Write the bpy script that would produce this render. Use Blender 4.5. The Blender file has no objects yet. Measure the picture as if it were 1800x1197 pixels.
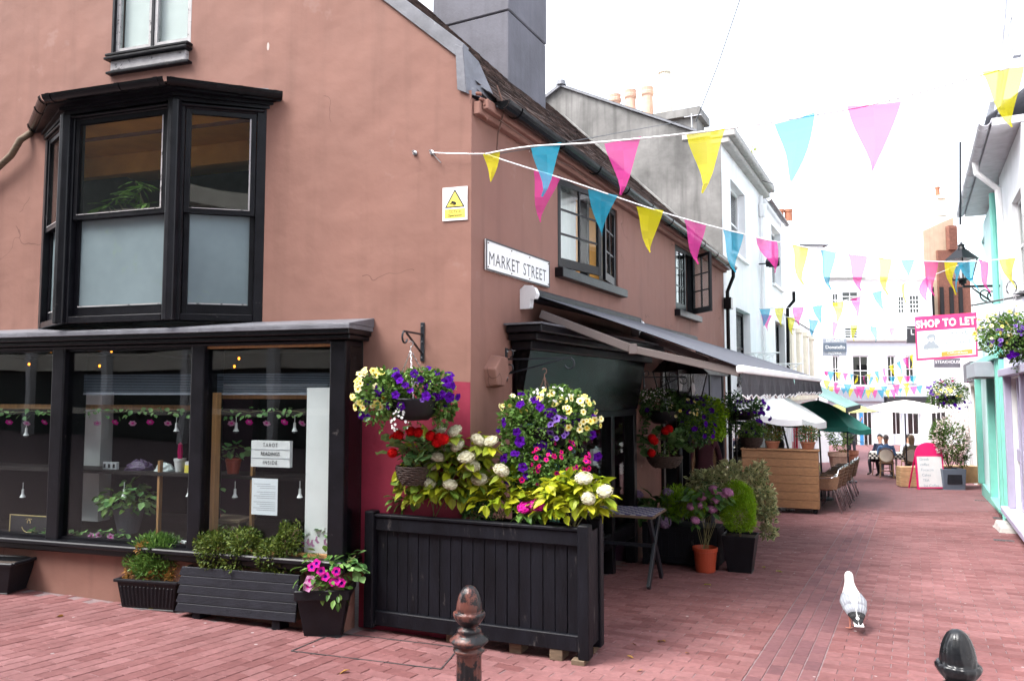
import bpy, math, random
import numpy as np
from mathutils import Vector, Matrix, Euler

random.seed(7)
RNG = np.random.default_rng(7)
sc = bpy.context.scene
col = sc.collection
R = math.radians

# ---------------------------------------------------------------- camera
FPX, CZ = 1350.0, 1.72
PITCH = math.atan(91.5 / FPX)
cam_d = bpy.data.cameras.new('camera')
cam_d.sensor_width = 36.0
cam_d.lens = 36.0 * FPX / 1800.0
cam_d.clip_start, cam_d.clip_end = 0.05, 2000
cam = bpy.data.objects.new('camera', cam_d)
cam.location = (0, 0, CZ)
cam.rotation_euler = (R(90) + PITCH, 0, 0)
col.objects.link(cam)
sc.camera = cam

# ---------------------------------------------------------------- sky, sun, exposure
SUN_EL, SUN_AZ = R(57), R(245)      # azimuth clockwise from +Y: behind the camera, to the left
w = bpy.data.worlds.new('World'); sc.world = w; w.use_nodes = True
nt = w.node_tree; nt.nodes.clear()
sky = nt.nodes.new('ShaderNodeTexSky'); sky.sky_type = 'NISHITA'; sky.sun_disc = False
sky.sun_elevation = SUN_EL; sky.sun_rotation = SUN_AZ; sky.air_density = 1.0; sky.dust_density = 3.0; sky.ozone_density = 1.0
hs = nt.nodes.new('ShaderNodeHueSaturation'); hs.inputs['Saturation'].default_value = 0.32   # thin white cloud
bg = nt.nodes.new('ShaderNodeBackground'); bg.inputs['Strength'].default_value = 0.15
out = nt.nodes.new('ShaderNodeOutputWorld')
nt.links.new(sky.outputs[0], hs.inputs['Color']); nt.links.new(hs.outputs[0], bg.inputs['Color']); nt.links.new(bg.outputs[0], out.inputs['Surface'])
sun_d = bpy.data.lights.new('sun', 'SUN'); sun_d.energy = 0.95; sun_d.angle = R(25); sun_d.color = (1, 0.97, 0.92)
sun = bpy.data.objects.new('sun', sun_d); col.objects.link(sun)
sd = Vector((math.sin(SUN_AZ) * math.cos(SUN_EL), math.cos(SUN_AZ) * math.cos(SUN_EL), math.sin(SUN_EL)))
sun.rotation_euler = sd.to_track_quat('Z', 'Y').to_euler()
vs = sc.view_settings
vs.view_transform = 'Standard'; vs.look = 'None'; vs.exposure = 2.3; vs.gamma = 1.0; vs.use_curve_mapping = False
sc.render.engine = 'CYCLES'
sc.cycles.max_bounces = 6; sc.cycles.diffuse_bounces = 3; sc.cycles.glossy_bounces = 3; sc.cycles.transparent_max_bounces = 12
sc.cycles.caustics_reflective = False; sc.cycles.caustics_refractive = False

# ---------------------------------------------------------------- survey helpers: bearings measured on the photograph, met with real planes
def ray(px, py):
    x, z = (px - 900) / FPX, -(py - 598.5) / FPX
    c, s = math.cos(PITCH), math.sin(PITCH)
    return Vector((x, c - z * s, s + z * c))
CAM = Vector((0, 0, CZ))
def at(px, py, Y):
    d = ray(px, py); return CAM + d * (Y / d.y)
def gz(x, y):
    return -.0375 * min(y, 26) - .045 * min(x, 0)
def ground(px, py):
    d = ray(px, py); lo, hi = .5, 200
    for _ in range(50):
        m = (lo + hi) / 2; p = CAM + d * m
        if p.z > gz(p.x, p.y): lo = m
        else: hi = m
    return CAM + d * lo
class Frame:
    """vertical plane: u along it, w out of it (towards the street), z up"""
    def __init__(s, o, ang=None, d=None):
        s.o = Vector((o[0], o[1]))
        s.d = Vector((math.sin(R(ang)), math.cos(R(ang)))) if d is None else Vector(d).normalized()
        s.n = Vector((s.d.y, -s.d.x))
        if s.n.dot(-s.o) < 0: s.n = -s.n
    def P(s, u, w, z):
        q = s.o + s.d * u + s.n * w; return Vector((q.x, q.y, z))
    def uz(s, px, py, w=0):
        d = ray(px, py); o = s.o + s.n * w; d2 = Vector((d.x, d.y))
        p = CAM + d * (o.dot(s.n) / d2.dot(s.n))
        return (Vector((p.x, p.y)) - s.o).dot(s.d), p.z
    def at(s, px, py, w=0):
        u, z = s.uz(px, py, w); return s.P(u, w, z)
    def D(s): return Vector((s.d.x, s.d.y, 0))
    def N(s): return Vector((s.n.x, s.n.y, 0))
CORN = (-.331, 6.14)
S = Frame(CORN, 27.5)          # street side of the brown house
F = Frame(CORN, -72.6)         # gable front with the shop window
RW = Frame((7.53, 11.36), 27.5)  # right-hand side of the lane
EB = Frame((0, 40), 90)        # houses closing the lane
SD, SN = S.D(), S.N()
def SWp(s, w, dz=0.0):
    q = S.P(s, w, 0); return Vector((q.x, q.y, gz(q.x, q.y) + dz))
def sw(p):
    v = Vector((p[0], p[1])) - S.o; return v.dot(S.d), v.dot(S.n)
UP = Vector((0, 0, 1))

# ---------------------------------------------------------------- materials
MATS = {}
def _new(name):
    m = bpy.data.materials.new(name); m.use_nodes = True
    t = m.node_tree; t.nodes.clear(); MATS[name] = m
    o = t.nodes.new('ShaderNodeOutputMaterial'); return m, t, o
def _c(c): return (c[0], c[1], c[2], 1.0)
def mat(name, c, rough=.6, var=.12, vs_=3.0, bump=0.0, bs=40.0, metal=0.0, spec=.5, wear=None, streak=0.0, coat=0.0, emit=None, stretch=None, specks=None, trans=0.0, cracks=None, undul=0.0):
    """wear = (colour, scale, threshold 0..1); streak = vertical weather streaks"""
    m, t, o = _new(name); N, L = t.nodes.new, t.links.new
    b = N('ShaderNodeBsdfPrincipled'); L(b.outputs[0], o.inputs[0])
    b.inputs['Roughness'].default_value = rough; b.inputs['Metallic'].default_value = metal
    b.inputs['Specular IOR Level'].default_value = spec; b.inputs['Coat Weight'].default_value = coat
    tc = N('ShaderNodeTexCoord'); src = tc.outputs['Object']
    if stretch:
        mp = N('ShaderNodeMapping'); mp.inputs['Scale'].default_value = stretch; L(src, mp.inputs[0]); src = mp.outputs[0]
    n = N('ShaderNodeTexNoise'); n.inputs['Scale'].default_value = vs_; n.inputs['Detail'].default_value = 4; n.inputs['Roughness'].default_value = .62
    L(src, n.inputs['Vector'])
    r = N('ShaderNodeValToRGB'); r.color_ramp.elements[0].position = .3; r.color_ramp.elements[1].position = .72
    r.color_ramp.elements[0].color = _c([x * (1 - var) for x in c]); r.color_ramp.elements[1].color = _c([min(.95, x * (1 + var)) for x in c])
    L(n.outputs[0], r.inputs[0]); cur = r.outputs[0]
    def mix(fac, a, bcol, amt):
        mx = N('ShaderNodeMix'); mx.data_type = 'RGBA'
        ml = N('ShaderNodeMath'); ml.operation = 'MULTIPLY'; ml.inputs[1].default_value = amt; L(fac, ml.inputs[0])
        L(ml.outputs[0], mx.inputs[0]); L(a, mx.inputs[6]); mx.inputs[7].default_value = _c(bcol); return mx.outputs[2]
    if streak:
        mp2 = N('ShaderNodeMapping'); mp2.inputs['Scale'].default_value = (5, 5, .35); L(tc.outputs['Object'], mp2.inputs[0])
        n2 = N('ShaderNodeTexNoise'); n2.inputs['Scale'].default_value = 1.5; n2.inputs['Detail'].default_value = 5; L(mp2.outputs[0], n2.inputs['Vector'])
        r2 = N('ShaderNodeValToRGB'); r2.color_ramp.elements[0].position = .5; r2.color_ramp.elements[1].position = .75; L(n2.outputs[0], r2.inputs[0])
        cur = mix(r2.outputs[0], cur, [x * .45 for x in c], streak)
    if wear:
        n3 = N('ShaderNodeTexNoise'); n3.inputs['Scale'].default_value = wear[1]; n3.inputs['Detail'].default_value = 5; n3.inputs['Roughness'].default_value = .7
        L(src, n3.inputs['Vector'])
        r3 = N('ShaderNodeValToRGB'); r3.color_ramp.elements[0].position = wear[2]; r3.color_ramp.elements[1].position = wear[2] + .05; L(n3.outputs[0], r3.inputs[0])
        cur = mix(r3.outputs[0], cur, wear[0], .85)
    if cracks:   # hairline cracks, only here and there
        nd = N('ShaderNodeTexNoise'); nd.inputs['Scale'].default_value = 3.0; L(tc.outputs['Object'], nd.inputs['Vector'])
        va = N('ShaderNodeVectorMath'); va.operation = 'MULTIPLY_ADD'; va.inputs[1].default_value = (.5, .5, .5); L(nd.outputs['Color'], va.inputs[0]); L(tc.outputs['Object'], va.inputs[2])
        vc = N('ShaderNodeTexVoronoi'); vc.feature = 'DISTANCE_TO_EDGE'; vc.inputs['Scale'].default_value = cracks[0]; L(va.outputs[0], vc.inputs['Vector'])
        lc = N('ShaderNodeMath'); lc.operation = 'LESS_THAN'; lc.inputs[1].default_value = cracks[1]; L(vc.outputs['Distance'], lc.inputs[0])
        ng = N('ShaderNodeTexNoise'); ng.inputs['Scale'].default_value = .8; L(tc.outputs['Object'], ng.inputs['Vector']); gg = N('ShaderNodeMath'); gg.operation = 'GREATER_THAN'; gg.inputs[1].default_value = .56; L(ng.outputs[0], gg.inputs[0])
        mc = N('ShaderNodeMath'); mc.operation = 'MULTIPLY'; L(lc.outputs[0], mc.inputs[0]); L(gg.outputs[0], mc.inputs[1]); cur = mix(mc.outputs[0], cur, [x * .5 for x in c], .7)
    if specks:   # sparse droppings and runs: (scale vector, size, share of cells, colour)
        mp4 = N('ShaderNodeMapping'); mp4.inputs['Scale'].default_value = specks[0]; L(tc.outputs['Object'], mp4.inputs[0])
        vo = N('ShaderNodeTexVoronoi'); vo.inputs['Scale'].default_value = 1.0; L(mp4.outputs[0], vo.inputs['Vector'])
        lt = N('ShaderNodeMath'); lt.operation = 'LESS_THAN'; lt.inputs[1].default_value = specks[1]; L(vo.outputs['Distance'], lt.inputs[0])
        sx = N('ShaderNodeSeparateColor'); L(vo.outputs['Color'], sx.inputs[0]); gt = N('ShaderNodeMath'); gt.operation = 'LESS_THAN'; gt.inputs[1].default_value = specks[2]; L(sx.outputs[0], gt.inputs[0])
        mu = N('ShaderNodeMath'); mu.operation = 'MULTIPLY'; L(lt.outputs[0], mu.inputs[0]); L(gt.outputs[0], mu.inputs[1]); cur = mix(mu.outputs[0], cur, specks[3], .75)
    L(cur, b.inputs['Base Color'])
    if trans:
        tl = N('ShaderNodeBsdfTranslucent'); L(cur, tl.inputs[0]); mt_ = N('ShaderNodeMixShader'); mt_.inputs[0].default_value = trans; L(b.outputs[0], mt_.inputs[1]); L(tl.outputs[0], mt_.inputs[2]); L(mt_.outputs[0], o.inputs[0])
    # roughness breaks up with the same noise
    rr = N('ShaderNodeMapRange'); rr.inputs[3].default_value = max(.02, rough - .1); rr.inputs[4].default_value = min(1, rough + .12); L(n.outputs[0], rr.inputs[0]); L(rr.outputs[0], b.inputs['Roughness'])
    if bump:
        nb = N('ShaderNodeTexNoise'); nb.inputs['Scale'].default_value = bs; nb.inputs['Detail'].default_value = 3; L(src, nb.inputs['Vector'])
        bp = N('ShaderNodeBump'); bp.inputs['Strength'].default_value = bump; bp.inputs['Distance'].default_value = .01; L(nb.outputs[0], bp.inputs['Height']); L(bp.outputs[0], b.inputs['Normal'])
        if undul:   # trowelled, uneven face
            nu = N('ShaderNodeTexNoise'); nu.inputs['Scale'].default_value = 1.6; nu.inputs['Detail'].default_value = 2; L(tc.outputs['Object'], nu.inputs['Vector']); bu = N('ShaderNodeBump'); bu.inputs['Strength'].default_value = undul; bu.inputs['Distance'].default_value = .12; L(nu.outputs[0], bu.inputs['Height']); L(bu.outputs[0], bp.inputs['Normal'])
    if emit:
        b.inputs['Emission Color'].default_value = _c(emit[0]); b.inputs['Emission Strength'].default_value = emit[1]
    return m
def tintmat(name, c1, c2, rough=.5, trans=0.0, var=.1, scale=30.0, bump=0.0, spec=.25, spots=False, clear=0.0):
    """colour runs between c1 and c2 with each piece's own 'tint'"""
    m, t, o = _new(name); N, L = t.nodes.new, t.links.new
    a = N('ShaderNodeAttribute'); a.attribute_name = 'tint'
    mx = N('ShaderNodeMix'); mx.data_type = 'RGBA'; L(a.outputs['Fac'], mx.inputs[0]); mx.inputs[6].default_value = _c(c1); mx.inputs[7].default_value = _c(c2)
    tc = N('ShaderNodeTexCoord'); n = N('ShaderNodeTexNoise'); n.inputs['Scale'].default_value = scale; n.inputs['Detail'].default_value = 5; L(tc.outputs['Object'], n.inputs['Vector'])
    mr = N('ShaderNodeMapRange'); mr.inputs[1].default_value = .3; mr.inputs[2].default_value = .7; mr.inputs[3].default_value = 1 - var; mr.inputs[4].default_value = 1 + var; L(n.outputs[0], mr.inputs[0])
    hv = N('ShaderNodeHueSaturation'); L(mr.outputs[0], hv.inputs['Value']); L(mx.outputs[2], hv.inputs['Color'])
    if spots:   # worn and stained paving: broad dirt, gum and dropping spots in place on the ground
        ge = N('ShaderNodeNewGeometry'); L(ge.outputs['Position'], n.inputs['Vector'])
        n5 = N('ShaderNodeTexNoise'); n5.inputs['Scale'].default_value = .9; n5.inputs['Detail'].default_value = 5; L(ge.outputs['Position'], n5.inputs['Vector'])
        r5 = N('ShaderNodeMapRange'); r5.inputs[1].default_value = .35; r5.inputs[2].default_value = .7; r5.inputs[3].default_value = .80; r5.inputs[4].default_value = 1.12; L(n5.outputs[0], r5.inputs[0])
        m5 = N('ShaderNodeMath'); m5.operation = 'MULTIPLY'; L(mr.outputs[0], m5.inputs[0]); L(r5.outputs[0], m5.inputs[1]); L(m5.outputs[0], hv.inputs['Value'])
        vo = N('ShaderNodeTexVoronoi'); vo.inputs['Scale'].default_value = 4.2; L(ge.outputs['Position'], vo.inputs['Vector'])
        lt = N('ShaderNodeMath'); lt.operation = 'LESS_THAN'; lt.inputs[1].default_value = .055; L(vo.outputs['Distance'], lt.inputs[0])
        m6 = N('ShaderNodeMix'); m6.data_type = 'RGBA'; L(lt.outputs[0], m6.inputs[0]); L(hv.outputs[0], m6.inputs[6]); m6.inputs[7].default_value = (.32, .27, .27, 1); hv = m6; hvo = m6.outputs[2]
    else: hvo = hv.outputs[0]
    b = N('ShaderNodeBsdfPrincipled'); b.inputs['Roughness'].default_value = rough; b.inputs['Specular IOR Level'].default_value = spec; L(hvo, b.inputs['Base Color'])
    if bump:
        bp = N('ShaderNodeBump'); bp.inputs['Strength'].default_value = bump; bp.inputs['Distance'].default_value = .004; L(n.outputs[0], bp.inputs['Height']); L(bp.outputs[0], b.inputs['Normal'])
    if trans:
        tr = N('ShaderNodeBsdfTranslucent'); L(hvo, tr.inputs[0]); ms = N('ShaderNodeMixShader'); ms.inputs[0].default_value = trans
        L(b.outputs[0], ms.inputs[1]); L(tr.outputs[0], ms.inputs[2]); L(ms.outputs[0], o.inputs[0])
        if clear:   # see-through share that washes the flags pale, imitating lens flare
            tp = N('ShaderNodeBsdfTransparent'); tp.inputs[0].default_value = _c([.5 + .5 * x for x in c2]); m7 = N('ShaderNodeMixShader'); m7.inputs[0].default_value = clear; L(ms.outputs[0], m7.inputs[1]); L(tp.outputs[0], m7.inputs[2]); L(m7.outputs[0], o.inputs[0])
    else: L(b.outputs[0], o.inputs[0])
    return m
def glassmat(name, tint=(.9, .93, .92), f0=.035, rough=.01, dirt=.06, wave=.02):
    """clear pane: Schlick reflection over a clear body, a little dust"""
    m, t, o = _new(name); N, L = t.nodes.new, t.links.new
    lw = N('ShaderNodeLayerWeight'); lw.inputs[0].default_value = .5
    pw = N('ShaderNodeMath'); pw.operation = 'POWER'; pw.inputs[1].default_value = 4.0; L(lw.outputs['Facing'], pw.inputs[0])
    ma = N('ShaderNodeMath'); ma.operation = 'MULTIPLY_ADD'; ma.inputs[1].default_value = .55; ma.inputs[2].default_value = f0; L(pw.outputs[0], ma.inputs[0])
    tr = N('ShaderNodeBsdfTransparent'); tr.inputs[0].default_value = _c(tint)
    gl = N('ShaderNodeBsdfGlossy'); gl.inputs['Roughness'].default_value = rough
    ms = N('ShaderNodeMixShader'); L(ma.outputs[0], ms.inputs[0]); L(tr.outputs[0], ms.inputs[1]); L(gl.outputs[0], ms.inputs[2])
    if wave:
        tc = N('ShaderNodeTexCoord'); n = N('ShaderNodeTexNoise'); n.inputs['Scale'].default_value = 2.2; n.inputs['Detail'].default_value = 0; L(tc.outputs['Object'], n.inputs['Vector'])
        bp = N('ShaderNodeBump'); bp.inputs['Strength'].default_value = wave; bp.inputs['Distance'].default_value = .05; L(n.outputs[0], bp.inputs['Height']); L(bp.outputs[0], gl.inputs['Normal'])
    df = N('ShaderNodeBsdfDiffuse'); df.inputs[0].default_value = (.5, .5, .5, 1); m2 = N('ShaderNodeMixShader'); m2.inputs[0].default_value = dirt
    L(ms.outputs[0], m2.inputs[1]); L(df.outputs[0], m2.inputs[2]); L(m2.outputs[0], o.inputs[0]); return m

mat('brown_render', (.245, .128, .102), .75, .07, 1.3, bump=.45, bs=7, streak=.22, wear=((.275, .160, .135), 1.3, .62), spec=.2, specks=((2.6, 2.6, .9), .035, .30, (.55, .50, .47)), cracks=(.9, .0035), undul=.28)
mat('red_paint', (.24, .016, .044), .6, .14, 4, bump=.2, bs=30, wear=((.24, .03, .035), 3, .68))
mat('black_paint', (.0045, .0045, .0068), .34, .4, 6, bump=.12, bs=35, wear=((.06, .055, .055), 11, .66), spec=.28)
mat('black_gloss', (.005, .005, .006), .2, .3, 4, bump=.06, bs=12, spec=.22)
mat('black_wood', (.0048, .0052, .0085), .55, .45, 9, bump=.4, bs=60, wear=((.055, .05, .05), 16, .635), stretch=(1, 1, .25), spec=.2)
mat('dark_grey_wood', (.011, .0118, .018), .6, .3, 9, bump=.25, bs=60, wear=((.1, .1, .1), 18, .74), spec=.3)
mat('blue_black_metal', (.010, .013, .019), .4, .3, 8, bump=.1)
mat('lead', (.125, .128, .148), .5, .3, 5, bump=.5, bs=10, wear=((.26, .26, .28), 6, .62))
mat('grey_render', (.105, .103, .122), .85, .22, 2, bump=.3, bs=25, streak=.3)
mat('cement_render', (.19, .185, .178), .9, .45, 1.3, bump=.6, bs=10, streak=.8)
mat('white_stucco', (.84, .85, .86), .7, .06, 2, bump=.15, bs=20, streak=.12)
mat('old_pale', (.50, .49, .52), .6, .15, 5, streak=.2)
mat('white_paint', (.8, .8, .8), .45, .06, 5, bump=.08)
mat('old_white_paint', (.36, .345, .35), .5, .2, 8, bump=.3, wear=((.03, .028, .03), 13, .58))
mat('cream_stucco', (.72, .66, .54), .7, .1, 2, streak=.2)
mat('pale_blue_stucco', (.58, .63, .70), .7, .06, 2, streak=.1)
mat('slate', (.16, .165, .185), .6, .25, 8, bump=.3, bs=30)
mat('teal_paint', (.20, .55, .46), .5, .08, 4, bump=.08)
mat('pale_teal_wall', (.58, .80, .79), .7, .08, 3)
mat('lilac_paint', (.40, .37, .50), .5, .08, 4, bump=.08)
mat('tan_render', (.40, .30, .215), .85, .14, 2, streak=.3)
mat('red_brick', (.18, .075, .052), .85, .3, 9, bump=.4)
mat('pot_clay', (.55, .36, .27), .8, .15, 6, bump=.15)
mat('old_brick', (.22, .10, .075), .85, .3, 14, bump=.4)
mat('terracotta', (.32, .12, .065), .75, .14, 8, bump=.15)
mat('orange_plastic', (.38, .055, .022), .45, .08, 6)
mat('black_plastic', (.006, .0065, .0095), .45, .3, 10, bump=.1, wear=((.04, .038, .036), 22, .73), spec=.3)
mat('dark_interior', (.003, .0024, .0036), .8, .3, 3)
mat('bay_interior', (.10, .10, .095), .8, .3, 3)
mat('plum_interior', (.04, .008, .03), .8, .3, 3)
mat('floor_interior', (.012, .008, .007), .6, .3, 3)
mat('orange_ceiling', (.85, .36, .07), .7, .2, 3)
mat('white_wall_inside', (.72, .72, .72), .7, .05, 3)
mat('oak', (.36, .19, .075), .5, .25, 6, stretch=(6, 6, .6), bump=.15)
mat('pine', (.26, .13, .058), .6, .22, 5, stretch=(.6, 6, 6), bump=.25, bs=30, wear=((.12, .055, .025), 4, .70))
mat('pale_pine', (.55, .36, .19), .6, .2, 5)
mat('old_wood', (.13, .09, .058), .8, .3, 10, stretch=(1, 1, 6), bump=.3)
mat('wicker_dark', (.055, .033, .025), .7, .4, 40, bump=.8, bs=120)
mat('rattan', (.30, .19, .10), .6, .25, 30, bump=.5, bs=120)
mat('wicker_seat', (.17, .085, .045), .6, .25, 40, bump=.6, bs=150)
mat('aluminium', (.62, .63, .65), .28, .1, 10, metal=1.0)
mat('steel', (.45, .45, .47), .35, .1, 10, metal=1.0)
mat('rust_metal', (.11, .05, .035), .7, .4, 12, bump=.3)
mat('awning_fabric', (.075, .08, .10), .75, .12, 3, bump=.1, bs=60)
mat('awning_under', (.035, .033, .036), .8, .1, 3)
mat('awning_arm', (.15, .125, .12), .4, .08, 4)
mat('valance_fabric', (.036, .036, .045), .8, .15, 6)
mat('white_plastic', (.76, .76, .77), .4, .05, 6)
mat('sign_white', (.82, .82, .82), .3, .04, 5, wear=((.45, .40, .36), 24, .74))
mat('sign_black', (.02, .02, .024), .4, .1, 5)
mat('sign_yellow', (.85, .72, .12), .4, .04, 5)
mat('sign_pink', (.85, .04, .18), .45, .05, 5)
mat('magenta_board', (.80, .008, .16), .4, .05, 5)
mat('sign_orange', (.85, .30, .05), .45, .05, 5)
mat('sign_slate', (.10, .125, .165), .5, .08, 5)
mat('sign_slate_light', (.27, .29, .34), .5, .08, 5)
mat('sign_lilac', (.55, .56, .66), .5, .05, 5)
mat('ink_grey', (.30, .32, .36), .6, .1, 5)
mat('chalk_ink', (.42, .50, .56), .7, .1, 5)
mat('gold_print', (.50, .38, .16), .5, .2, 20)
mat('paper', (.74, .77, .82), .7, .03, 5)
mat('soil', (.045, .03, .022), .95, .4, 40, bump=1, bs=80)
mat('stem', (.16, .15, .06), .7, .25, 20)
mat('bark', (.16, .11, .07), .85, .3, 20, bump=.5)
mat('green_fabric', (.025, .20, .155), .75, .1, 4)
mat('green_awning', (.24, .42, .38), .75, .1, 4)
mat('yellow_fabric', (.62, .58, .20), .75, .08, 4)
mat('cream_fabric', (.80, .77, .70), .75, .05, 4)
mat('white_fabric', (.82, .83, .84), .75, .05, 4)
mat('mustard_cloth', (.55, .42, .12), .8, .3, 12)
mat('check_blue', (.06, .055, .22), .5, .15, 8)
mat('check_pale', (.52, .50, .55), .5, .1, 8)
mat('skin', (.55, .30, .21), .55, .08, 8)
mat('hair_grey', (.30, .29, .28), .7, .3, 40)
mat('hair_dark', (.022, .016, .014), .6, .3, 40)
mat('hair_blond', (.36, .27, .17), .65, .3, 40)
mat('shirt_blue', (.15, .30, .58), .8, .12, 10)
mat('shirt_navy', (.022, .03, .065), .8, .12, 10)
mat('shirt_olive', (.30, .29, .22), .8, .12, 10)
mat('shirt_pale', (.55, .58, .68), .8, .1, 10)
mat('shirt_black', (.014, .014, .018), .8, .12, 10)
mat('coat_maroon', (.045, .008, .016), .85, .2, 10)
mat('trouser_grey', (.12, .12, .13), .85, .1, 10)
mat('trouser_dark', (.03, .03, .04), .85, .1, 10)
mat('shoe_dark', (.03, .022, .02), .6, .1, 10)
mat('gull_white', (.80, .80, .79), .7, .03, 20)
mat('gull_grey', (.30, .32, .36), .7, .08, 40)
mat('gull_black', (.012, .012, .014), .6, .1, 30, wear=((.8, .8, .8), 24, .66))
mat('gull_leg', (.60, .25, .18), .6, .1, 30)
mat('gull_bill', (.75, .45, .06), .5, .1, 30)
mat('bollard_paint', (.007, .0065, .008), .34, .4, 8, bump=.25, bs=35, wear=((.13, .045, .034), 6, .50), spec=.4)
mat('bollard_black', (.007, .008, .010), .28, .4, 8, bump=.25, bs=35, wear=((.10, .11, .13), 12, .62), spec=.5)
mat('mortar', (.185, .135, .14), .95, .25, 30, bump=.3, bs=90)
mat('asphalt', (.14, .10, .10), .9, .2, 8, bump=.3)
mat('stone_grey', (.40, .39, .37), .85, .2, 8, bump=.4)
mat('iron_cover', (.05, .045, .047), .55, .3, 30, bump=.5, bs=60)
mat('red_door', (.60, .015, .05), .45, .08, 5)
mat('blue_door', (.04, .25, .55), .45, .08, 5)
mat('crystal_purple', (.09, .055, .12), .3, .5, 30, bump=1, bs=60)
mat('crystal_white', (.66, .72, .72), .35, .15, 30, bump=1, bs=50)
mat('bulb_lit', (1, .55, .12), .4, .05, 5, emit=((1, .28, .02), 1.0))
mat('frost', (.25, .32, .345), .12, .16, 1.2, spec=.5, wear=((.25, .33, .30), 1.8, .58), trans=.35)
mat('dark_green_facade', (.03, .04, .035), .5, .2, 4)
mat('cream_band', (.74, .69, .58), .6, .1, 4)
glassmat('glass', f0=.05, dirt=.004); glassmat('shop_glass', (.90, .93, .93), .028, .006, .0, .02); glassmat('lamp_glass', (.93, .95, .95), .04, .05, .10, 0)
tintmat('paver', (.152, .060, .060), (.226, .106, .107), .8, 0, .14, 22, bump=.4, spec=.25, spots=True)
tintmat('paver_band', (.138, .062, .069), (.218, .099, .101), .8, 0, .14, 22, bump=.4, spec=.25, spots=True)
tintmat('roof_tile', (.050, .036, .034), (.125, .082, .070), .85, 0, .35, 18, bump=.6)
tintmat('leaf_green', (.045, .115, .020), (.16, .28, .06), .45, .22)
tintmat('leaf_dark', (.025, .075, .022), (.085, .18, .045), .4, .18)
tintmat('leaf_lime', (.19, .28, .014), (.46, .47, .025), .45, .28)
tintmat('leaf_hydrangea', (.075, .17, .025), (.33, .38, .045), .45, .25)
tintmat('leaf_box', (.032, .068, .010), (.15, .19, .035), .5, .2)
tintmat('leaf_conifer', (.13, .29, .010), (.31, .52, .02), .55, .25)
tintmat('leaf_geranium', (.045, .12, .035), (.13, .23, .075), .5, .2)
tintmat('leaf_cream', (.40, .43, .20), (.60, .58, .33), .5, .25)
tintmat('leaf_vari', (.045, .10, .035), (.10, .17, .06), .5, .2)
tintmat('leaf_rust', (.22, .085, .02), (.36, .20, .05), .6, .2)
tintmat('leaf_ivy', (.08, .21, .06), (.22, .38, .13), .45, .2)
tintmat('leaf_phormium', (.035, .045, .035), (.09, .10, .07), .5, .1)
tintmat('petal_purple', (.040, .001, .150), (.080, .004, .26), .85, .2, .12, 60, spec=.08)
tintmat('petal_lilac', (.13, .06, .32), (.24, .14, .45), .85, .2, spec=.08)
tintmat('petal_yellow', (.74, .66, .16), (.80, .76, .44), .85, .2, spec=.08)
tintmat('petal_centre', (.58, .38, .01), (.62, .44, .02), .85, .1, spec=.08)
tintmat('petal_magenta', (.42, .006, .19), (.58, .02, .30), .85, .2, spec=.08)
tintmat('petal_hot', (.44, .004, .085), (.58, .015, .16), .85, .2, spec=.08)
tintmat('petal_red', (.42, .003, .005), (.56, .008, .008), .85, .15, spec=.08)
tintmat('petal_white', (.72, .72, .70), (.84, .84, .82), .85, .2, spec=.08)
tintmat('petal_cream', (.46, .42, .27), (.72, .70, .54), .85, .2, spec=.08)
tintmat('petal_pink', (.36, .13, .28), (.52, .25, .42), .85, .2, spec=.08)
tintmat('petal_mauve', (.20, .14, .27), (.36, .26, .40), .85, .2, spec=.08)
tintmat('petal_blush', (.70, .55, .52), (.82, .74, .70), .85, .2, spec=.08)
for nm, c in (('cyan', (.02, .38, .56)), ('pink', (.76, .06, .36)), ('yellow', (.80, .72, .006))):
    tintmat('flag_' + nm, c, tuple(min(.9, x * 1.12 + .01) for x in c), .7, .45, .06, 9, clear=.46)
# ---------------------------------------------------------------- building helpers
ORG = {}
def tag(o, label=None, cat=None, group=None, kind=None):
    if label: o['label'] = label
    if cat: o['category'] = cat
    if group: o['group'] = group
    if kind: o['kind'] = kind
    return o
def thing(name, label, cat, loc=(0, 0, 0), rz=0, group=None, world=False):
    o = bpy.data.objects.new(name, None); o.empty_display_size = .1
    o.location = loc; o.rotation_euler = (0, 0, rz); col.objects.link(o)
    ORG[o.name] = Vector(loc) if world else Vector((0, 0, 0))
    return tag(o, label, cat, group)
def link(name, me, parent=None):
    o = bpy.data.objects.new(name, me); col.objects.link(o)
    if parent is not None: o.parent = parent
    ORG[o.name] = ORG.get(parent.name, Vector((0, 0, 0))) if parent is not None else Vector((0, 0, 0))
    return o
def copy_tree(o, parent=None):
    c = o.copy(); col.objects.link(c); c.parent = parent; ORG[c.name] = ORG.get(o.name, Vector((0, 0, 0)))
    for ch in list(o.children): copy_tree(ch, c)
    return c
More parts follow.
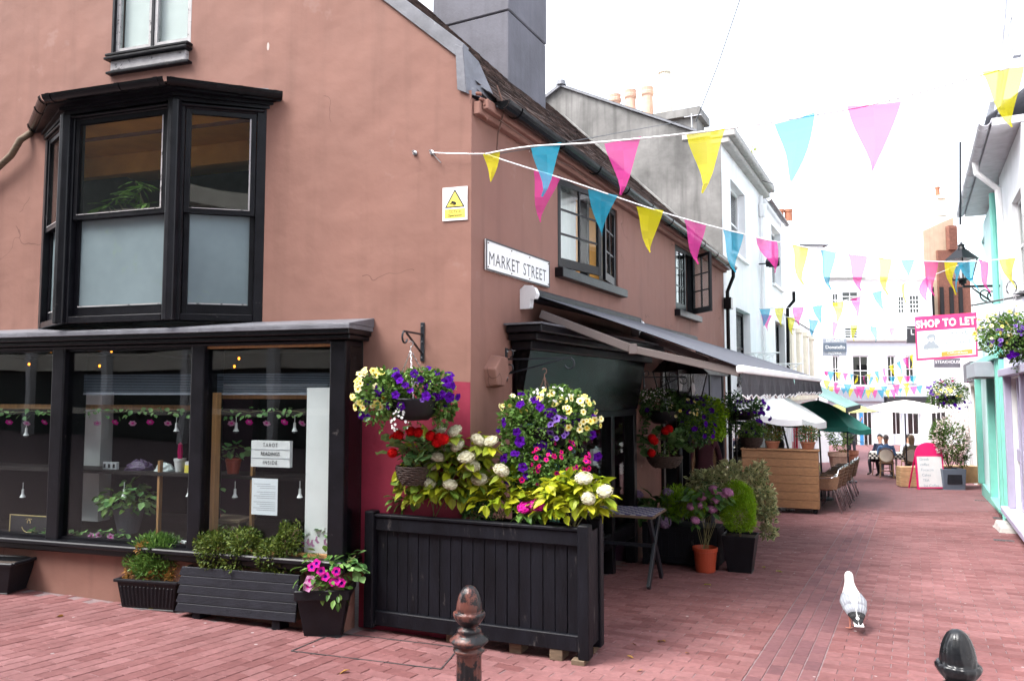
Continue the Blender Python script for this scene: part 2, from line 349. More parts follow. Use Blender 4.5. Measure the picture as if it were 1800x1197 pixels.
class MB:
    def __init__(s): s.v, s.f, s.m, s.t = [], [], [], []
    def add(s, vs_, fs, mi=0, tint=.5):
        b = len(s.v); s.v.extend(Vector(v) for v in vs_)
        for f in fs: s.f.append([b + i for i in f]); s.m.append(mi); s.t.append(tint)
        return s
    def poly(s, pts, mi=0, tint=.5): return s.add(pts, [range(len(pts))], mi, tint)
    def box8(s, p, mi=0, tint=.5):
        return s.add(p, [(3, 2, 1, 0), (4, 5, 6, 7), (0, 1, 5, 4), (1, 2, 6, 5), (2, 3, 7, 6), (3, 0, 4, 7)], mi, tint)
    def box(s, c, sz, rot=None, mi=0, tint=.5):
        c = Vector(c); h = [x / 2 for x in sz]; pts = []
        for z in (-1, 1):
            for x, y in ((-1, -1), (1, -1), (1, 1), (-1, 1)):
                v = Vector((x * h[0], y * h[1], z * h[2]))
                if rot is not None: v = rot @ v
                pts.append(c + v)
        return s.box8(pts, mi, tint)
    def fb(s, fr, u0, u1, w0, w1, z0, z1, mi=0, tint=.5):
        P = fr.P
        return s.box8([P(u0, w0, z0), P(u1, w0, z0), P(u1, w1, z0), P(u0, w1, z0), P(u0, w0, z1), P(u1, w0, z1), P(u1, w1, z1), P(u0, w1, z1)], mi, tint)
    def bar(s, a, b, wd, th=None, up=UP, mi=0, tint=.5):
        """rectangular bar from a to b; wd across, th along 'up'"""
        a, b = Vector(a), Vector(b); th = wd if th is None else th
        d = (b - a).normalized(); x = d.cross(up)
        x = x.normalized() if x.length > 1e-5 else d.orthogonal().normalized(); y = x.cross(d).normalized()
        q = []
        for p in (a, b): q += [p - x * wd / 2 - y * th / 2, p + x * wd / 2 - y * th / 2, p + x * wd / 2 + y * th / 2, p - x * wd / 2 + y * th / 2]
        return s.box8(q, mi, tint)
    def tube(s, pts, r, n=8, mi=0, tint=.5, cap=True):
        pts = [Vector(p) for p in pts]; k = len(pts); rr = r if isinstance(r, (list, tuple)) else [r] * k
        b = len(s.v); x = None
        for i, p in enumerate(pts):
            d = (pts[min(i + 1, k - 1)] - pts[max(i - 1, 0)]).normalized()
            if x is None: x = d.orthogonal().normalized()
            else:
                x = x - d * x.dot(d); x = x.normalized() if x.length > 1e-6 else d.orthogonal().normalized()
            y = d.cross(x)
            for j in range(n):
                a = 2 * math.pi * j / n; s.v.append(p + (x * math.cos(a) + y * math.sin(a)) * rr[i])
        for i in range(k - 1):
            for j in range(n):
                s.f.append([b + i * n + j, b + i * n + (j + 1) % n, b + (i + 1) * n + (j + 1) % n, b + (i + 1) * n + j]); s.m.append(mi); s.t.append(tint)
        if cap:
            s.f.append([b + j for j in range(n)][::-1]); s.f.append([b + (k - 1) * n + j for j in range(n)])
            s.m += [mi, mi]; s.t += [tint, tint]
        return s
    def lathe(s, prof, c=(0, 0, 0), n=20, mi=0, rib=None, sx=1.0, sy=1.0, tint=.5, rot=None):
        """prof = [(r, z)], rib(r, z, angle) -> r"""
        b = len(s.v); c = Vector(c); k = len(prof)
        for r, z in prof:
            for j in range(n):
                a = 2 * math.pi * j / n; q = rib(r, z, a) if rib else r
                v = Vector((q * math.cos(a) * sx, q * math.sin(a) * sy, z))
                if rot is not None: v = rot @ v
                s.v.append(c + v)
        for i in range(k - 1):
            for j in range(n):
                s.f.append([b + i * n + j, b + i * n + (j + 1) % n, b + (i + 1) * n + (j + 1) % n, b + (i + 1) * n + j]); s.m.append(mi); s.t.append(tint)
        return s
    def frustum(s, c, a, bsz, h, rot=None, mi=0, open_top=False, th=.012):
        """box tapering from bottom size a=(x,y) to top size bsz; open_top leaves a rim and an inner well"""
        c = Vector(c)
        def ring(sz, z):
            q = [Vector((x * sz[0] / 2, y * sz[1] / 2, z)) for x, y in ((-1, -1), (1, -1), (1, 1), (-1, 1))]
            return [c + (rot @ v if rot is not None else v) for v in q]
        lo, hi = ring(a, 0), ring(bsz, h); fs = [(0, 1, 2, 3), (0, 1, 5, 4), (1, 2, 6, 5), (2, 3, 7, 6), (3, 0, 4, 7)]
        if not open_top: s.add(lo + hi, fs + [(4, 5, 6, 7)], mi)
        else:
            inn = ring((bsz[0] - 2 * th, bsz[1] - 2 * th), h); dp = ring((a[0] - 2 * th, a[1] - 2 * th), th * 2)
            s.add(lo + hi + inn + dp, fs + [(4, 5, 9, 8), (5, 6, 10, 9), (6, 7, 11, 10), (7, 4, 8, 11), (8, 9, 13, 12), (9, 10, 14, 13), (10, 11, 15, 14), (11, 8, 12, 15), (12, 13, 14, 15)], mi)
        return s
    def build(s, name, m, parent=None, smooth=False, bevel=0, loc=None, seg=1):
        me = bpy.data.meshes.new(name)
        og = ORG.get(parent.name, Vector((0, 0, 0))) if parent is not None else (Vector(loc) if loc is not None else Vector((0, 0, 0)))
        me.from_pydata([tuple(v - og) for v in s.v], [], s.f)
        for x in (m if isinstance(m, (list, tuple)) else [m]): me.materials.append(MATS[x])
        me.polygons.foreach_set('material_index', s.m)
        at_ = me.attributes.new('tint', 'FLOAT', 'FACE'); at_.data.foreach_set('value', s.t)
        if smooth: me.polygons.foreach_set('use_smooth', [True] * len(s.f))
        me.update()
        o = link(name, me, parent)
        if parent is None and loc is not None: o.location = loc; ORG[o.name] = Vector(loc)
        if bevel:
            bv = o.modifiers.new('bevel', 'BEVEL'); bv.width = bevel; bv.segments = seg; bv.limit_method = 'ANGLE'; bv.angle_limit = R(40)
        return o
def nm_mesh(verts, faces, mats, tints=None, mis=None, smooth=False, name='mesh'):
    me = bpy.data.meshes.new(name); verts = np.asarray(verts, dtype=np.float32); faces = np.asarray(faces, dtype=np.int32)
    k = faces.shape[1]; me.vertices.add(len(verts)); me.vertices.foreach_set('co', verts.ravel())
    me.loops.add(faces.size); me.loops.foreach_set('vertex_index', faces.ravel())
    me.polygons.add(len(faces)); me.polygons.foreach_set('loop_start', np.arange(0, faces.size, k, dtype=np.int32))
    for x in mats: me.materials.append(MATS[x])
    if mis is not None: me.polygons.foreach_set('material_index', np.asarray(mis, dtype=np.int32))
    a = me.attributes.new('tint', 'FLOAT', 'FACE'); a.data.foreach_set('value', np.asarray(tints if tints is not None else np.full(len(faces), .5), dtype=np.float32))
    if smooth: me.polygons.foreach_set('use_smooth', np.ones(len(faces), dtype=bool))
    me.update(calc_edges=True); return me
def leaf_cloud(name, P, D, size, mats, parent, aspect=.5, fold=.25, curl=.0, vari=False, tint=None, kind='stuff', og=None):
    """many small folded leaves at points P pointing along D"""
    P = np.asarray(P, float); D = np.asarray(D, float); n = len(P)
    o_ = ORG.get(parent.name, Vector((0, 0, 0))) if parent is not None else Vector((0, 0, 0))
    P = P - np.array(o_)
    D = D / (np.linalg.norm(D, axis=1, keepdims=True) + 1e-9)
    rnd = RNG.normal(size=(n, 3)); X = np.cross(D, rnd); X /= np.linalg.norm(X, axis=1, keepdims=True) + 1e-9
    # leaf faces tend to look up and out
    Nn = np.cross(X, D); flip = np.sign(Nn[:, 2:3] + .01); Nn = Nn * flip
    L = np.asarray(size, float) * np.ones(n); L = (L * RNG.uniform(.65, 1.25, n))[:, None]; W = L * aspect * .5
    base = P; tip = P + D * L - Nn * L * curl; mid = P + D * L * .48
    l, r = mid + X * W + Nn * L * fold * .3, mid - X * W + Nn * L * fold * .3
    V = np.stack([base, l, tip, r], 1).reshape(-1, 3)
    i = np.arange(n)[:, None] * 4
    Fc = np.concatenate([i + np.array([[0, 1, 2]]), i + np.array([[0, 2, 3]])], 1).reshape(-1, 3)
    t = RNG.uniform(0, 1, n) if tint is None else np.clip(np.asarray(tint) + RNG.uniform(-.15, .15, n), 0, 1)
    T = np.repeat(t, 2); mis = np.zeros(len(Fc), int)
    if vari:   # pale margin: a smaller green blade lies on a cream one
        c = P + D * L * .12 + Nn * .0015; tp = P + D * L * .86 + Nn * .0015 - Nn * L * curl
        V2 = np.stack([c, mid + X * W * .55 + Nn * (L * fold * .17 + .0015), tp, mid - X * W * .55 + Nn * (L * fold * .17 + .0015)], 1).reshape(-1, 3)
        Fc = np.concatenate([Fc, Fc + len(V)]); V = np.concatenate([V, V2]); T = np.concatenate([T, T]); mis = np.concatenate([mis, np.ones(len(mis), int)])
    me = nm_mesh(V, Fc, mats if isinstance(mats, (list, tuple)) else [mats], T, mis, name=name)
    o = link(name, me, parent)
    if kind: o['kind'] = kind
    return o
def ellip(n, c, r, lo=.55, top=-1.0, bumps=0, seed=0):
    """points in the outer shell of an ellipsoid with lumps, and outward directions"""
    g = np.random.default_rng(seed + 11); d = g.normal(size=(int(n * 2.2), 3)); d /= np.linalg.norm(d, axis=1, keepdims=True)
    d = d[d[:, 2] > top][:n]; k = len(d)
    rad = g.uniform(lo ** 2, 1, k) ** .5
    if bumps:
        bd = g.normal(size=(bumps, 3)); bd /= np.linalg.norm(bd, axis=1, keepdims=True); a = g.uniform(-.35, .4, bumps)
        rad = rad * (1 + (np.exp(-6 * (1 - d @ bd.T)) * a).sum(1))
    P = np.array(c) + d * rad[:, None] * np.array(r)
    D = d + g.normal(size=(k, 3)) * .55; D[:, 2] += .15
    return P, D
def wall_holes(mb, fr, us, z0, z1, holes, topf=None, reveal=.18, mi=0, rmi=None):
    """wall sheet with openings (u0,u1,z0,z1); reveals go back into the wall; topf(u) gives a raked top"""
    U = sorted(set([us[0], us[1]] + [h for H in holes for h in H[:2]] + list(us[2:]))); Z = sorted(set([z0, z1] + [h for H in holes for h in H[2:4]]))
    for a, b in zip(U, U[1:]):
        for c, d in zip(Z, Z[1:]):
            if topf and c >= min(topf(a), topf(b)): 
                continue
            um, zm = (a + b) / 2, (c + d) / 2
            if any(H[0] < um < H[1] and H[2] < zm < H[3] for H in holes): continue
            ta, tb = (min(d, topf(a)), min(d, topf(b))) if topf else (d, d)
            mb.poly([fr.P(a, 0, c), fr.P(b, 0, c), fr.P(b, 0, tb), fr.P(a, 0, ta)], mi)
        if topf:
            zt = Z[-1]
            if min(topf(a), topf(b)) >= zt: mb.poly([fr.P(a, 0, zt), fr.P(b, 0, zt), fr.P(b, 0, topf(b)), fr.P(a, 0, topf(a))], mi)
    q = mi if rmi is None else rmi
    for H in holes:
        a, b, c, d = H[:4]; rv = H[4] if len(H) > 4 else reveal
        for (p0, p1) in (((a, c), (a, d)), ((b, c), (b, d)), ((a, c), (b, c)), ((a, d), (b, d))):
            mb.poly([fr.P(p0[0], 0, p0[1]), fr.P(p1[0], 0, p1[1]), fr.P(p1[0], -rv, p1[1]), fr.P(p0[0], -rv, p0[1])], q)
    return mb
def text(body, size, m, c, right, up, parent=None, name='lettering', align='CENTER', sx=1.0, ext=.0015, space=1.0, bold=0.0):
    cu = bpy.data.curves.new('t', 'FONT'); cu.body = body; cu.size = size; cu.align_x = align; cu.align_y = 'CENTER'; cu.extrude = ext; cu.space_character = space; cu.resolution_u = 3; cu.offset = bold
    ob = bpy.data.objects.new('t', cu); me = bpy.data.meshes.new_from_object(ob); bpy.data.objects.remove(ob); bpy.data.curves.remove(cu)
    right, up = Vector(right).normalized(), Vector(up).normalized(); nn = right.cross(up)
    og = ORG.get(parent.name, Vector((0, 0, 0))) if parent is not None else Vector((0, 0, 0)); c = Vector(c) - og
    for v in me.vertices: v.co = c + right * v.co.x * sx + up * v.co.y + nn * v.co.z
    me.materials.clear(); me.materials.append(MATS[m]); me.name = name
    return link(name, me, parent)
def room(parent, fr, u0, u1, w0, w1, z0, z1, wall='dark_interior', floor='floor_interior', ceil='dark_interior', name='interior_wall'):
    """closed room behind a window; w0 = front (near the pane), w1 = back (negative)"""
    m = MB(); P = fr.P
    m.poly([P(u0, w1, z0), P(u1, w1, z0), P(u1, w1, z1), P(u0, w1, z1)])
    m.poly([P(u0, w0, z0), P(u0, w1, z0), P(u0, w1, z1), P(u0, w0, z1)]); m.poly([P(u1, w0, z0), P(u1, w1, z0), P(u1, w1, z1), P(u1, w0, z1)])
    m.poly([P(u0, w0, z0), P(u1, w0, z0), P(u1, w1, z0), P(u0, w1, z0)], 1); m.poly([P(u0, w0, z1), P(u1, w0, z1), P(u1, w1, z1), P(u0, w1, z1)], 2)
    return m.build(name, [wall, floor, ceil], parent)
def sash(parent, fr, u0, u1, z0, z1, cols, rows, w=0.0, th=.04, st=.045, rail=None, bar=.02, m='black_paint', glass='glass', name='sash', panes=True, gl2=None):
    """a glazed leaf: stiles, rails and bars in one mesh, each pane its own piece"""
    rail = st if rail is None else rail
    b = MB(); b.fb(fr, u0, u0 + st, w, w + th, z0, z1); b.fb(fr, u1 - st, u1, w, w + th, z0, z1)
    b.fb(fr, u0 + st, u1 - st, w + .002, w + th - .002, z0, z0 + rail); b.fb(fr, u0 + st, u1 - st, w + .002, w + th - .002, z1 - st, z1)
    a0, a1, c0, c1 = u0 + st, u1 - st, z0 + rail, z1 - st
    for i in range(1, cols): x = a0 + (a1 - a0) * i / cols; b.fb(fr, x - bar / 2, x + bar / 2, w + .006, w + th - .006, c0, c1)
    for j in range(1, rows): y = c0 + (c1 - c0) * j / rows; b.fb(fr, a0, a1, w + .009, w + th - .009, y - bar / 2, y + bar / 2)
    o = b.build(name, m, parent)
    pp = o if (parent is not None and parent.parent is None) else parent
    if panes:
        for i in range(cols):
            for j in range(rows):
                q = MB(); q.fb(fr, a0 + (a1 - a0) * i / cols, a0 + (a1 - a0) * (i + 1) / cols, w + th / 2 - .0025, w + th / 2 + .0025, c0 + (c1 - c0) * j / rows, c0 + (c1 - c0) * (j + 1) / rows)
                q.build('pane', (gl2 if (gl2 and j < rows // 2 + (rows == 1)) else glass), pp)
    return o
def simple_window(house, fr, u0, u1, z0, z1, cols=2, rows=2, frame='white_paint', sill=True, depth=.12, dark='dark_interior', part=True):
    """recessed window: part 'window' (outer frame + dark room) with panes and sill as sub-parts"""
    b = MB(); st = .06; w = -depth
    b.fb(fr, u0, u0 + st, w, w + .05, z0, z1); b.fb(fr, u1 - st, u1, w, w + .05, z0, z1); b.fb(fr, u0 + st, u1 - st, w + .002, w + .048, z0, z0 + st); b.fb(fr, u0 + st, u1 - st, w + .002, w + .048, z1 - st, z1)
    a0, a1, c0, c1 = u0 + st, u1 - st, z0 + st, z1 - st
    for i in range(1, cols): x = a0 + (a1 - a0) * i / cols; b.fb(fr, x - .016, x + .016, w + .008, w + .042, c0, c1)
    for j in range(1, rows): y = c0 + (c1 - c0) * j / rows; b.fb(fr, a0, a1, w + .011, w + .039, y - .02, y + .02)
    o = b.build('window', frame, house)
    for i in range(cols):
        for j in range(rows):
            q = MB(); q.fb(fr, a0 + (a1 - a0) * i / cols, a0 + (a1 - a0) * (i + 1) / cols, w + .02, w + .026, c0 + (c1 - c0) * j / rows, c0 + (c1 - c0) * (j + 1) / rows); q.build('pane', 'glass', o)
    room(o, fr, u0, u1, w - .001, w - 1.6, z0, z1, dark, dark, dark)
    if sill:
        q = MB(); q.fb(fr, u0 - .06, u1 + .06, -.1, .07, z0 - .07, z0 - .003); q.build('sill', frame, o)
    return o
# ================================================================ ground and paving
g = MB()
XS = [-80, -40, -20, -10, -5, 0, 6, 14, 30, 60, 160]; YS = [-60, -20, -8, 0, 5, 10, 15, 20, 26, 45, 80, 400]
for i in range(len(XS) - 1):
    for j in range(len(YS) - 1):
        g.poly([(x, y, gz(x, y) - .0055) for x, y in ((XS[i], YS[j]), (XS[i + 1], YS[j]), (XS[i + 1], YS[j + 1]), (XS[i], YS[j + 1]))])
tag(g.build('ground', 'mortar'), kind='structure')
# far paving: brick pattern carried by the material once bricks are too small to tell apart
m, t, o = _new('paver_far'); N, L = t.nodes.new, t.links.new
b = N('ShaderNodeBsdfPrincipled'); b.inputs['Roughness'].default_value = .8; b.inputs['Specular IOR Level'].default_value = .3; L(b.outputs[0], o.inputs[0])
tc = N('ShaderNodeTexCoord'); mp = N('ShaderNodeMapping'); mp.inputs['Rotation'].default_value = (0, 0, R(27.5)); L(tc.outputs['Object'], mp.inputs[0])
bt = N('ShaderNodeTexBrick'); bt.inputs['Scale'].default_value = 1; bt.inputs['Brick Width'].default_value = .218; bt.inputs['Row Height'].default_value = .108; bt.inputs['Mortar Size'].default_value = .004
bt.inputs['Color1'].default_value = (.165, .072, .074, 1); bt.inputs['Color2'].default_value = (.22, .105, .108, 1); bt.inputs['Mortar'].default_value = (.13, .085, .09, 1); L(mp.outputs[0], bt.inputs[0]); L(bt.outputs[0], b.inputs['Base Color'])
YFAR = 15.0
pv = MB()
def wedge(y0, y1, x0, x1): pv.poly([(x0, y0, gz(x0, y0)), (x1, y0, gz(x1, y0)), (x1, y1, gz(x1, y1)), (x0, y1, gz(x0, y1))])
wedge(YFAR, 26, 0, 40); wedge(26, 60, 0, 60)
pave = tag(pv.build('pavement', 'paver_far'), kind='structure')
# bricks near enough to be told apart
def infoot(p):
    s_, w_ = sw(p); q = Vector((p.x, p.y)) - F.o; uf, wf = q.dot(F.d), q.dot(F.n)
    if w_ < -.02 and wf < -.02: return True
    if uf > .9 and wf < .3 and w_ < 0: return True
    return w_ > 4.56
bricks = []
def course_z(x, y): return gz(x, y)
PITCH_S, PITCH_W = .1075, .2175
for i in range(-60, 150):
    s0 = (i + .5) * PITCH_S
    for wa_, wb_ in ((-.43, 2.055), (2.496, 4.6)):
        wq = wa_; first = i % 2
        while wq < wb_ - .03:
            wd = min(PITCH_W / 2 if first else PITCH_W, wb_ - wq); first = 0
            bricks.append((s0, wq + wd / 2, 0, wd / PITCH_W)); wq += wd
for i in range(-34, 8):     # before the shop the courses turn and run with the lane
    for k in range(-62, -4):     # up to w = -.43
        bricks.append(((i + (.5 if k % 2 else 0) + .5) * PITCH_W, (k + .5) * PITCH_S, 2, 1.0))
for i in range(-30, 75):
    for k in range(4):
        bricks.append(((i + (.5 if k % 2 else 0) + .5) * PITCH_W, 2.06 + (k + .5) * .1082, 1, 1.0))
vis = []
for s0, w0, kd, xs in bricks:
    q = S.P(s0, w0, 0); p = Vector((q.x, q.y, gz(q.x, q.y)))
    if p.y < 3.2 or p.y > YFAR or infoot(p): continue
    px = 900 + FPX * p.x / p.y; py = 690 + FPX * (CZ - p.z) / p.y
    if px < -90 or px > 1890 or py > 1270: continue
    vis.append((p.length, p, kd, xs))
vis.sort(key=lambda t: t[0])
def brick_geo(kd):
    a, c = (PITCH_W / 2 - .0022, PITCH_S / 2 - .002)
    ch = .0035; V, Fc = [], []
    for (dx, z) in ((0, -.014), (0, -.005), (ch, 0)):
        V += [Vector((x * (a - dx), y * (c - dx), z)) for x, y in ((-1, -1), (1, -1), (1, 1), (-1, 1))]
    for r_ in (0, 4): Fc += [(r_ + i, r_ + (i + 1) % 4, r_ + 4 + (i + 1) % 4, r_ + 4 + i) for i in range(4)]
    Fc.append((8, 9, 10, 11)); return V, Fc
BV, BF = brick_geo(0)
def brick_rot(p, kd):
    dx = Vector((SN.x, SN.y, 0)) if kd == 0 else Vector((SD.x, SD.y, 0))
    sl = Vector((-.045 if p.x < 0 else 0, -.0375, 0))
    X = Vector((dx.x, dx.y, sl.dot(dx))).normalized(); Z = Vector((-sl.x, -sl.y, 1)).normalized(); Y = Z.cross(X)
    return Matrix((X, Y, Z)).transposed()
bm_var = {}
for kd in (0, 1):
    for k in range(7):
        mb = MB(); mb.add(BV, BF, 0, k / 6.0); me = mb.build('brick', 'paver' if kd == 0 else 'paver_band'); bm_var[kd, k] = me.data; bm_var[2, k] = bm_var[0, k]; bpy.data.objects.remove(me)
def jitter(p):
    return .5 + .28 * math.sin(p.x * 1.3 + p.y * .7) * math.sin(p.y * .9 - p.x * .4)
for dist, p, kd, xs in vis[:300]:
    k = int(min(6, max(0, round(random.gauss(jitter(p), .28) * 6))))
    o = link('brick', bm_var[kd, k], pave); o.rotation_mode = 'QUATERNION'
    o.rotation_quaternion = (brick_rot(p, kd) @ Euler((random.gauss(0, .006), random.gauss(0, .004), random.gauss(0, .004))).to_matrix()).to_quaternion()
    o.location = p + Vector((0, 0, random.uniform(-.002, .0015))); o.scale = (xs, 1, 1)
for kdx, mm in ((0, 'paver'), (1, 'paver_band')):
    mb = MB()
    for dist, p, kd, xs in vis[300:]:
        if (kd == 1) != (kdx == 1): continue
        r_ = brick_rot(p, kd) @ Euler((random.gauss(0, .006), random.gauss(0, .004), random.gauss(0, .004))).to_matrix(); p2 = p + Vector((0, 0, random.uniform(-.002, .0015)))
        mb.add([p2 + r_ @ Vector((v.x * xs, v.y, v.z)) for v in BV], BF, 0, min(1, max(0, random.gauss(jitter(p), .28))))
    tag(mb.build('bricks', mm, pave), kind='stuff')
# brick-filled inspection cover: thin steel frame set in the paving
ic = MB(); c4 = [ground(*q) for q in ((512, 1144), (775, 1176), (808, 1138), (590, 1112))]
for a, b_ in zip(c4, c4[1:] + c4[:1]): ic.bar(a + UP * .001, b_ + UP * .001, .009, .008)
tag(ic.build('inspection_cover_frame', 'iron_cover', loc=c4[0]), 'thin dark steel frame of a brick filled inspection cover before the large planter', 'drain cover')
for i, (q, sz) in enumerate((((1730, 880), (.36, .10)), ((1775, 912), (.5, .22)), ((1765, 950), (.26, .12)))):
    p = ground(*q); d = MB(); rt = Matrix.Rotation(-R(27.5), 3, 'Z')
    d.box(p + UP * .0, (sz[0], sz[1], .012), rt)
    for k in range(7): d.box(p + rt @ Vector((-sz[0] / 2 + sz[0] * (k + .5) / 7, 0, .0075)), (sz[0] / 18, sz[1] * .82, .005), rt)
    tag(d.build('drain_cover', 'iron_cover', loc=p, bevel=.002), ('small grated drain cover nearest the black square planter on the right', 'wide ribbed pavement cover beside the lilac shopfront', 'small dark access cover in the paving before the stone step')[i], 'drain cover', 'drain covers along the right side')
p = ground(1790, 932); d = MB(); rt = Matrix.Rotation(-R(27.5), 3, 'Z'); d.frustum(p - UP * .02 , (.6, .9), (.54, .84), .11, rt)
tag(d.build('stone_step', 'stone_grey', loc=p, bevel=.02, seg=2), 'worn grey stone step at the foot of the lilac shopfront', 'step')

# ================================================================ the brown corner house
def house(name, label, fr, u=0, z=0):
    return thing(name, label, 'building', fr.P(u, 0, z), world=True)
H = house('corner_house', 'brown rendered corner house with black bay window and shopfront', F)
def verge(u):
    if u <= .045: return 4.19
    if u <= .09: return 4.19 + (u - .045) / .045 * .37
    zz = 4.56 + .866 * (u - .09); return zz if u < 4.6 else 4.56 + .866 * (4.51) - .866 * (u - 4.6)
BC = 2.60, 3.80, .402     # bay: near corner, far corner, projection
fw = MB()
wall_holes(fw, F, (0, 7.6, .045, .09, 4.6), -.6, 4.19, [(.97, 5.6, -.6, 2.17, .02), (1.97, 4.5, 2.33, 4.16, .02), (2.80, 3.72, 4.19, 4.19, .02)], None)
def tw(a, b, zlo):
    fw.poly([F.P(a, 0, zlo), F.P(b, 0, zlo), F.P(b, 0, verge(b)), F.P(a, 0, verge(a))])
for a, b in ((0, .045), (.045, .09), (.09, 2.80), (3.72, 4.6), (4.6, 7.6)): tw(a, b, 4.19)
fw.poly([F.P(2.80, 0, 4.19), F.P(3.72, 0, 4.19), F.P(3.72, 0, 4.90), F.P(2.80, 0, 4.90)]); tw(2.80, 3.72, 6.3)
for a, c, d in ((2.80, 4.90, 6.3), (3.72, 4.90, 6.3)): fw.poly([F.P(a, 0, c), F.P(a, 0, d), F.P(a, -.14, d), F.P(a, -.14, c)])
front = fw.build('front_wall', 'brown_render', H)
# low wall under the shop window
q = MB(); q.fb(F, .99, 5.55, .02, .25, -.6, .36); q.build('stall_riser', 'brown_render', H, bevel=.01)
# painted red patch beside the shop
q = MB(); pts = [F.P(u, .003, z) for u, z in ((.0005, -.6), (.968, -.6), (.968, 1.66), (.7, 1.70), (.45, 1.76), (.2, 1.812), (.0005, 1.803))]; q.poly(pts); q.build('red_painted_patch', 'red_paint', H)
# street side wall
W1, W2 = (1.715, 3.50, 2.97, 3.93), (6.06, 7.25, 2.97, 3.98)
sw_ = MB(); wall_holes(sw_, S, (0, 9.42), -1.2, 4.13, [W1, W2, (.72, 4.02, -1.2, 2.2, .3), (5.2, 9.1, -1.2, 2.1, .25)]); sw_.build('street_wall', 'brown_render', H)
# eaves board and soffit
q = MB(); q.fb(S, .02, 9.42, .0, .07, 3.99, 4.10); q.fb(S, .05, 9.42, .07, .13, 4.03, 4.115); q.build('eaves_board', 'brown_render', H, bevel=.008)
# broken bricks under the verge end
q = MB()
for k in range(5): q.box(S.P(.03 + .02 * k, .05 + .02 * (k % 3), 4.16 - .045 * k), (.05, .04, .022), Euler((.2 * k, .1, .4 * k)).to_matrix())
q.build('broken_corner_brick', 'old_brick', H, bevel=.006)
# roof: deck and courses of clay tiles
RIDGE_W = -4.35
def roofp(s_, run, lift=0.0):   # run = horizontal distance up the slope from the eaves
    return S.P(s_, .13 - run, 4.13 + run * 1.0 + lift)
q = MB()
sf = lambda run: (run - .13) * (F.d.dot(S.d) / -F.d.dot(S.n))
q.poly([roofp(sf(0) + .08, 0, -.03), roofp(9.4, 0, -.03), roofp(9.4, 4.45, -.03), roofp(sf(4.45) + .08, 4.45, -.03)])
q.poly([roofp(9.4, 4.45, -.03), roofp(sf(4.45) + .08, 4.45, -.03), S.P(sf(4.45), -8.5, 4.4), S.P(9.4, -8.5, 4.4)])
roof = q.build('roof', 'roof_tile', H)
q = MB(); nrm = (UP + SN).normalized(); slope = (UP - SN).normalized()
run = 0.0; row = 0
while run < 3.6:
    s_ = sf(run) + .10 + (.08 if row % 2 else 0)
    while s_ < 9.36:
        l_ = .012 + random.uniform(-.004, .005); p0 = roofp(s_, run - .02, 0); wd = .155
        a = p0 + nrm * (l_ + .014); b_ = p0 + SD * wd + nrm * (l_ + .014 + random.uniform(-.004, .004)); up_ = slope * .2
        q.add([a, b_, b_ + up_ - nrm * .016, a + up_ - nrm * .016, a - nrm * .014, b_ - nrm * .014], [(0, 1, 2, 3), (0, 1, 5, 4)], 0, random.random() ** 1.4)
        s_ += .16
    run += .078; row += 1
tag(q.build('roof_tiles', 'roof_tile', roof), kind='stuff')
# mortar fillet against the neighbour's gable
q = MB(); q.tube([roofp(9.38, .0, .04), roofp(9.38, 1.5, .05), roofp(9.38, 3.4, .05)], .03, 6); q.build('mortar_fillet', 'cement_render', roof)
# lead verge and kneeler
q = MB()
vz = lambda u: verge(u)
for a, b_ in ((.09, 1.1), (1.1, 2.2), (2.2, 3.4)):
    q.box8([F.P(a, -.1, vz(a) - .02), F.P(b_, -.1, vz(b_) - .02), F.P(b_, .022, vz(b_) - .11), F.P(a, .022, vz(a) - .11), F.P(a - .03, -.1, vz(a) + .03), F.P(b_ - .03, -.1, vz(b_) + .03), F.P(b_ - .03, .022, vz(b_) + .02), F.P(a - .03, .022, vz(a) + .02)])
q.box8([F.P(.02, -.02, 4.16), F.P(.09, -.02, 4.20), F.P(.12, .024, 4.20), F.P(.035, .024, 4.16), F.P(.065, -.02, 4.56), F.P(.13, -.02, 4.60), F.P(.14, .024, 4.59), F.P(.068, .024, 4.55)])
q.poly([F.P(.035, .024, 4.16), F.P(.068, .024, 4.57), S.P(.20, -.05, 4.52), S.P(.24, .10, 4.16)])
q.build('lead_verge', 'lead', roof, bevel=.004)
# chimney stack
q = MB(); ca, cb, wa, wb = 4.45, 5.75, -2.0, -3.32
q.fb(S, ca, cb, wb, wa, 5.0, 7.36); q.fb(S, ca - .012, cb + .012, wb - .012, wa + .012, 7.37, 8.9)
ch = q.build('chimney', 'grey_render', roof, bevel=.015)
# gutter and downpipe
def half_gutter(mb, a, b_, r, out):
    a, b_, out = Vector(a), Vector(b_), Vector(out); n = 9; pts = []
    for p in (a, b_):
        for rr in (r, r - .006):
            for k in range(n):
                an = math.pi * k / (n - 1); pts.append(p + out * math.cos(an) * rr - UP * math.sin(an) * rr)
    fs = []
    for k in range(n - 1):
        fs += [(k, k + 1, 2 * n + k + 1, 2 * n + k), (n + k, n + k + 1, 3 * n + k + 1, 3 * n + k), (k, k + 1, n + k + 1, n + k), (2 * n + k, 2 * n + k + 1, 3 * n + k + 1, 3 * n + k)]
    fs += [(0, n, 3 * n, 2 * n), (n - 1, 2 * n - 1, 4 * n - 1, 3 * n - 1)]
    mb.add(pts, fs)
q = MB(); ga, gb = S.P(.16, .20, 4.12), S.P(9.42, .20, 4.08); half_gutter(q, ga, gb, .072, SN)
for k in range(10):
    p = ga.lerp(gb, (k + .25) / 10); half_gutter(q, p, p + SD * .05, .080, SN)
q.add([ga + SN * .062 * math.cos(math.pi * k / 8) - UP * .062 * math.sin(math.pi * k / 8) for k in range(9)], [range(9)])
q.build('gutter', 'black_gloss', H, smooth=False)
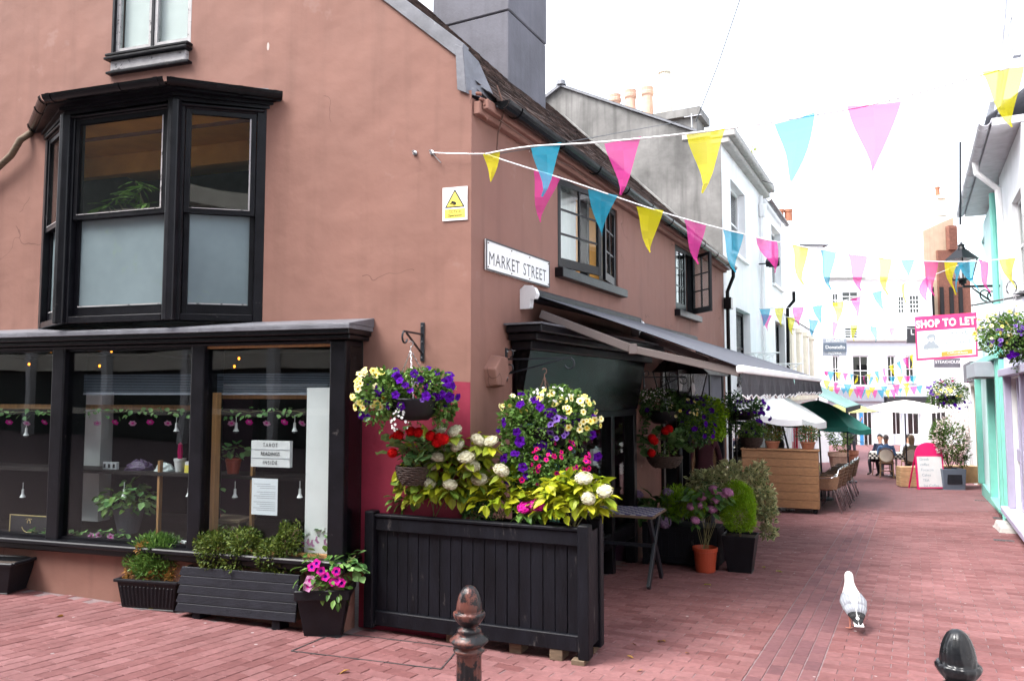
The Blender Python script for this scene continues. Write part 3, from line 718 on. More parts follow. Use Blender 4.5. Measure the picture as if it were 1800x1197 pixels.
q = MB(); q.tube([S.P(9.36, .20, 4.04), S.P(9.36, .20, 3.9), S.P(9.34, .09, 3.62), S.P(9.34, .09, -.6)], .035, 10)
for z in (3.3, 2.2, 1.2): q.fb(S, 9.28, 9.40, .05, .14, z, z + .05)
q.fb(S, 9.26, 9.42, .03, .17, 3.28, 3.5); q.build('downpipe', 'black_gloss', H)
# wires, hooks and the cable along the eaves
q = MB(); q.tube([S.P(.2 + .5 * k, .15 + .01 * (k % 2), 3.98 - .02 * (k % 3)) for k in range(18)], .006, 5); q.tube([S.P(.25, .1, 4.3), S.P(.28, .16, 4.1), S.P(.27, .1, 3.9), S.P(.3, .06, 3.62)], .007, 5); q.build('cable', 'rust_metal', H)

# ---- upper windows on the street side
def casement(part, fr, hinge_u, z0, z1, width, swing, side, w=.0, cols=2, rows=3, m='black_paint'):
    """a leaf hinged at hinge_u; swing in degrees out of the wall; side=+1 opens from hinge towards +u"""
    o = fr.P(hinge_u, w, 0); dd = (fr.D() * side * math.cos(R(swing)) + fr.N() * math.sin(R(swing)))
    f2 = Frame((o.x, o.y), d=(dd.x, dd.y)); return sash(part, f2, 0, width, z0, z1, cols, rows, -.02, .035, .05, .09, .02, m, 'glass', 'casement')
for (a, b_, c, d), leaves in ((W1, ((1, 10, .84), (-1, 9, .58))), (W2, ((1, 2, .54), (-1, 46, .54)))):
    q = MB(); q.fb(S, a, a + .05, -.12, -.02, c, d); q.fb(S, b_ - .05, b_, -.12, -.02, c, d); q.fb(S, a + .05, b_ - .05, -.118, -.022, d - .05, d); q.fb(S, (a + b_) / 2 - .03, (a + b_) / 2 + .03, -.115, -.025, c, d - .05); q.fb(S, a + .05, b_ - .05, -.118, -.03, c, c + .04)
    wn = q.build('window', 'black_paint', H)
    room(wn, S, a, b_, -.15, -1.4, c, d, 'white_wall_inside', 'floor_interior', 'white_wall_inside')
    q = MB(); q.fb(S, a - .07, b_ + .1, -.05, .09, c - .10, c - .004); q.build('sill', 'black_paint', wn, bevel=.006)
    for side, sw2, wd in leaves:
        casement(wn, S, a + .05 if side > 0 else b_ - .05, c + .03, d - .03, wd, sw2, side, -.03)
q = MB(); q.fb(S, 2.72, 3.44, -.24, -.22, 2.98, 3.92); q.build('wood_panel', 'orange_ceiling', H)
for a, b_ in ((1.80, 2.66), (6.15, 7.15)):
    q = MB()
    for k in range(24): u0, u1 = a + (b_ - a) * k / 24, a + (b_ - a) * (k + 1) / 24; q.poly([S.P(u0, -.2 + .012 * math.sin(k * 1.7), 2.99), S.P(u1, -.2 + .012 * math.sin(k * 1.7 + 1.7), 2.99), S.P(u1, -.2 + .012 * math.sin(k * 1.7 + 1.7), 3.92), S.P(u0, -.2 + .012 * math.sin(k * 1.7), 3.92)])
    q.build('pale_backing', 'white_fabric', H, smooth=True)  # thin white sheet added behind the sashes so the panes look pale
# ---- black fascia and door bay near the corner (street side)
q = MB(); q.fb(S, .60, 4.20, .02, .30, 2.17, 2.235); q.fb(S, .56, 4.24, .02, .36, 2.235, 2.30); q.fb(S, .66, 4.14, .02, .22, 2.09, 2.17)
sf2 = q.build('street_shopfront', 'black_paint', H, bevel=.012, seg=2)
q = MB(); q.fb(S, .54, 4.26, .01, .37, 2.302, 2.318); q.build('lead_flashing', 'lead', sf2)
q = MB(); q.box8([S.P(.74, .02, 1.52), S.P(4.0, .02, 1.52), S.P(4.0, .06, 1.52), S.P(.74, .06, 1.52), S.P(.74, .02, 2.09), S.P(4.0, .02, 2.09), S.P(4.0, .17, 2.09), S.P(.74, .17, 2.09)]); q.build('fascia_board', 'black_gloss', sf2)
q = MB()
for u in (.74, 1.9, 3.1, 3.90): q.fb(S, u, u + .1, -.08, .05, -1.0, 1.515)
q.fb(S, .74, 4.0, -.08, .055, 1.44, 1.518); q.fb(S, .84, 4.0, -.07, .04, -.05, .12); q.build('door_frame', 'black_paint', sf2, bevel=.006)
for a, b_ in ((.84, 1.9), (2.0, 3.1), (3.2, 3.9)):
    q = MB(); q.fb(S, a, b_, -.03, -.024, .12, 1.44); q.build('pane', 'shop_glass', sf2)
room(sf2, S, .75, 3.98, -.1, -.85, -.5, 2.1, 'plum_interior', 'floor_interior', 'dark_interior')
q = MB(); q.fb(S, 2.9, 3.3, -.65, -.6, -.4, 1.4, 0); q.fb(S, 1.2, 2.0, -.75, -.7, -.4, 1.3, 0); q.build('teal_panel', 'teal_paint', sf2)
# ---- second shop entrance (street side)
q = MB(); q.fb(S, 5.15, 9.15, .0, .12, 2.02, 2.12); q.fb(S, 5.2, 9.1, -.06, .05, 1.55, 1.60)
for u in (5.2, 6.6, 8.0, 9.0): q.fb(S, u, u + .1, -.08, .04, -1.1, 2.02)
sf3 = q.build('street_entrance', 'black_paint', H, bevel=.006)
q = MB(); q.fb(S, 5.3, 9.0, -.05, .02, 1.602, 2.018); q.build('fascia_board', 'grey_render', sf3)
for a, b_ in ((6.7, 8.0), (8.1, 9.0)):
    q = MB(); q.fb(S, a, b_, -.03, -.024, -.3, 1.55); q.build('pane', 'shop_glass', sf3)
room(sf3, S, 5.21, 9.09, -.1, -3.0, -.7, 2.0, 'dark_interior', 'floor_interior', 'dark_interior')

# ---- first-floor bay window
bay = MB()
Pn, Pf = F.P(BC[0], BC[2], 0), F.P(BC[1], BC[2], 0); En, Ef = F.P(1.95, 0, 0), F.P(4.52, 0, 0)
FC = Frame((Pn.x, Pn.y), d=(Pf - Pn).xy); LC = (Pf - Pn).length
FN = Frame((En.x, En.y), d=(Pn - En).xy); LN_ = (Pn - En).length
FL = Frame((Pf.x, Pf.y), d=(Ef - Pf).xy); LL = (Ef - Pf).length
BZ0, BZ1 = 2.34, 4.25
for fr, ln in ((FC, LC), (FN, LN_), (FL, LL)):
    bay.fb(fr, -.0, .085, -.13, .0, BZ0, BZ1); bay.fb(fr, ln - .085, ln + .0, -.13, .0, BZ0, BZ1)
    bay.fb(fr, .085, ln - .085, -.12, -.004, BZ1 - .05, BZ1); bay.fb(fr, .085, ln - .085, -.12, -.004, BZ0, BZ0 + .06)
    bay.fb(fr, .02, ln - .02, .0, .02, BZ1 - .035, BZ1 - .012)
for p in (Pn, Pf): bay.lathe([(.062, BZ0), (.062, BZ1)], (p.x, p.y, 0), 8)
bw = bay.build('bay_window', 'black_paint', H, bevel=.006)
MIDZ = 3.30
for fr, ln in ((FC, LC), (FN, LN_), (FL, LL)):
    a, b_ = .09, ln - .09
    sash(bw, fr, a, b_, BZ0 + .06, MIDZ + .02, 1, 1, -.10, .04, .042, .085, name='lower_sash', glass='frost')
    sash(bw, fr, a, b_, MIDZ - .02, BZ1 - .05, 1, 1, -.055, .04, .042, .04, name='upper_sash', glass='glass')
    q = MB(); q.fb(fr, a + .042, a + .055, -.065, -.012, MIDZ + .03, BZ1 - .1); q.fb(fr, a + .042, b_ - .042, -.012, -.009, MIDZ + .02, MIDZ + .026); q.fb(fr, a + .05, b_ - .05, -.058, -.054, BZ0 + .147, BZ0 + .157); q.build('chipped_putty', 'old_white_paint', bw)
# bay cornice, flat roof and gutter
def offset_pts(o, z): return [F.P(1.95 - o * .9, .0, z), F.P(BC[0] - o * .35, BC[2] + o, z), F.P(BC[1] + o * .35, BC[2] + o, z), F.P(4.52 + o * .9, 0, z)]
q = MB()
for o_, z0, z1 in ((.03, BZ1, BZ1 + .03), (.07, BZ1 + .03, BZ1 + .055), (.16, BZ1 + .055, BZ1 + .075)):
    lo, hi = offset_pts(o_, z0), offset_pts(o_, z1)
    q.add(lo + hi, [(0, 1, 5, 4), (1, 2, 6, 5), (2, 3, 7, 6), (0, 1, 2, 3), (4, 5, 6, 7)])
q.build('cornice', 'black_paint', bw)
q = MB(); gp = offset_pts(.17, BZ1 + .125)
for a, b_ in zip(gp, gp[1:]):
    o2 = (b_ - a).cross(UP).normalized(); o2 = o2 if o2.dot(F.N()) > 0 else -o2; half_gutter(q, a, b_, .06, o2)
    for k in (.04, .35, .93): p = a.lerp(b_, k); half_gutter(q, p, p + (b_ - a).normalized() * .04, .066, o2)
q.build('gutter', 'black_gloss', bw)
q = MB(); lo = offset_pts(.16, BZ1 + .11); hi = [F.P(1.95, 0, BZ1 + .19), F.P(4.52, 0, BZ1 + .19)]; q.add(lo + hi, [(0, 1, 4), (1, 2, 5, 4), (2, 3, 5)]); q.build('lead_roof', 'lead', bw)
q = MB(); e0 = gp[3] + Vector((0, 0, -.05)); e1 = F.P(4.72, .10, 4.26)
q.tube([e0 + F.D() * .02, F.P(4.74, .09, 4.22), F.P(4.86, .08, 4.08), F.P(5.25, .07, 3.84), F.P(5.7, .07, 3.5), F.P(6.2, .07, 3.1)], .031, 10); q.build('rainwater_pipe', 'old_wood', H, smooth=True)
# room behind the bay: warm ceiling, beam, back wall
rb = MB(); P = F.P
rb.poly([P(1.8, -1.4, 2.3), P(4.7, -1.4, 2.3), P(4.7, -1.4, 4.5), P(1.8, -1.4, 4.5)], 0); rb.poly([P(1.8, -.03, 2.3), P(1.8, -1.4, 2.3), P(1.8, -1.4, 4.5), P(1.8, -.03, 4.5)], 0); rb.poly([P(4.7, -.03, 2.3), P(4.7, -1.4, 2.3), P(4.7, -1.4, 4.5), P(4.7, -.03, 4.5)], 0)
rb.poly([P(2.0, .0, 4.19), P(2.62, .36, 4.19), P(3.78, .36, 4.19), P(4.48, .0, 4.19), P(4.7, -1.4, 4.19), P(1.8, -1.4, 4.19)], 1); rb.poly([P(1.8, .0, 2.31), P(4.7, .0, 2.31), P(4.7, -1.4, 2.31), P(1.8, -1.4, 2.31)], 2); rb.fb(F, 1.8, 4.7, -.60, -.5, 3.98, 4.185, 1)
rb.build('bay_room', ['bay_interior', 'orange_ceiling', 'floor_interior'], H)
# ---- top window, only its foot in view
q = MB(); q.fb(F, 2.82, 3.70, -.02, .045, 4.80, 4.905)
tw_ = q.build('window', 'old_white_paint', H, bevel=.01)
for w1_, c0_, c1_ in ((.075, 4.945, 4.972), (.09, 4.905, 4.93), (.06, 4.775, 4.80)):
    q = MB(); q.fb(F, 2.78, 3.74, -.02, w1_, c0_, c1_); q.build('sill_moulding', 'black_paint', tw_, bevel=.006)
sash(tw_, F, 2.82, 3.25, 4.98, 6.2, 1, 1, -.06, .04, .04, .07, m='old_white_paint', name='sash'); sash(tw_, F, 3.27, 3.70, 4.98, 6.2, 1, 1, -.06, .04, .04, .07, m='old_white_paint', name='sash')
q = MB(); q.fb(F, 3.70, 3.725, -.08, .012, 4.9, 6.2); q.fb(F, 3.245, 3.275, -.07, -.01, 4.98, 6.2); q.build('window_frame', 'black_paint', tw_)
q = MB(); q.fb(F, 2.86, 3.66, -.09, -.086, 5.0, 6.2); q.build('blind', 'white_fabric', tw_)
room(tw_, F, 2.80, 3.72, -.14, -1.5, 4.92, 6.25, 'white_wall_inside', 'floor_interior', 'white_wall_inside')

# ---- black shopfront with three big panes
SF = .30
sm = MB()
for u0, u1, wd in ((.955, 1.10, SF), (2.32, 2.455, SF - .01), (3.855, 3.995, SF - .01), (5.42, 5.55, SF)): sm.fb(F, u0, u1, .02, wd, .36, 2.14)
sm.fb(F, .955, 5.55, .02, SF - .004, 2.115, 2.146)
shop = sm.build('shopfront', 'black_paint', H, bevel=.012, seg=2)
q = MB(); q.fb(F, .93, 5.6, .02, SF + .06, .355, .40); q.fb(F, .93, 5.6, .02, SF + .02, .30, .355); q.build('sill', 'black_paint', shop, bevel=.01)
q = MB(); q.fb(F, .90, 5.6, .005, SF + .04, 2.146, 2.185); q.fb(F, .88, 5.6, .005, SF + .085, 2.185, 2.23); q.build('cornice', 'black_paint', shop, bevel=.008)
q = MB(); q.fb(F, .865, 5.6, .005, SF + .105, 2.225, 2.262); q.box8([F.P(.86, .0, 2.26), F.P(5.6, .0, 2.26), F.P(5.6, SF + .1, 2.262), F.P(.86, SF + .1, 2.262), F.P(.86, .0, 2.34), F.P(5.6, .0, 2.34), F.P(5.6, SF + .1, 2.27), F.P(.86, SF + .1, 2.27)])
q.build('lead_flashing', 'lead', shop, bevel=.006, seg=2)
for a, b_ in ((1.10, 2.32), (2.455, 3.855), (3.995, 5.42)):
    q = MB(); q.fb(F, a, b_, SF - .075, SF - .069, .40, 2.115); q.build('pane', 'shop_glass', shop)
    for z0, z1 in ((.40, .425), (2.095, 2.115)):
        q = MB(); q.fb(F, a, b_, SF - .10, SF - .05, z0, z1); q.build('glazing_bead', 'oak' if a < 2 else 'black_paint', shop)
# return side of the shopfront (faces the lane)
q = MB(); q.fb(F, .945, .953, .04, SF - .06, .40, 2.10); q.build('side_pane', 'shop_glass', shop)
# shop interior
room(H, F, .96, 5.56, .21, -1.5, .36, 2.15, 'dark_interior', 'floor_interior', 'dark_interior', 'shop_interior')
q = MB(); q.fb(F, 1.10, 1.37, -.02, .19, .40, 1.76); q.fb(F, 4.05, 4.28, -.5, -.35, .45, 1.72); q.fb(F, 1.3, 2.40, -.05, -.02, 1.70, 1.80); q.build('white_pillar', 'white_wall_inside', H)
q = MB(); q.fb(F, 1.335, 2.44, .02, .07, 1.665, 1.70); q.fb(F, 2.46, 5.4, -.1, -.05, 1.56, 1.605); q.fb(F, 2.265, 2.31, .12, .18, .43, 1.72)
for px in (138, 281, 444):
    u, _ = F.uz(px, 850, -.05); q.fb(F, u - .012, u + .012, -.07, -.03, .42, 1.10)
q.build('oak_batten', 'oak', H)
q = MB(); q.fb(F, 2.9, 3.5, -1.3, -1.2, .4, 1.7); q.fb(F, 1.9, 2.1, -1.2, -1.1, .4, 1.7); q.build('plum_curtain', 'plum_interior', H)
# ================================================================ grey gabled and white house beyond
def block(parent, fr, u0, u1, w1, z0, z1, holes, m, name='wall', side=True, top=True):
    q = MB(); wall_holes(q, fr, (u0, u1), z0, z1, holes)
    if side:
        for u in (u0, u1): q.poly([fr.P(u, 0, z0), fr.P(u, w1, z0), fr.P(u, w1, z1), fr.P(u, 0, z1)])
        q.poly([fr.P(u0, w1, z0), fr.P(u1, w1, z0), fr.P(u1, w1, z1), fr.P(u0, w1, z1)])
    if top: q.poly([fr.P(u0, 0, z1), fr.P(u1, 0, z1), fr.P(u1, w1, z1), fr.P(u0, w1, z1)])
    return q.build(name, m, parent)
def hole_px(fr, x0, y0, x1, y1):
    a = fr.uz(x0, y0); b_ = fr.uz(x1, y1); c = fr.uz((x0 + x1) / 2, y0); d = fr.uz((x0 + x1) / 2, y1)
    return (a[0], b_[0], d[1], c[1])
H2 = house('white_house', 'white stucco house with grey cement gable beyond the brown house', S, 9.45)
w2 = [(10.25, 11.75, 4.55, 6.02), (10.55, 12.1, 1.9, 3.45), (15.3, 16.9, 4.55, 6.1), (15.6, 17.2, 2.0, 3.6)]
block(H2, S, 9.45, 17.2, -7, -1.4, 6.62, w2 + [(10.0, 13.0, -1.4, 1.25), (13.8, 16.6, -1.4, 1.25)], 'white_stucco', 'street_wall', True, False)
for h in w2: simple_window(H2, S, *h, cols=2 if h[1] - h[0] > 1.4 else 1, rows=2, frame='white_paint' if h[2] > 4 else 'black_paint', depth=.2)
for h in ((10.0, 13.0, -1.4, 1.25), (13.8, 16.6, -1.4, 1.25)): simple_window(H2, S, *h, cols=4, rows=1, frame='black_paint', sill=False)
q = MB(); q.fb(S, 9.4, 14.2, -.2, .28, 6.62, 6.78); q.fb(S, 9.42, 14.2, -.2, .16, 6.5, 6.62); q.build('cornice', 'stone_grey', H2, bevel=.02)
q = MB(); half_gutter(q, S.P(14.2, .12, 6.5), S.P(17.3, .12, 6.45), .07, SN); q.build('gutter', 'black_gloss', H2)
# gable facing the camera
GE = Frame(S.P(9.43, 0, 0).xy, d=(-SN.x, -SN.y))
q = MB(); q.poly([GE.P(0, 0, 4.0), GE.P(7, 0, 4.0), GE.P(7, 0, 6.3), GE.P(3.35, 0, 8.25), GE.P(.9, 0, 7.0), GE.P(0.0, 0, 6.65)])
q.build('gable_wall', 'cement_render', H2)
q = MB()
def rf(u, s_, z): return S.P(9.43 + s_, -u, z)
q.poly([rf(3.35, -.06, 8.3), rf(.5, -.06, 6.86), rf(.5, 8, 6.86), rf(3.35, 8, 8.3)]); q.poly([rf(3.35, -.06, 8.3), rf(7, -.06, 6.3), rf(7, 8, 6.3), rf(3.35, 8, 8.3)]); rf2 = q.build('roof', 'roof_tile', H2)
q = MB(); q.bar(rf(3.35, -.03, 8.27), rf(.45, -.03, 6.81), .05, .045); q.bar(rf(3.35, -.03, 8.27), rf(7, -.03, 6.28), .08, .06)
q.lathe([(0, .12), (.09, .1), (.11, 0)], rf(3.35, 0, 8.28), 8); q.build('verge_tile', 'slate', rf2)
q = MB(); q.fb(S, 9.4, 9.9, -.75, -.02, 6.66, 6.80); q.build('stone_kneeler', 'stone_grey', rf2, bevel=.02)
# its chimney with four pots
q = MB(); c0 = S.P(11.2, -1.7, 0); q.box8([S.P(10.6, -.75, 6.8), S.P(11.3, -.75, 6.8), S.P(11.3, -3.0, 6.8), S.P(10.6, -3.0, 6.8), S.P(10.6, -.75, 7.55), S.P(11.3, -.75, 7.55), S.P(11.3, -3.0, 7.55), S.P(10.6, -3.0, 7.55)])
q.fb(S, 10.5, 11.4, -3.1, -.65, 7.55, 7.72); ck = q.build('chimney_stack', 'cement_render', rf2)
rfo = rf2
for k, (px, top, typ) in enumerate(((1081, 168, 0), (1108, 160, 1), (1138, 155, 0), (1168, 124, 2))):
    fr = Frame(S.P(10.95, 0, 0).xy, d=(-SN.x, -SN.y)); u, zt = fr.uz(px, top); q = MB(); zb = 7.70; h = zt - zb; r_ = .13
    prof = [(r_ * 1.05, 0), (r_, .06), (r_ * .9, h * .75), (r_ * 1.08, h * .8), (r_ * 1.12, h * .88), (r_ * .95, h * .9), (r_ * 1.05, h), (r_ * .8, h), (r_ * .75, h * .7)]
    if typ == 2: prof = [(r_ * 1.35, 0), (r_ * 1.3, h * .2), (r_ * 1.25, h * .52), (r_ * .85, h * .58), (r_ * .85, h * .92), (r_ * 1.1, h * .94), (r_ * 1.1, h), (r_ * .8, h), (r_ * .7, h * .8)]
    p = fr.P(u, 0, 0); q.lathe([(a, zb + b_) for a, b_ in prof], (p.x, p.y, 0), 14); q.build('chimney_pot', 'pot_clay' if typ != 2 else 'cream_stucco', rfo, smooth=False)
q = MB(); q.tube([S.P(9.6, -.6, 6.8), S.P(9.6, -.6, 7.25)], .012, 5); q.bar(S.P(9.6, -.75, 7.2), S.P(9.6, -.4, 7.2), .015); q.build('aerial', 'steel', rfo)
# pipes and lights on the white front
q = MB(); q.tube([S.P(13.5, .06, 6.4), S.P(13.5, .06, 5.9), S.P(13.5, .06, -1)], .045, 8); q.lathe([(.07, 5.9), (.12, 6.15), (.12, 6.2), (.05, 6.2)], S.P(13.5, .07, 0), 8)
q.build('downpipe', 'white_paint', H2)
q = MB(); q.tube([S.P(17.0, .3, 4.5), S.P(17.0, .3, 4.25), S.P(17.05, .12, 4.05), S.P(17.05, .1, 2.2)], .05, 8); q.build('soil_pipe', 'black_gloss', H2)
for s_, z in ((13.2, 4.72), (16.9, 2.05)):
    q = MB(); q.bar(S.P(s_, .02, z), S.P(s_, .30, z), .03); q.box(S.P(s_, .34, z + .02), (.30, .2, .14), Matrix.Rotation(R(-27), 3, 'Z') @ Matrix.Rotation(R(30), 3, 'X')); q.box(S.P(s_ + .3, .3, z), (.18, .12, .1)); q.build('floodlight', 'black_plastic', H2, bevel=.01)
for s_, z in ((11.4, 2.55), (15.2, 2.45)):
    q = MB(); q.tube([S.P(s_, .02, z), S.P(s_, .7, z)], .014, 6)
    for k in range(3): q.tube([S.P(s_, .15 + .17 * k + .07 * math.cos(a), z - .1 + .07 * math.sin(a)) for a in np.linspace(0, 5.2, 10)], .010, 5)
    q.tube([S.P(s_, .02, z - .35), S.P(s_, .62, z - .02)], .012, 6); q.build('scroll_bracket', 'white_paint', H2)
# ---- further houses on the left
H3 = house('cream_house', 'low cream house with pilasters at the far left of the lane', S, 17.3)
block(H3, S, 17.3, 24.5, -6, -1.4, 3.9, [(18.2, 20.0, -1.4, 1.4), (20.6, 23.8, -1.4, 1.4)], 'white_stucco', 'wall')
simple_window(H3, S, 18.2, 20.0, -1.4, 1.4, 3, 2, 'red_door', False); simple_window(H3, S, 20.6, 23.8, -1.4, 1.4, 4, 2, 'red_door', False)
q = MB()
for u in (17.9, 19.6, 21.3, 23.0): q.fb(S, u, u + .5, .0, .10, 1.75, 3.55); q.fb(S, u - .05, u + .55, .0, .14, 3.55, 3.68)
q.fb(S, 17.3, 24.5, .0, .12, 1.5, 1.75); q.build('pilasters', 'cream_stucco', H3)
q = MB(); q.add([S.P(17.35, .05, 3.9), S.P(24.5, .05, 3.9), S.P(24.5, -2.4, 5.6), S.P(17.35, -2.4, 5.6), S.P(17.35, -2.4, 3.9), S.P(24.5, -2.4, 3.9)], [(0, 1, 2, 3), (0, 3, 4), (1, 2, 5)]); q.build('roof', 'slate', H3)
q = MB()
q.box((at(1378, 380, 27).x, 27.2, 5.8), (.95, .7, 3.95)); q.build('chimney_stack', 'white_stucco', H3)
for k in range(2):
    q = MB(); q.lathe([(.14, 7.77), (.13, 8.1), (.15, 8.13), (.15, 8.22), (.1, 8.22)], (at(1371 + 15 * k, 380, 27).x, 27, 0), 10); q.build('chimney_pot', 'terracotta', H3)
q = MB(); p0, p1, p2_, p3_ = at(1393, 432, 30), at(1456, 431, 30), at(1393, 413, 33), at(1420, 418, 33); q.add([p0, p1, p3_, p2_, Vector((p0.x, 30, 1)), Vector((p1.x, 30, 1))], [(0, 1, 3, 2), (0, 1, 5, 4)]); 
hr = thing('hipped_house', 'white house with grey slate hipped roof behind the lane', 'building', (p0.x, 30, -1), world=True)
q = MB(); q.box8([(p0.x - 1.2, 30, -1), (p1.x - .2, 30, -1), (p1.x - .2, 34, -1), (p0.x - 1.2, 34, -1), (p0.x - 1.2, 30, p0.z), (p1.x - .2, 30, p0.z), (p1.x - .2, 34, p0.z), (p0.x - 1.2, 34, p0.z)]); q.build('wall', 'white_stucco', hr)
q = MB(); q.add([(p0.x - 1.4, 29.8, p0.z), (p1.x, 29.8, p0.z), (p1.x, 34, p0.z), (p0.x - 1.4, 34, p0.z), (p0.x - 1.4, 31.5, p0.z + .55), (p0.x + .3, 31.5, p0.z + .5)], [(0, 1, 5, 4), (1, 2, 5), (2, 3, 4, 5), (0, 4, 3)]); q.build('roof', 'slate', hr)

# ================================================================ right side of the lane
E_S0, E_S1 = 7.05, 13.4     # street coordinates of the white lilac-fronted house
RG = Frame(S.P(0, 4.56, 0).xy, 27.5); 
if RG.n.dot(S.n) > 0: RG.n = -RG.n
# RG: u = street coordinate, w out of the wall into the lane
lil = [(7.9, 9.6, -.15, 1.95), (5.6, 7.4, -.15, 1.95)]
H4 = house('lilac_shop_house', 'white house with lilac shopfront and deep eaves on the right', RG, 8)
up4 = [(7.4, 8.5, 3.2, 4.6)]
block(H4, RG, 7.05, 10.1, -6, -1.2, 5.4, lil[:1] + up4, 'white_stucco', 'wall', True, True)
block(H4, RG, -6, 7.03, -6, -1.2, 4.2, lil[1:], 'white_stucco', 'low_wing', True, True)
for h in up4: simple_window(H4, RG, *h, cols=2, rows=2)
q = MB(); q.fb(RG, E_S0, 13.35, -6.2, .34, 5.42, 5.52); q.build('soffit', 'old_pale', H4)
q = MB(); a, b_ = RG.P(E_S0, .42, 5.5), RG.P(13.35, .42, 5.5); half_gutter(q, a, b_, .075, RG.N())
for k in range(8): p = RG.P(13.3 - .85 * k, .42, 5.5); half_gutter(q, p, p - SD * .07, .085, RG.N())
q.build('gutter', 'old_pale', H4)
q = MB(); q.tube([RG.P(9.0, .42, 5.45), RG.P(9.0, .40, 5.25), RG.P(9.0, .12, 4.95), RG.P(9.0, .08, 3.5)], .05, 8); q.build('downpipe', 'white_paint', H4)
q = MB(); q.add([RG.P(E_S0, .4, 5.55), RG.P(13.35, .4, 5.55), RG.P(13.35, -3.2, 8.2), RG.P(E_S0, -3.2, 8.2), RG.P(13.35, -6.2, 5.55), RG.P(E_S0, -6.2, 5.55)], [(0, 1, 2, 3), (1, 4, 2), (3, 2, 4, 5)]); r4 = q.build('roof', 'slate', H4)
for s_, w_, z0, z1, mm in ((14.6, -.55, 5.6, 7.7, 'terracotta'), (8.2, -1.0, 5.8, 7.3, 'old_white_paint')):
    q = MB(); q.lathe([(.17, z0), (.16, z1 - .5), (.2, z1 - .45), (.2, z1 - .38), (.15, z1 - .3), (.19, z1), (.1, z1)], RG.P(s_, w_, 0), 10); q.build('chimney_pot', mm, r4)
q = MB(); 
for k in range(3): q.tube([RG.P(7.2 + .25 * k, .25, 5.6), RG.P(7.5 + .3 * k, -.05, 7.0 + .5 * k), RG.P(7.6 + .3 * k, -.1, 8.6 + .6 * k)], .022, 6)
q.fb(RG, 7.7, 7.82, -.12, -.02, 6.6, 9.2); q.build('aerial_mast', 'steel', r4)
q = MB(); q.fb(RG, 13.9, 15.6, -2.5, -.25, 5.31, 8.0); q.build('slate_hung_dormer', 'slate', r4)
# lilac shopfront: pilasters, fascia, panes, stall riser
q = MB()
for u in (5.45, 7.5, 9.65): q.fb(RG, u, u + .16, .0, .10, -.15, 2.1)
q.fb(RG, 5.4, 9.9, .0, .16, 1.98, 2.10); q.fb(RG, 5.4, 9.9, .0, .20, -.24, -.15)
for u in (8.45, 9.05, 6.5): q.fb(RG, u, u + .09, -.10, -.02, -.15, 1.95)
q.fb(RG, 7.9, 9.6, -.10, -.03, .62, .82); q.fb(RG, 5.6, 7.4, -.10, -.03, .62, .82)
l4 = q.build('shopfront', 'lilac_paint', H4, bevel=.01)
q = MB(); q.fb(RG, 5.42, 9.85, .0, .07, 2.1, 2.62); q.build('fascia_board', 'sign_lilac', l4)
for h in lil:
    for k in range(3):
        u0 = h[0] + (h[1] - h[0]) * k / 3; u1 = h[0] + (h[1] - h[0]) * (k + 1) / 3; q = MB(); q.fb(RG, u0, u1, -.07, -.064, h[2], h[3]); q.build('pane', 'glass', l4)
    room(l4, RG, h[0], h[1], -.12, -1.8, h[2], h[3], 'white_wall_inside', 'floor_interior', 'white_wall_inside')
q = MB(); q.fb(RG, 5.9, 6.5, .0, .012, -.95, -.45); q.build('vent_grille', 'rust_metal', H4)
# teal house
H5 = house('teal_house', 'teal painted shop with dark tall panes on the right', RG, 12)
t5 = [(11.0, 12.6, -.35, 2.0), (13.2, 14.6, -.35, 2.0)]; t5u = [(11.2, 12.0, 3.2, 5.0), (13.4, 14.2, 3.2, 5.0)]
block(H5, RG, 10.12, 16.2, -5, -1.2, 5.3, t5 + t5u, 'pale_teal_wall', 'wall', True, True)
for h in t5u: simple_window(H5, RG, *h, cols=1, rows=2, frame='white_paint')
q = MB(); q.fb(RG, 10.13, 16.2, .0, .05, -1.2, -.4); 
for u in (10.14, 10.75, 12.65, 15.9): q.fb(RG, u, u + .22, .0, .12, -.4, 2.3)
q.fb(RG, 10.13, 16.2, .0, .18, 2.3, 2.42); q.fb(RG, 10.9, 12.65, .0, .14, -.4, -.33); t5p = q.build('shopfront', 'teal_paint', H5, bevel=.01)
for h in t5:
    q = MB()
    for k in range(1, 3): u = h[0] + (h[1] - h[0]) * k / 3; q.fb(RG, u - .035, u + .035, -.10, -.03, h[2], h[3])
    q.fb(RG, h[0], h[1], -.098, -.032, 1.25, 1.33); q.build('mullion', 'dark_grey_wood', t5p)
    for k in range(3):
        q = MB(); q.fb(RG, h[0] + (h[1] - h[0]) * k / 3, h[0] + (h[1] - h[0]) * (k + 1) / 3, -.07, -.064, h[2], h[3]); q.build('pane', 'shop_glass', t5p)
    room(t5p, RG, h[0], h[1], -.12, -1.5, h[2], h[3])
q = MB(); q.fb(RG, 10.95, 13.4, .0, .42, 2.0, 2.28); q.build('awning_box', 'ink_grey', H5, bevel=.01)
q = MB(); q.tube([RG.P(10.35, .09, 5.2), RG.P(10.35, .09, -.75)], .05, 8); q.build('downpipe', 'teal_paint', H5)
# far right: pale house with brown door posts, behind the oleander
H6 = house('far_right_house', 'white shop with brown posts beyond the teal house', RG, 18)
block(H6, RG, 16.25, 24, -5, -1.2, 3.7, [(17, 19.5, -1.2, 1.9), (20.3, 23, -1.2, 1.9)], 'white_stucco', 'wall'); simple_window(H6, RG, 17, 19.5, -1.2, 1.9, 3, 1, 'tan_render', False); simple_window(H6, RG, 20.3, 23, -1.2, 1.9, 3, 1, 'white_paint', False)
q = MB(); q.fb(RG, 16.9, 20, .01, .14, 2.0, 2.5); q.build('fascia_board', 'grey_render', H6)
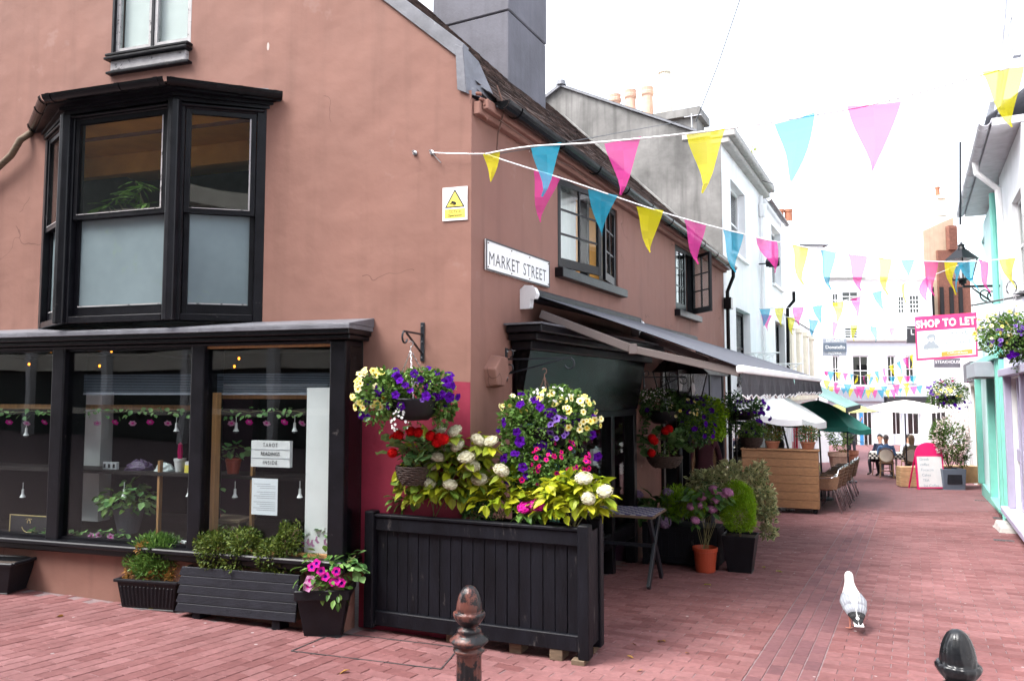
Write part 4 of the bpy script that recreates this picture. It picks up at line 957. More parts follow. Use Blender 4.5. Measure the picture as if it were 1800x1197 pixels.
# tan and red brick building with a tall chimney
HBY = 44.0
pz = lambda x, y: at(x, y, HBY)
HB = thing('brick_gable_house', 'tan rendered and red brick gable house with tall chimney', 'building', (pz(1622, 690).x, HBY, -1), world=True)
TA, TB = pz(1622, 406), pz(1676, 382)
q = MB(); q.add([(TA.x, HBY, -1), (TB.x, HBY, -1), (TB.x, HBY, TB.z), (TA.x, HBY, TA.z), (TA.x * 1.13, HBY + 5, -1), (TA.x * 1.13, HBY + 5, TA.z), (TB.x * 1.1, HBY + 5, -1), (TB.x * 1.1, HBY + 5, TB.z)], [(0, 1, 2, 3), (0, 4, 5, 3), (3, 2, 7, 5), (1, 6, 7, 2)]); q.build('wall', 'tan_render', HB)
q = MB(); a, b_ = pz(1645, 441), pz(1686, 560); q.box8([(a.x, HBY - .2, b_.z), (b_.x + .6, HBY - .2, b_.z), (b_.x + .6, HBY - .01, b_.z), (a.x, HBY - .01, b_.z), (a.x, HBY - .2, a.z), (b_.x + .6, HBY - .2, a.z), (b_.x + .6, HBY - .01, a.z), (a.x, HBY - .01, a.z)])
q.fb(EB, pz(1661, 400).x, pz(1675, 400).x, -3.95, -3.6, a.z, pz(1661, 399).z)
bk = q.build('brick_panel', 'red_brick', HB)
q = MB()
for zr in np.arange(b_.z + .05, pz(1661, 402).z, .085):
    x0 = a.x - .006 if zr < a.z else pz(1661, 400).x - .006; x1 = b_.x + .6 if zr < a.z else pz(1675, 400).x + .006
    q.box8([(x0, HBY - .43 if zr >= a.z else HBY - .215, zr), (x1, HBY - .43 if zr >= a.z else HBY - .215, zr), (x1, HBY - .05, zr), (x0, HBY - .05, zr), (x0, HBY - .43 if zr >= a.z else HBY - .215, zr + .055), (x1, HBY - .43 if zr >= a.z else HBY - .215, zr + .055), (x1, HBY - .05, zr + .055), (x0, HBY - .05, zr + .055)], 0, random.random())
tag(q.build('brick_courses', 'red_brick', bk), kind='stuff')
q = MB()
for px in (1634, 1651, 1668, 1684): c = pz(px, 540); q.box((c.x, HBY - .3, (pz(px, 512).z + pz(px, 566).z) / 2), (.2, .1, abs(pz(px, 500).z - pz(px, 566).z)))
q.build('tall_windows', 'dark_interior', HB)
q = MB(); c0, c1 = pz(1653, 345), pz(1672, 400); q.box8([(c0.x, HBY + .4, c1.z - .5), (c1.x, HBY + .4, c1.z - .5), (c1.x, HBY + 1.2, c1.z - .5), (c0.x, HBY + 1.2, c1.z - .5), (c0.x + .03, HBY + .4, c0.z), (c1.x - .05, HBY + .4, c0.z), (c1.x - .05, HBY + 1.2, c0.z), (c0.x + .03, HBY + 1.2, c0.z)])
q.box(((c0.x + c1.x) / 2, HBY + .8, c0.z + .05), (.5, 1, .18)); q.build('chimney_stack', 'cream_stucco', HB)
q = MB(); pc = pz(1662, 345); q.lathe([(.13, 0), (.11, .62), (.14, .66), (.14, .75), (.05, .78)], (pc.x, HBY + .8, pc.z), 10); q.build('chimney_pot', 'terracotta', HB)

# ================================================================ houses closing the lane
HE = thing('lane_end_house', 'pale blue and white house with shopfronts closing the lane', 'building', (17, 40, -1), world=True)
def ex(px): return (px - 900) / FPX * 40 * 1.003
def ez(py): return EB.uz(1550, py)[1]
ew = [(ex(1497), ex(1526), ez(678), ez(625)), (ex(1558), ex(1573), ez(672), ez(625)), (ex(1590), ex(1606), ez(672), ez(625)), (ex(1462), ex(1474), ez(672), ez(625))]
es = [(ex(1475), ex(1505), -1.2, ez(715)), (ex(1513), ex(1530), -1.2, ez(715)), (ex(1562), ex(1580), ez(765), ez(722)), (ex(1590), ex(1612), ez(765), ez(722))]
block(HE, EB, ex(1440), ex(1625), -6, -1.2, ez(597), ew + es, 'pale_blue_stucco', 'wall')
block(HE, EB, ex(1626), ex(1720), -3, -1.2, ez(566), [(ex(1636), ex(1652), ez(620), ez(590)), (ex(1632), ex(1660), -1.2, ez(690))], 'white_stucco', 'side_wall')
simple_window(HE, EB, ex(1636), ex(1652), ez(620), ez(590)); simple_window(HE, EB, ex(1632), ex(1660), -1.2, ez(690), 3, 1, sill=False)
for h in ew: simple_window(HE, EB, *h, cols=2, rows=2)
for h in es: simple_window(HE, EB, *h, cols=2, rows=1, sill=False, frame='white_paint')
q = MB(); q.fb(EB, ex(1440), ex(1545), .0, .3, ez(705), ez(684)); q.build('fascia_board', 'sign_slate_light', HE)
q = MB(); q.fb(EB, ex(1550), ex(1625), .0, .35, ez(708), ez(697)); q.build('fascia_board', 'sign_black', HE)
q = MB(); q.fb(EB, ex(1440), ex(1625), .0, .18, ez(600), ez(596)); q.build('parapet_coping', 'stone_grey', HE)
q = MB(); q.fb(EB, ex(1545), ex(1562), .0, .12, -1.2, ez(708)); q.fb(EB, ex(1612), ex(1625), .0, .12, -1.2, ez(708)); q.build('pilaster', 'white_paint', HE)
q = MB(); q.fb(EB, ex(1506), ex(1511), .02, .09, -1.2, ez(712)); q.build('blue_door', 'blue_door', HE)
HU = thing('white_bow_house', 'tall white house with bow windows above the lane end', 'building', (17, 43, -1), world=True)
EU = Frame((0, 43), 90); kx = lambda px: (px - 900) / FPX * 43 * 1.003; kz = lambda py: EU.uz(1550, py)[1]
uw = [(kx(1465), kx(1477), kz(540), kz(515)), (kx(1482), kx(1512), kz(530), kz(512)), (kx(1581), kx(1593), kz(551), kz(520)), (kx(1601), kx(1620), kz(551), kz(518)), (kx(1485), kx(1510), kz(595), kz(575))]
block(HU, EU, kx(1430), kx(1640), -6, -1, kz(490), uw, 'white_stucco', 'wall')
for i, h in enumerate(uw): simple_window(HU, EU, *h, cols=2 if i != 3 else 3, rows=2 if i < 2 else 4, depth=.15)
q = MB(); q.fb(EU, kx(1425), kx(1645), -.1, .2, kz(493), kz(488)); q.build('parapet_coping', 'stone_grey', HU)
q = MB(); q.add([EU.P(kx(1456), .3, kz(490)), EU.P(kx(1520), .3, kz(490)), EU.P(kx(1510), -2, kz(478)), EU.P(kx(1458), -2, kz(478))], [(0, 1, 2, 3)]); q.build('roof', 'slate', HU)
# what stands behind the camera and shows in the shop glass: a dark pub front with pale bands and posts, raised to shade the paving
HP = thing('pub_front', 'dark pub front with cream bands and white posts facing the shop', 'building', F.P(8, 9.6, 0), world=True)
PB = Frame(F.P(0, 9.6, 0).xy, d=F.d); PB.n = -F.n
block(HP, PB, -7, 6, -5, -.8, 9.2, [], 'dark_green_facade', 'wall')
block(HP, PB, 6.01, 30, -5, -.8, 12.8, [], 'dark_green_facade', 'shade_wing')  # unseen wing, made this tall to shade the left foreground
q = MB(); q.fb(PB, -7, 30, .01, .3, 2.25, 2.65); q.fb(PB, -7, 30, .01, .12, 1.2, 1.35); q.fb(PB, -7, 30, .01, .4, 5.6, 6.0); q.build('cream_band', 'cream_band', HP)
for u in np.arange(-6, 29, 2.3):
    q = MB(); q.fb(PB, u, u + .16, .31, .5, -.6, 3.6); q.build('post', 'white_paint', HP)
for k, u in enumerate(np.arange(-5.5, 28, 2.3)):
    simple_window(HP, PB, u, u + 1.5, 2.75, 4.3, 4, 3, depth=-.14, sill=False)
# ================================================================ plant pieces shared by many plants
def mesh_of(mb, m, name, smooth=False):
    o = mb.build(name, m, None, smooth); me = o.data; bpy.data.objects.remove(o); me.name = name; return me
def petunia(r, m, mc, tint=.5, lobes=5, deep=.35):
    b = MB(); n = lobes * 2; ring = []; c = Vector((0, 0, -r * deep))
    for i in range(n):
        a = math.pi * 2 * i / n; rr = r * (1.0 if i % 2 == 0 else .80); ring.append(Vector((rr * math.cos(a), rr * math.sin(a), r * .06 * (1 if i % 2 else -1))))
    inner = [Vector((.36 * r * math.cos(math.pi * 2 * i / n), .36 * r * math.sin(math.pi * 2 * i / n), -.06 * r)) for i in range(n)]
    for i in range(n):
        j = (i + 1) % n
        b.add([inner[i], ring[i], ring[j], inner[j]], [(0, 1, 2, 3)], 0, tint + .12 * math.sin(i * 2.1)); b.add([inner[i], inner[j], c], [(0, 1, 2)], 1, tint)
    return mesh_of(b, [m, mc], 'flower')
PET_PURPLE = [petunia(.041, 'petal_purple', 'petal_purple', t_) for t_ in (.2, .5, .9)]
PET_LILAC = [petunia(.034, 'petal_lilac', 'petal_purple', t_) for t_ in (.3, .8)]
PET_YELLOW = [petunia(.030, 'petal_yellow', 'petal_centre', t_, 6) for t_ in (.1, .5, .95)]
PET_HOT = [petunia(.024, 'petal_hot', 'petal_purple', t_) for t_ in (.2, .9)]
PET_MAG = [petunia(.034, 'petal_magenta', 'petal_purple', t_) for t_ in (.2, .9)]
PET_PALE = [petunia(.040, 'petal_pink', 'petal_magenta', .8)]
PET_WHITE = [petunia(.012, 'petal_white', 'petal_white', .8, 5)]
def flower_ball(r, n, fr_, m, seed, squash=.75):
    g_ = np.random.default_rng(seed); V, Fc, T = [], [], []
    for k in range(n):
        z = 1 - 1.45 * (k + .5) / n; a = 2.39996 * k; q = Vector((math.sqrt(max(0, 1 - z * z)) * math.cos(a), math.sqrt(max(0, 1 - z * z)) * math.sin(a), z))
        q = (q + Vector(g_.normal(size=3)) * .10).normalized(); rr = r * g_.uniform(.88, 1.08); c = q * rr; x = q.orthogonal().normalized(); y = q.cross(x); ph = g_.uniform(0, 1.5); t_ = g_.uniform(0, 1)
        for e in range(4):
            an = ph + e * math.pi / 2; d1 = x * math.cos(an) + y * math.sin(an); d2 = x * math.cos(an + .78) + y * math.sin(an + .78); d3 = x * math.cos(an - .78) + y * math.sin(an - .78); b0 = len(V)
            V += [c, c + d2 * fr_ * .62 + q * fr_ * .15, c + d1 * fr_ + q * fr_ * .05, c + d3 * fr_ * .62 + q * fr_ * .15]; Fc.append((b0, b0 + 1, b0 + 2, b0 + 3)); T.append(t_)
    for j in range(5):   # solid core so that no gaps show
        for i in range(8):
            th0, th1, a0, a1 = j / 5 * 2.3, (j + 1) / 5 * 2.3, i / 8 * 6.2832, (i + 1) / 8 * 6.2832; b0 = len(V)
            V += [Vector((math.sin(th) * math.cos(a), math.sin(th) * math.sin(a), math.cos(th))) * r * .90 for th, a in ((th0, a0), (th1, a0), (th1, a1), (th0, a1))]; Fc.append((b0, b0 + 1, b0 + 2, b0 + 3)); T.append(.1)
    V = [(v.x, v.y, v.z * squash) for v in V]
    return nm_mesh(V, Fc, [m], T, name='flower_head')
HEAD_CREAM = [flower_ball(.062, 190, .0125, 'petal_cream', k, .68) for k in range(3)]
HEAD_PINK = [flower_ball(.060, 150, .013, 'petal_pink', k) for k in range(2)]
HEAD_MAUVE = [flower_ball(.064, 150, .013, 'petal_mauve', k) for k in range(2)]
HEAD_HOT = [flower_ball(.065, 70, .018, 'petal_magenta', 5, .5)]
HEAD_RED = [flower_ball(.040, 110, .011, 'petal_red', k, .8) for k in range(2)]
def bigleaf(m, tint, wd=.52, fold=.18, curl=.25, n=5, wav=.03):
    """unit-length leaf along +X, face up +Z"""
    b = MB(); st = [(0, .03), (.18, .62), (.42, 1.0), (.68, .80), (.88, .36), (1.0, .02)]
    for sd_ in (1, -1):
        for k in range(len(st) - 1):
            q = []
            for (x, w_), e in ((st[k], 0), (st[k], 1), (st[k + 1], 1), (st[k + 1], 0)):
                y = sd_ * w_ * wd / 2 * e; q.append(Vector((x, y, abs(y) * fold * 2 - curl * x * x + wav * math.sin(9 * x + sd_) * e)))
            b.add(q, [(0, 1, 2, 3)], 0, tint + (.06 if sd_ > 0 else -.04))
    return mesh_of(b, m, 'leaf', True)
LV_HYD = [bigleaf('leaf_hydrangea', t_, .74, .14, .22) for t_ in (0, .15, .3, .5, .75, 1)]
LV_LIME = [bigleaf('leaf_lime', t_, .60, .16, .18) for t_ in (.1, .3, .55, .8, 1)]
LV_DARK = [bigleaf('leaf_dark', t_, .60, .14, .22) for t_ in (.1, .5, .9)]
LV_GREEN = [bigleaf('leaf_green', t_, .5, .16, .2) for t_ in (.1, .4, .7, 1)]
LV_IVY = [bigleaf('leaf_ivy', t_, .8, .1, .15) for t_ in (.1, .5, .9)]
def bigl_round(m, tint):
    b = MB(); n = 12; c = Vector((.45, 0, 0)); ring = [c + Vector((.5 * math.cos(a) * (1 if k % 2 else .9), .5 * math.sin(a) * (1 if k % 2 else .9), .07 * math.sin(4 * a))) for k, a in ((k, 2 * math.pi * k / n) for k in range(n))]
    for k in range(n): b.add([c - UP * .05, ring[k], ring[(k + 1) % n]], [(0, 1, 2)], 0, tint + .1 * (k % 2))
    return mesh_of(b, m, 'leaf')
LV_GER = [bigl_round('leaf_geranium', t_) for t_ in (.1, .5, .9)]
def place(me, name, parent, p, d, scale=1.0, spin=None, axis='Z'):
    o = link(name, me, parent); o.location = Vector(p) - ORG.get(parent.name, Vector((0, 0, 0))); o.rotation_mode = 'QUATERNION'; d = Vector(d).normalized()
    if axis == 'Z': qn = d.to_track_quat('Z', 'Y') @ Matrix.Rotation(random.uniform(0, 6.28) if spin is None else spin, 3, 'Z').to_quaternion()
    else:   # leaf: along X=d, face upwards
        x = d; y = UP.cross(x); y = y.normalized() if y.length > 1e-3 else Vector((0, 1, 0)); z = x.cross(y); qn = Matrix((x, y, z)).transposed().to_quaternion() @ Matrix.Rotation(random.gauss(0, .45) if spin is None else spin, 3, 'X').to_quaternion()
    o.rotation_quaternion = qn; s_ = scale; o.scale = (s_, s_, s_); return o
def rnd(a, b): return random.uniform(a, b)
def leafy(parent, c, r, n, meshes, size, top=-.3, lo=.45, seed=0, bumps=0, droop=.35):
    """n separate leaves spread through an ellipsoid"""
    P, D = ellip(n, c, r, lo, top, bumps, seed)
    for p, d in zip(P, D):
        d = Vector(d); d.z = d.z * .6 - droop; place(random.choice(meshes), 'leaf', parent, p, d, size * rnd(.7, 1.25), axis='X')
def stems(parent, base, tops, r=.004, m='stem', name='stem'):
    b = MB()
    for t_ in tops:
        t_ = Vector(t_); base_ = Vector(base) + Vector((rnd(-.04, .04), rnd(-.04, .04), 0)); mid = base_.lerp(t_, .5) + Vector((rnd(-.03, .03), rnd(-.03, .03), .02)); b.tube([base_, mid, t_], [r, r * .8, r * .6], 5)
    return b.build(name, m, parent)

# ================================================================ signs on the corner house
def plate(fr, px0, py0, px1, py1, w, th):
    u0, z1 = fr.uz(px0, py0, w); u1, z0 = fr.uz(px1, py1, w); return min(u0, u1), max(u0, u1), z0, z1
t = thing('street_sign', 'white street name plate with black letters on the brown wall', 'sign', S.P(.83, 0, 2.73), world=True)
q = MB(); q.fb(S, .205, 1.462, .008, .024, 2.735, 2.996); q.build('plate', 'sign_white', t, bevel=.004)
q = MB()
for a, b_, c, d in ((.205, 1.462, 2.735, 2.749), (.205, 1.462, 2.982, 2.996), (.205, .219, 2.749, 2.982), (1.448, 1.462, 2.749, 2.982)): q.fb(S, a, b_, .0245, .028, c, d)
q.build('border', 'sign_black', t)
text('MARKET', .158, 'sign_black', S.P(.535, .0242, 2.835), SD, UP, t, sx=.88, space=1.12, ext=.0004); text('STREET', .158, 'sign_black', S.P(1.138, .0242, 2.835), SD, UP, t, sx=.88, space=1.12, ext=.0004)
q = MB()
for u in (.24, .66, 1.02, 1.43):
    for z in (2.765, 2.965): q.box(S.P(u, .026, z), (.012, .012, .008))
tag(q.build('fixing_screws', 'rust_metal', t), kind='stuff')
u0, u1, z0, z1 = .030, .247, 3.117, 3.393
t = thing('cctv_sign', 'small white and yellow warning sign with black triangle near the house corner', 'sign', F.P(.14, 0, 3.11), world=True)
q = MB(); q.fb(F, u0, u1, .004, .009, z0, z1); q.build('plate', 'sign_white', t)
cu, FR = (u0 + u1) / 2, -F.D()
def tri(sz, w, m, cz): 
    q = MB(); q.add([F.P(cu + sz * .5, w, cz - sz * .29), F.P(cu - sz * .5, w, cz - sz * .29), F.P(cu, w, cz + sz * .58)], [(0, 1, 2)]); return q.build('triangle', m, t)
tri(.172, .0105, 'sign_black', 3.275); tri(.140, .012, 'sign_yellow', 3.273)
q = MB(); q.fb(F, u0 + .02, u1 - .02, .0095, .0105, z0 + .02, z0 + .095); q.build('caption_panel', 'sign_yellow', t)
q = MB(); q.box(F.P(cu - .0, .0135, 3.262), (.055, .004, .016), Matrix.Rotation(.25, 3, 'Y')); q.box(F.P(cu + .03, .0135, 3.258), (.02, .004, .006)); q.box(F.P(cu, .0135, 3.25), (.03, .004, .005)); q.build('camera_pictogram', 'sign_black', t)
text('CCTV in', .030, 'sign_black', F.P(cu, .011, z0 + .073), FR, UP, t, ext=.0008); text('Operation', .030, 'sign_black', F.P(cu, .011, z0 + .042), FR, UP, t, ext=.0008)
# alarm box painted over
c = S.uz(870, 655, .05)
q = MB(); hexp = [(-.10, -.12), (-.14, .03), (-.02, .15), (.12, .15), (.15, -.0), (.05, -.13)]
u_, z_ = S.uz(872, 655, .04)
lo = [S.P(u_ + a * 1.0, .0, z_ + b_) for a, b_ in hexp]; hi = [S.P(u_ + a * .85, .10, z_ + b_ * .85) for a, b_ in hexp]
q.add(lo + hi, [(6, 7, 8, 9, 10, 11)] + [(k, (k + 1) % 6, 6 + (k + 1) % 6, 6 + k) for k in range(6)]); tag(q.build('alarm_box', 'brown_render', loc=S.P(u_, 0, z_), bevel=.006), 'six sided alarm box painted brown like the wall', 'alarm box')
# hooks with bunting wire on the gable
def hook(px, py, lab, arm=True):
    p = F.at(px, py, 0); q = MB(); q.lathe([(.02, 0), (.02, .012), (.008, .015)], p, 8, rot=F.N().to_track_quat('Z', 'Y').to_matrix()); q.tube([p, p + F.N() * .06, p + F.N() * .07 - FR * -.02], .006, 6)
    if arm: q.tube([p + F.N() * .03, p + FR * .09 + UP * -.10 + F.N() * .03], .005, 5)
    tag(q.build('wall_hook', 'steel', loc=p), lab, 'hook', 'hooks in the gable wall')
hook(730, 270, 'plain steel wall hook left of the bunting wire', False); hook(760, 269, 'steel wall hook with hanging bolt that holds the bunting wire')
q = MB(); q.tube([F.at(760, 269, .05), F.P(.0, .05, F.uz(825, 271, .05)[1]), at(852, 271, 6.02)], .004, 5); tag(q.build('bunting_wire', 'steel', loc=F.at(760, 269, .05)), 'short steel wire from the gable hook to the bunting', 'wire')

# ================================================================ hanging baskets
def wall_bracket(name, label, fr, u, z0, z1, reach, zarm, scroll=True, group='basket brackets'):
    t = thing(name, label, 'bracket', fr.P(u, 0, z0), world=True, group=group)
    q = MB(); q.fb(fr, u - .017, u + .017, .0, .012, z0, z1); q.build('back_plate', 'blue_black_metal', t, bevel=.003)
    q = MB(); q.bar(fr.P(u, .006, zarm), fr.P(u, reach, zarm), .014); q.bar(fr.P(u, .012, z0 + .06), fr.P(u, reach * .86, zarm - .008), .012)
    q.tube([fr.P(u, reach - .02 + .045 * math.sin(a), zarm - .045 + .045 * math.cos(a)) for a in np.linspace(0, 4.4, 9)], .008, 6)
    if scroll:
        for zz in (zarm, z0 + .06): q.tube([fr.P(u, .04 + .035 * math.cos(a), zz + .05 + .035 * math.sin(a)) for a in np.linspace(-1.5, 3.2, 8)], .006, 5)
    q.build('arm', 'blue_black_metal', t)
    for zz in (z0 + .03, (z0 + z1) / 2, z1 - .03):
        q = MB(); q.box(fr.P(u, .018, zz), (.012, .012, .012)); q.build('bolt', 'steel', t)
    return t
def chain(mb, a, b_, link_=.022, r=.0022):
    a, b_ = Vector(a), Vector(b_); n = max(3, int((b_ - a).length / link_)); d = (b_ - a).normalized(); x = d.orthogonal().normalized(); y = d.cross(x)
    for k in range(n):
        c = a.lerp(b_, (k + .5) / n); e = x if k % 2 else y; L_ = (b_ - a).length / n * .62
        mb.tube([c + d * L_ * math.cos(t_) + e * .006 * math.sin(t_) for t_ in np.linspace(0, 6.283, 7)], r, 4, cap=False)
def basket(name, label, c, r, h, hook_p, foliage, flowers, bowl='black_plastic', seed=0, group='hanging flower baskets', chains='steel', leafm='leaf_green', leaf=.045, trail=0):
    """c = centre of the bowl rim; foliage = [(centre offset, radii, n)]; flowers = [(meshes, n, offset, radii, facing)]"""
    c = Vector(c); t = thing(name, label, 'flower basket', c - UP * h, world=True, group=group)
    q = MB(); q.lathe([(.02, -h), (r * .55, -h * .97), (r * .85, -h * .6), (r * .98, -h * .1), (r, 0), (r * .95, 0), (r * .9, -.03), (0.0, -.03)], c, 24, rib=(lambda rr, z, a: rr * (1 + .02 * math.cos(12 * a))) if bowl == 'wicker_dark' else None)
    bw_ = q.build('bowl', bowl, t, smooth=bowl != 'wicker_dark')
    if bowl == 'wicker_dark':
        q = MB()
        for k in range(9):
            z = -h * (k + .5) / 9; rr = r * (1 - (k / 9) ** 2 * .45) * 1.01; q.tube([c + Vector((rr * math.cos(a), rr * math.sin(a), z + .006 * math.sin(a * 9 + k * 2))) for a in np.linspace(0, 6.283, 22)], .008, 5, cap=False)
        q.build('woven_rim', bowl, t)
    if hook_p is not None:
        hp = Vector(hook_p)
        for k in range(3):
            a = 2.1 * k + .6; q = MB(); chain(q, c + Vector((r * math.cos(a), r * math.sin(a), .0)), hp - UP * .07); q.build('chain', chains, t)
        q = MB(); q.tube([hp - UP * .08 + Vector((.0, .0, .0))] + [hp - UP * .02 + Vector((.018 * math.cos(a), 0, .022 * math.sin(a))) for a in np.linspace(-1.6, 2.6, 8)], .004, 6); q.build('hook', chains, t)
    Ps, Ds = [], []
    for k, (of, rd, n) in enumerate(foliage):
        P_, D_ = ellip(n, c + Vector(of), rd, .45, -1, 7, seed + k); Ps.append(P_); Ds.append(D_)
    leaf_cloud('foliage', np.concatenate(Ps), np.concatenate(Ds), leaf, leafm, t, .62, .3, .25)
    for k, (ms, n, of, rd, fd) in enumerate(flowers):
        P_, D_ = ellip(n * 3, c + Vector(of), rd, .92, -.6, 0, seed + 31 + k); fdv = Vector(fd); cnt = 0
        for p, d in zip(P_, D_):
            d = Vector(d)
            if d.dot(fdv) < -.1 or cnt >= n: continue
            cnt += 1; place(random.choice(ms), 'flower', t, Vector(p) + d.normalized() * .02, d.normalized() * .8 + fdv * .5 + Vector((rnd(-.25, .25), 0, rnd(-.15, .3))), rnd(.62, 1.2))
    for k in range(trail):
        a = rnd(0, 6.28); p = c + Vector((r * 1.0 * math.cos(a), r * 1.0 * math.sin(a), -.02)); pts = [p + Vector((.03 * j * math.cos(a) * .4, .03 * j * math.sin(a) * .4, -.045 * j)) for j in range(6)]
        PP = np.array([Vector(x) + Vector((rnd(-.02, .02), rnd(-.02, .02), 0)) for x in pts for _ in range(8)]); leaf_cloud('trailing_stem', PP, RNG.normal(size=(len(PP), 3)) + np.array([0, 0, -.4]), .022, leafm, t, .7)
    return t
TOC = Vector((0, -1, .1))   # towards the camera
# on the gable front
ub, zb0 = F.uz(743, 635); _, zb1 = F.uz(743, 567)
wall_bracket('basket_bracket', 'black iron bracket on the gable wall with a basket hook', F, .418, zb0, zb1, .36, F.uz(743, 588, .0)[1], False)
hp = F.at(722, 600, .36)
cb_ = F.at(728, 700, .34)
basket('hanging_basket', 'hanging basket of purple and yellow petunias on the gable wall', cb_, .20, .17, hp,
       [((0, 0, .06), (.34, .20, .17), 1500), ((-.24, -.02, .03), (.19, .15, .18), 800), ((.22, .02, -.05), (.10, .1, .16), 350)],
       [(PET_YELLOW, 42, (-.33, -.03, .04), (.13, .13, .19), TOC), (PET_PURPLE, 26, (-.02, 0, .05), (.34, .22, .18), TOC), (PET_PURPLE, 7, (-.28, 0, -.09), (.12, .14, .10), TOC), (PET_LILAC, 5, (.05, 0, -.02), (.25, .2, .12), TOC), (PET_WHITE, 30, (-.09, -.14, -.18), (.05, .05, .10), TOC), (PET_PURPLE, 8, (.22, 0, .06), (.11, .12, .12), TOC)], seed=3, trail=4)
# geranium half basket on the wall
cg = F.at(727, 818, .16)
t = basket('wall_basket', 'wicker wall basket of red geraniums on the red painted wall', cg, .135, .15, None, [((0, 0, .07), (.12, .09, .08), 60)], [], 'wicker_dark', 5, 'wall baskets', leafm='leaf_geranium')
leafy(t, cg + Vector((0, 0, .13)), (.22, .14, .16), 55, LV_GER, .10, -.5, .3, 2)
stems(t, cg, [cg + Vector((rnd(-.2, .25), rnd(-.1, .05), rnd(.12, .26))) for _ in range(12)], .005)
for px, py in ((692, 770), (690, 796), (722, 758), (735, 760), (757, 766), (772, 768), (779, 772), (700, 765), (768, 778)):
    p = F.at(px, py, .26); place(random.choice(HEAD_RED), 'flower_head', t, p, TOC + Vector((rnd(-.3, .3), 0, .5)), rnd(.8, 1.1))
# street side, near the corner
zA = S.uz(893, 635)[1]
wall_bracket('basket_bracket', 'scrolled iron bracket beside the black fascia near the corner', S, .60, S.uz(893, 670)[1], S.uz(893, 612)[1], .62, S.uz(893, 632)[1])
c2 = at(963, 750, 6.15)
basket('hanging_basket', 'large hanging basket of purple and yellow petunias before the black fascia', c2, .20, .16, at(957, 648, 6.2),
       [((-.12, 0, .05), (.27, .22, .24), 1700), ((.17, 0, .06), (.22, .2, .20), 900), ((-.17, -.02, -.27), (.19, .18, .25), 1300), ((.1, 0, .22), (.2, .15, .10), 300)],
       [(PET_YELLOW, 46, (.20, -.03, .07), (.21, .18, .18), TOC), (PET_PURPLE, 24, (-.15, -.03, .0), (.26, .22, .26), TOC), (PET_PURPLE, 18, (-.15, -.03, -.3), (.20, .18, .22), TOC), (PET_YELLOW, 9, (-.27, 0, .17), (.10, .12, .09), TOC), (PET_YELLOW, 8, (-.02, -.05, .22), (.10, .1, .06), TOC), (PET_PURPLE, 7, (.30, 0, -.1), (.10, .12, .25), TOC), (PET_LILAC, 12, (.06, -.12, -.02), (.07, .1, .14), TOC), (PET_WHITE, 40, (.02, -.05, .24), (.17, .1, .06), TOC)], seed=13, trail=3, chains='rust_metal')
c3 = at(972, 850, 6.05)
basket('hanging_basket', 'basket of hot pink flowers under the large petunia basket', c3, .10, .13, None, [((0, 0, .10), (.26, .2, .17), 1300)], [(PET_HOT, 46, (.05, -.04, .18), (.24, .2, .15), TOC), (PET_HOT, 8, (-.2, -.02, .02), (.10, .1, .14), TOC)], 'wicker_dark', 23, leaf=.035)
# under the awning
wall_bracket('basket_bracket', 'scrolled iron bracket on the brown wall under the awning', S, 4.45, 1.62, 2.0, .55, 1.92)
c4_ = at(1165, 722, 10.0)
basket('hanging_basket', 'hanging basket of white and purple flowers in front of the lanterns', c4_, .22, .17, at(1165, 668, 10.0), [((0, 0, .07), (.42, .25, .20), 2000), ((.42, 0, -.15), (.22, .2, .32), 900), ((-.3, 0, -.2), (.10, .1, .25), 260)],
       [(PET_WHITE, 60, (-.12, -.1, .18), (.2, .1, .1), TOC), (PET_YELLOW, 12, (.25, -.05, .02), (.2, .2, .14), TOC), (PET_PURPLE, 20, (.45, -.03, -.15), (.22, .2, .30), TOC), (PET_PURPLE, 6, (.05, 0, .05), (.38, .22, .2), TOC)], seed=33, leafm='leaf_dark', trail=4)
c5_ = at(1168, 800, 9.7)
t = basket('hanging_basket', 'basket of red geraniums hanging below the lantern post', c5_, .22, .15, at(1170, 740, 9.7), [((0, 0, .05), (.16, .14, .1), 80)], [], 'wicker_dark', 41, chains='rust_metal')
leafy(t, c5_ + Vector((0, 0, .16)), (.30, .2, .18), 60, LV_GER, .11, -.6, .3, 4)
for px, py in ((1170, 757), (1146, 770), (1145, 796), (1176, 754), (1150, 775)): place(random.choice(HEAD_RED), 'flower_head', t, at(px, py, 9.5), TOC + UP * .4, 1.25)
c6_ = at(1238, 762, 10.9)
basket('hanging_basket', 'green leafy fern basket hanging beside the shop entrance', c6_, .13, .14, at(1238, 690, 10.9), [((0, 0, .2), (.27, .2, .30), 2000), ((.1, 0, .0), (.2, .15, .12), 300)], [(PET_PURPLE, 5, (-.15, 0, .1), (.2, .2, .3), TOC)], 'wicker_dark', 43, leafm='leaf_conifer', leaf=.055, chains='rust_metal')
c7_ = at(1303, 722, 12.2)
basket('hanging_basket', 'dark hanging basket with purple trailing flowers by the downpipe', c7_, .22, .15, at(1300, 668, 12.2), [((0, 0, .06), (.36, .25, .2), 1700), ((.2, 0, -.28), (.12, .12, .25), 500), ((-.22, 0, -.2), (.1, .1, .22), 260)], [(PET_PURPLE, 26, (.15, -.03, -.05), (.3, .22, .26), TOC), (PET_PURPLE, 8, (.2, 0, -.3), (.13, .12, .2), TOC), (PET_WHITE, 16, (-.1, -.1, .05), (.2, .2, .15), TOC)], seed=51, leafm='leaf_dark', trail=3)
c8_ = at(1321, 768, 12.0)
basket('hanging_basket', 'small brown basket of foliage below the dark purple basket', c8_, .17, .17, None, [((0, 0, .1), (.2, .16, .14), 700)], [(PET_PURPLE, 7, (.05, 0, .12), (.2, .15, .14), TOC), (PET_HOT, 4, (.08, 0, .1), (.1, .1, .1), TOC)], 'wicker_dark', 53)
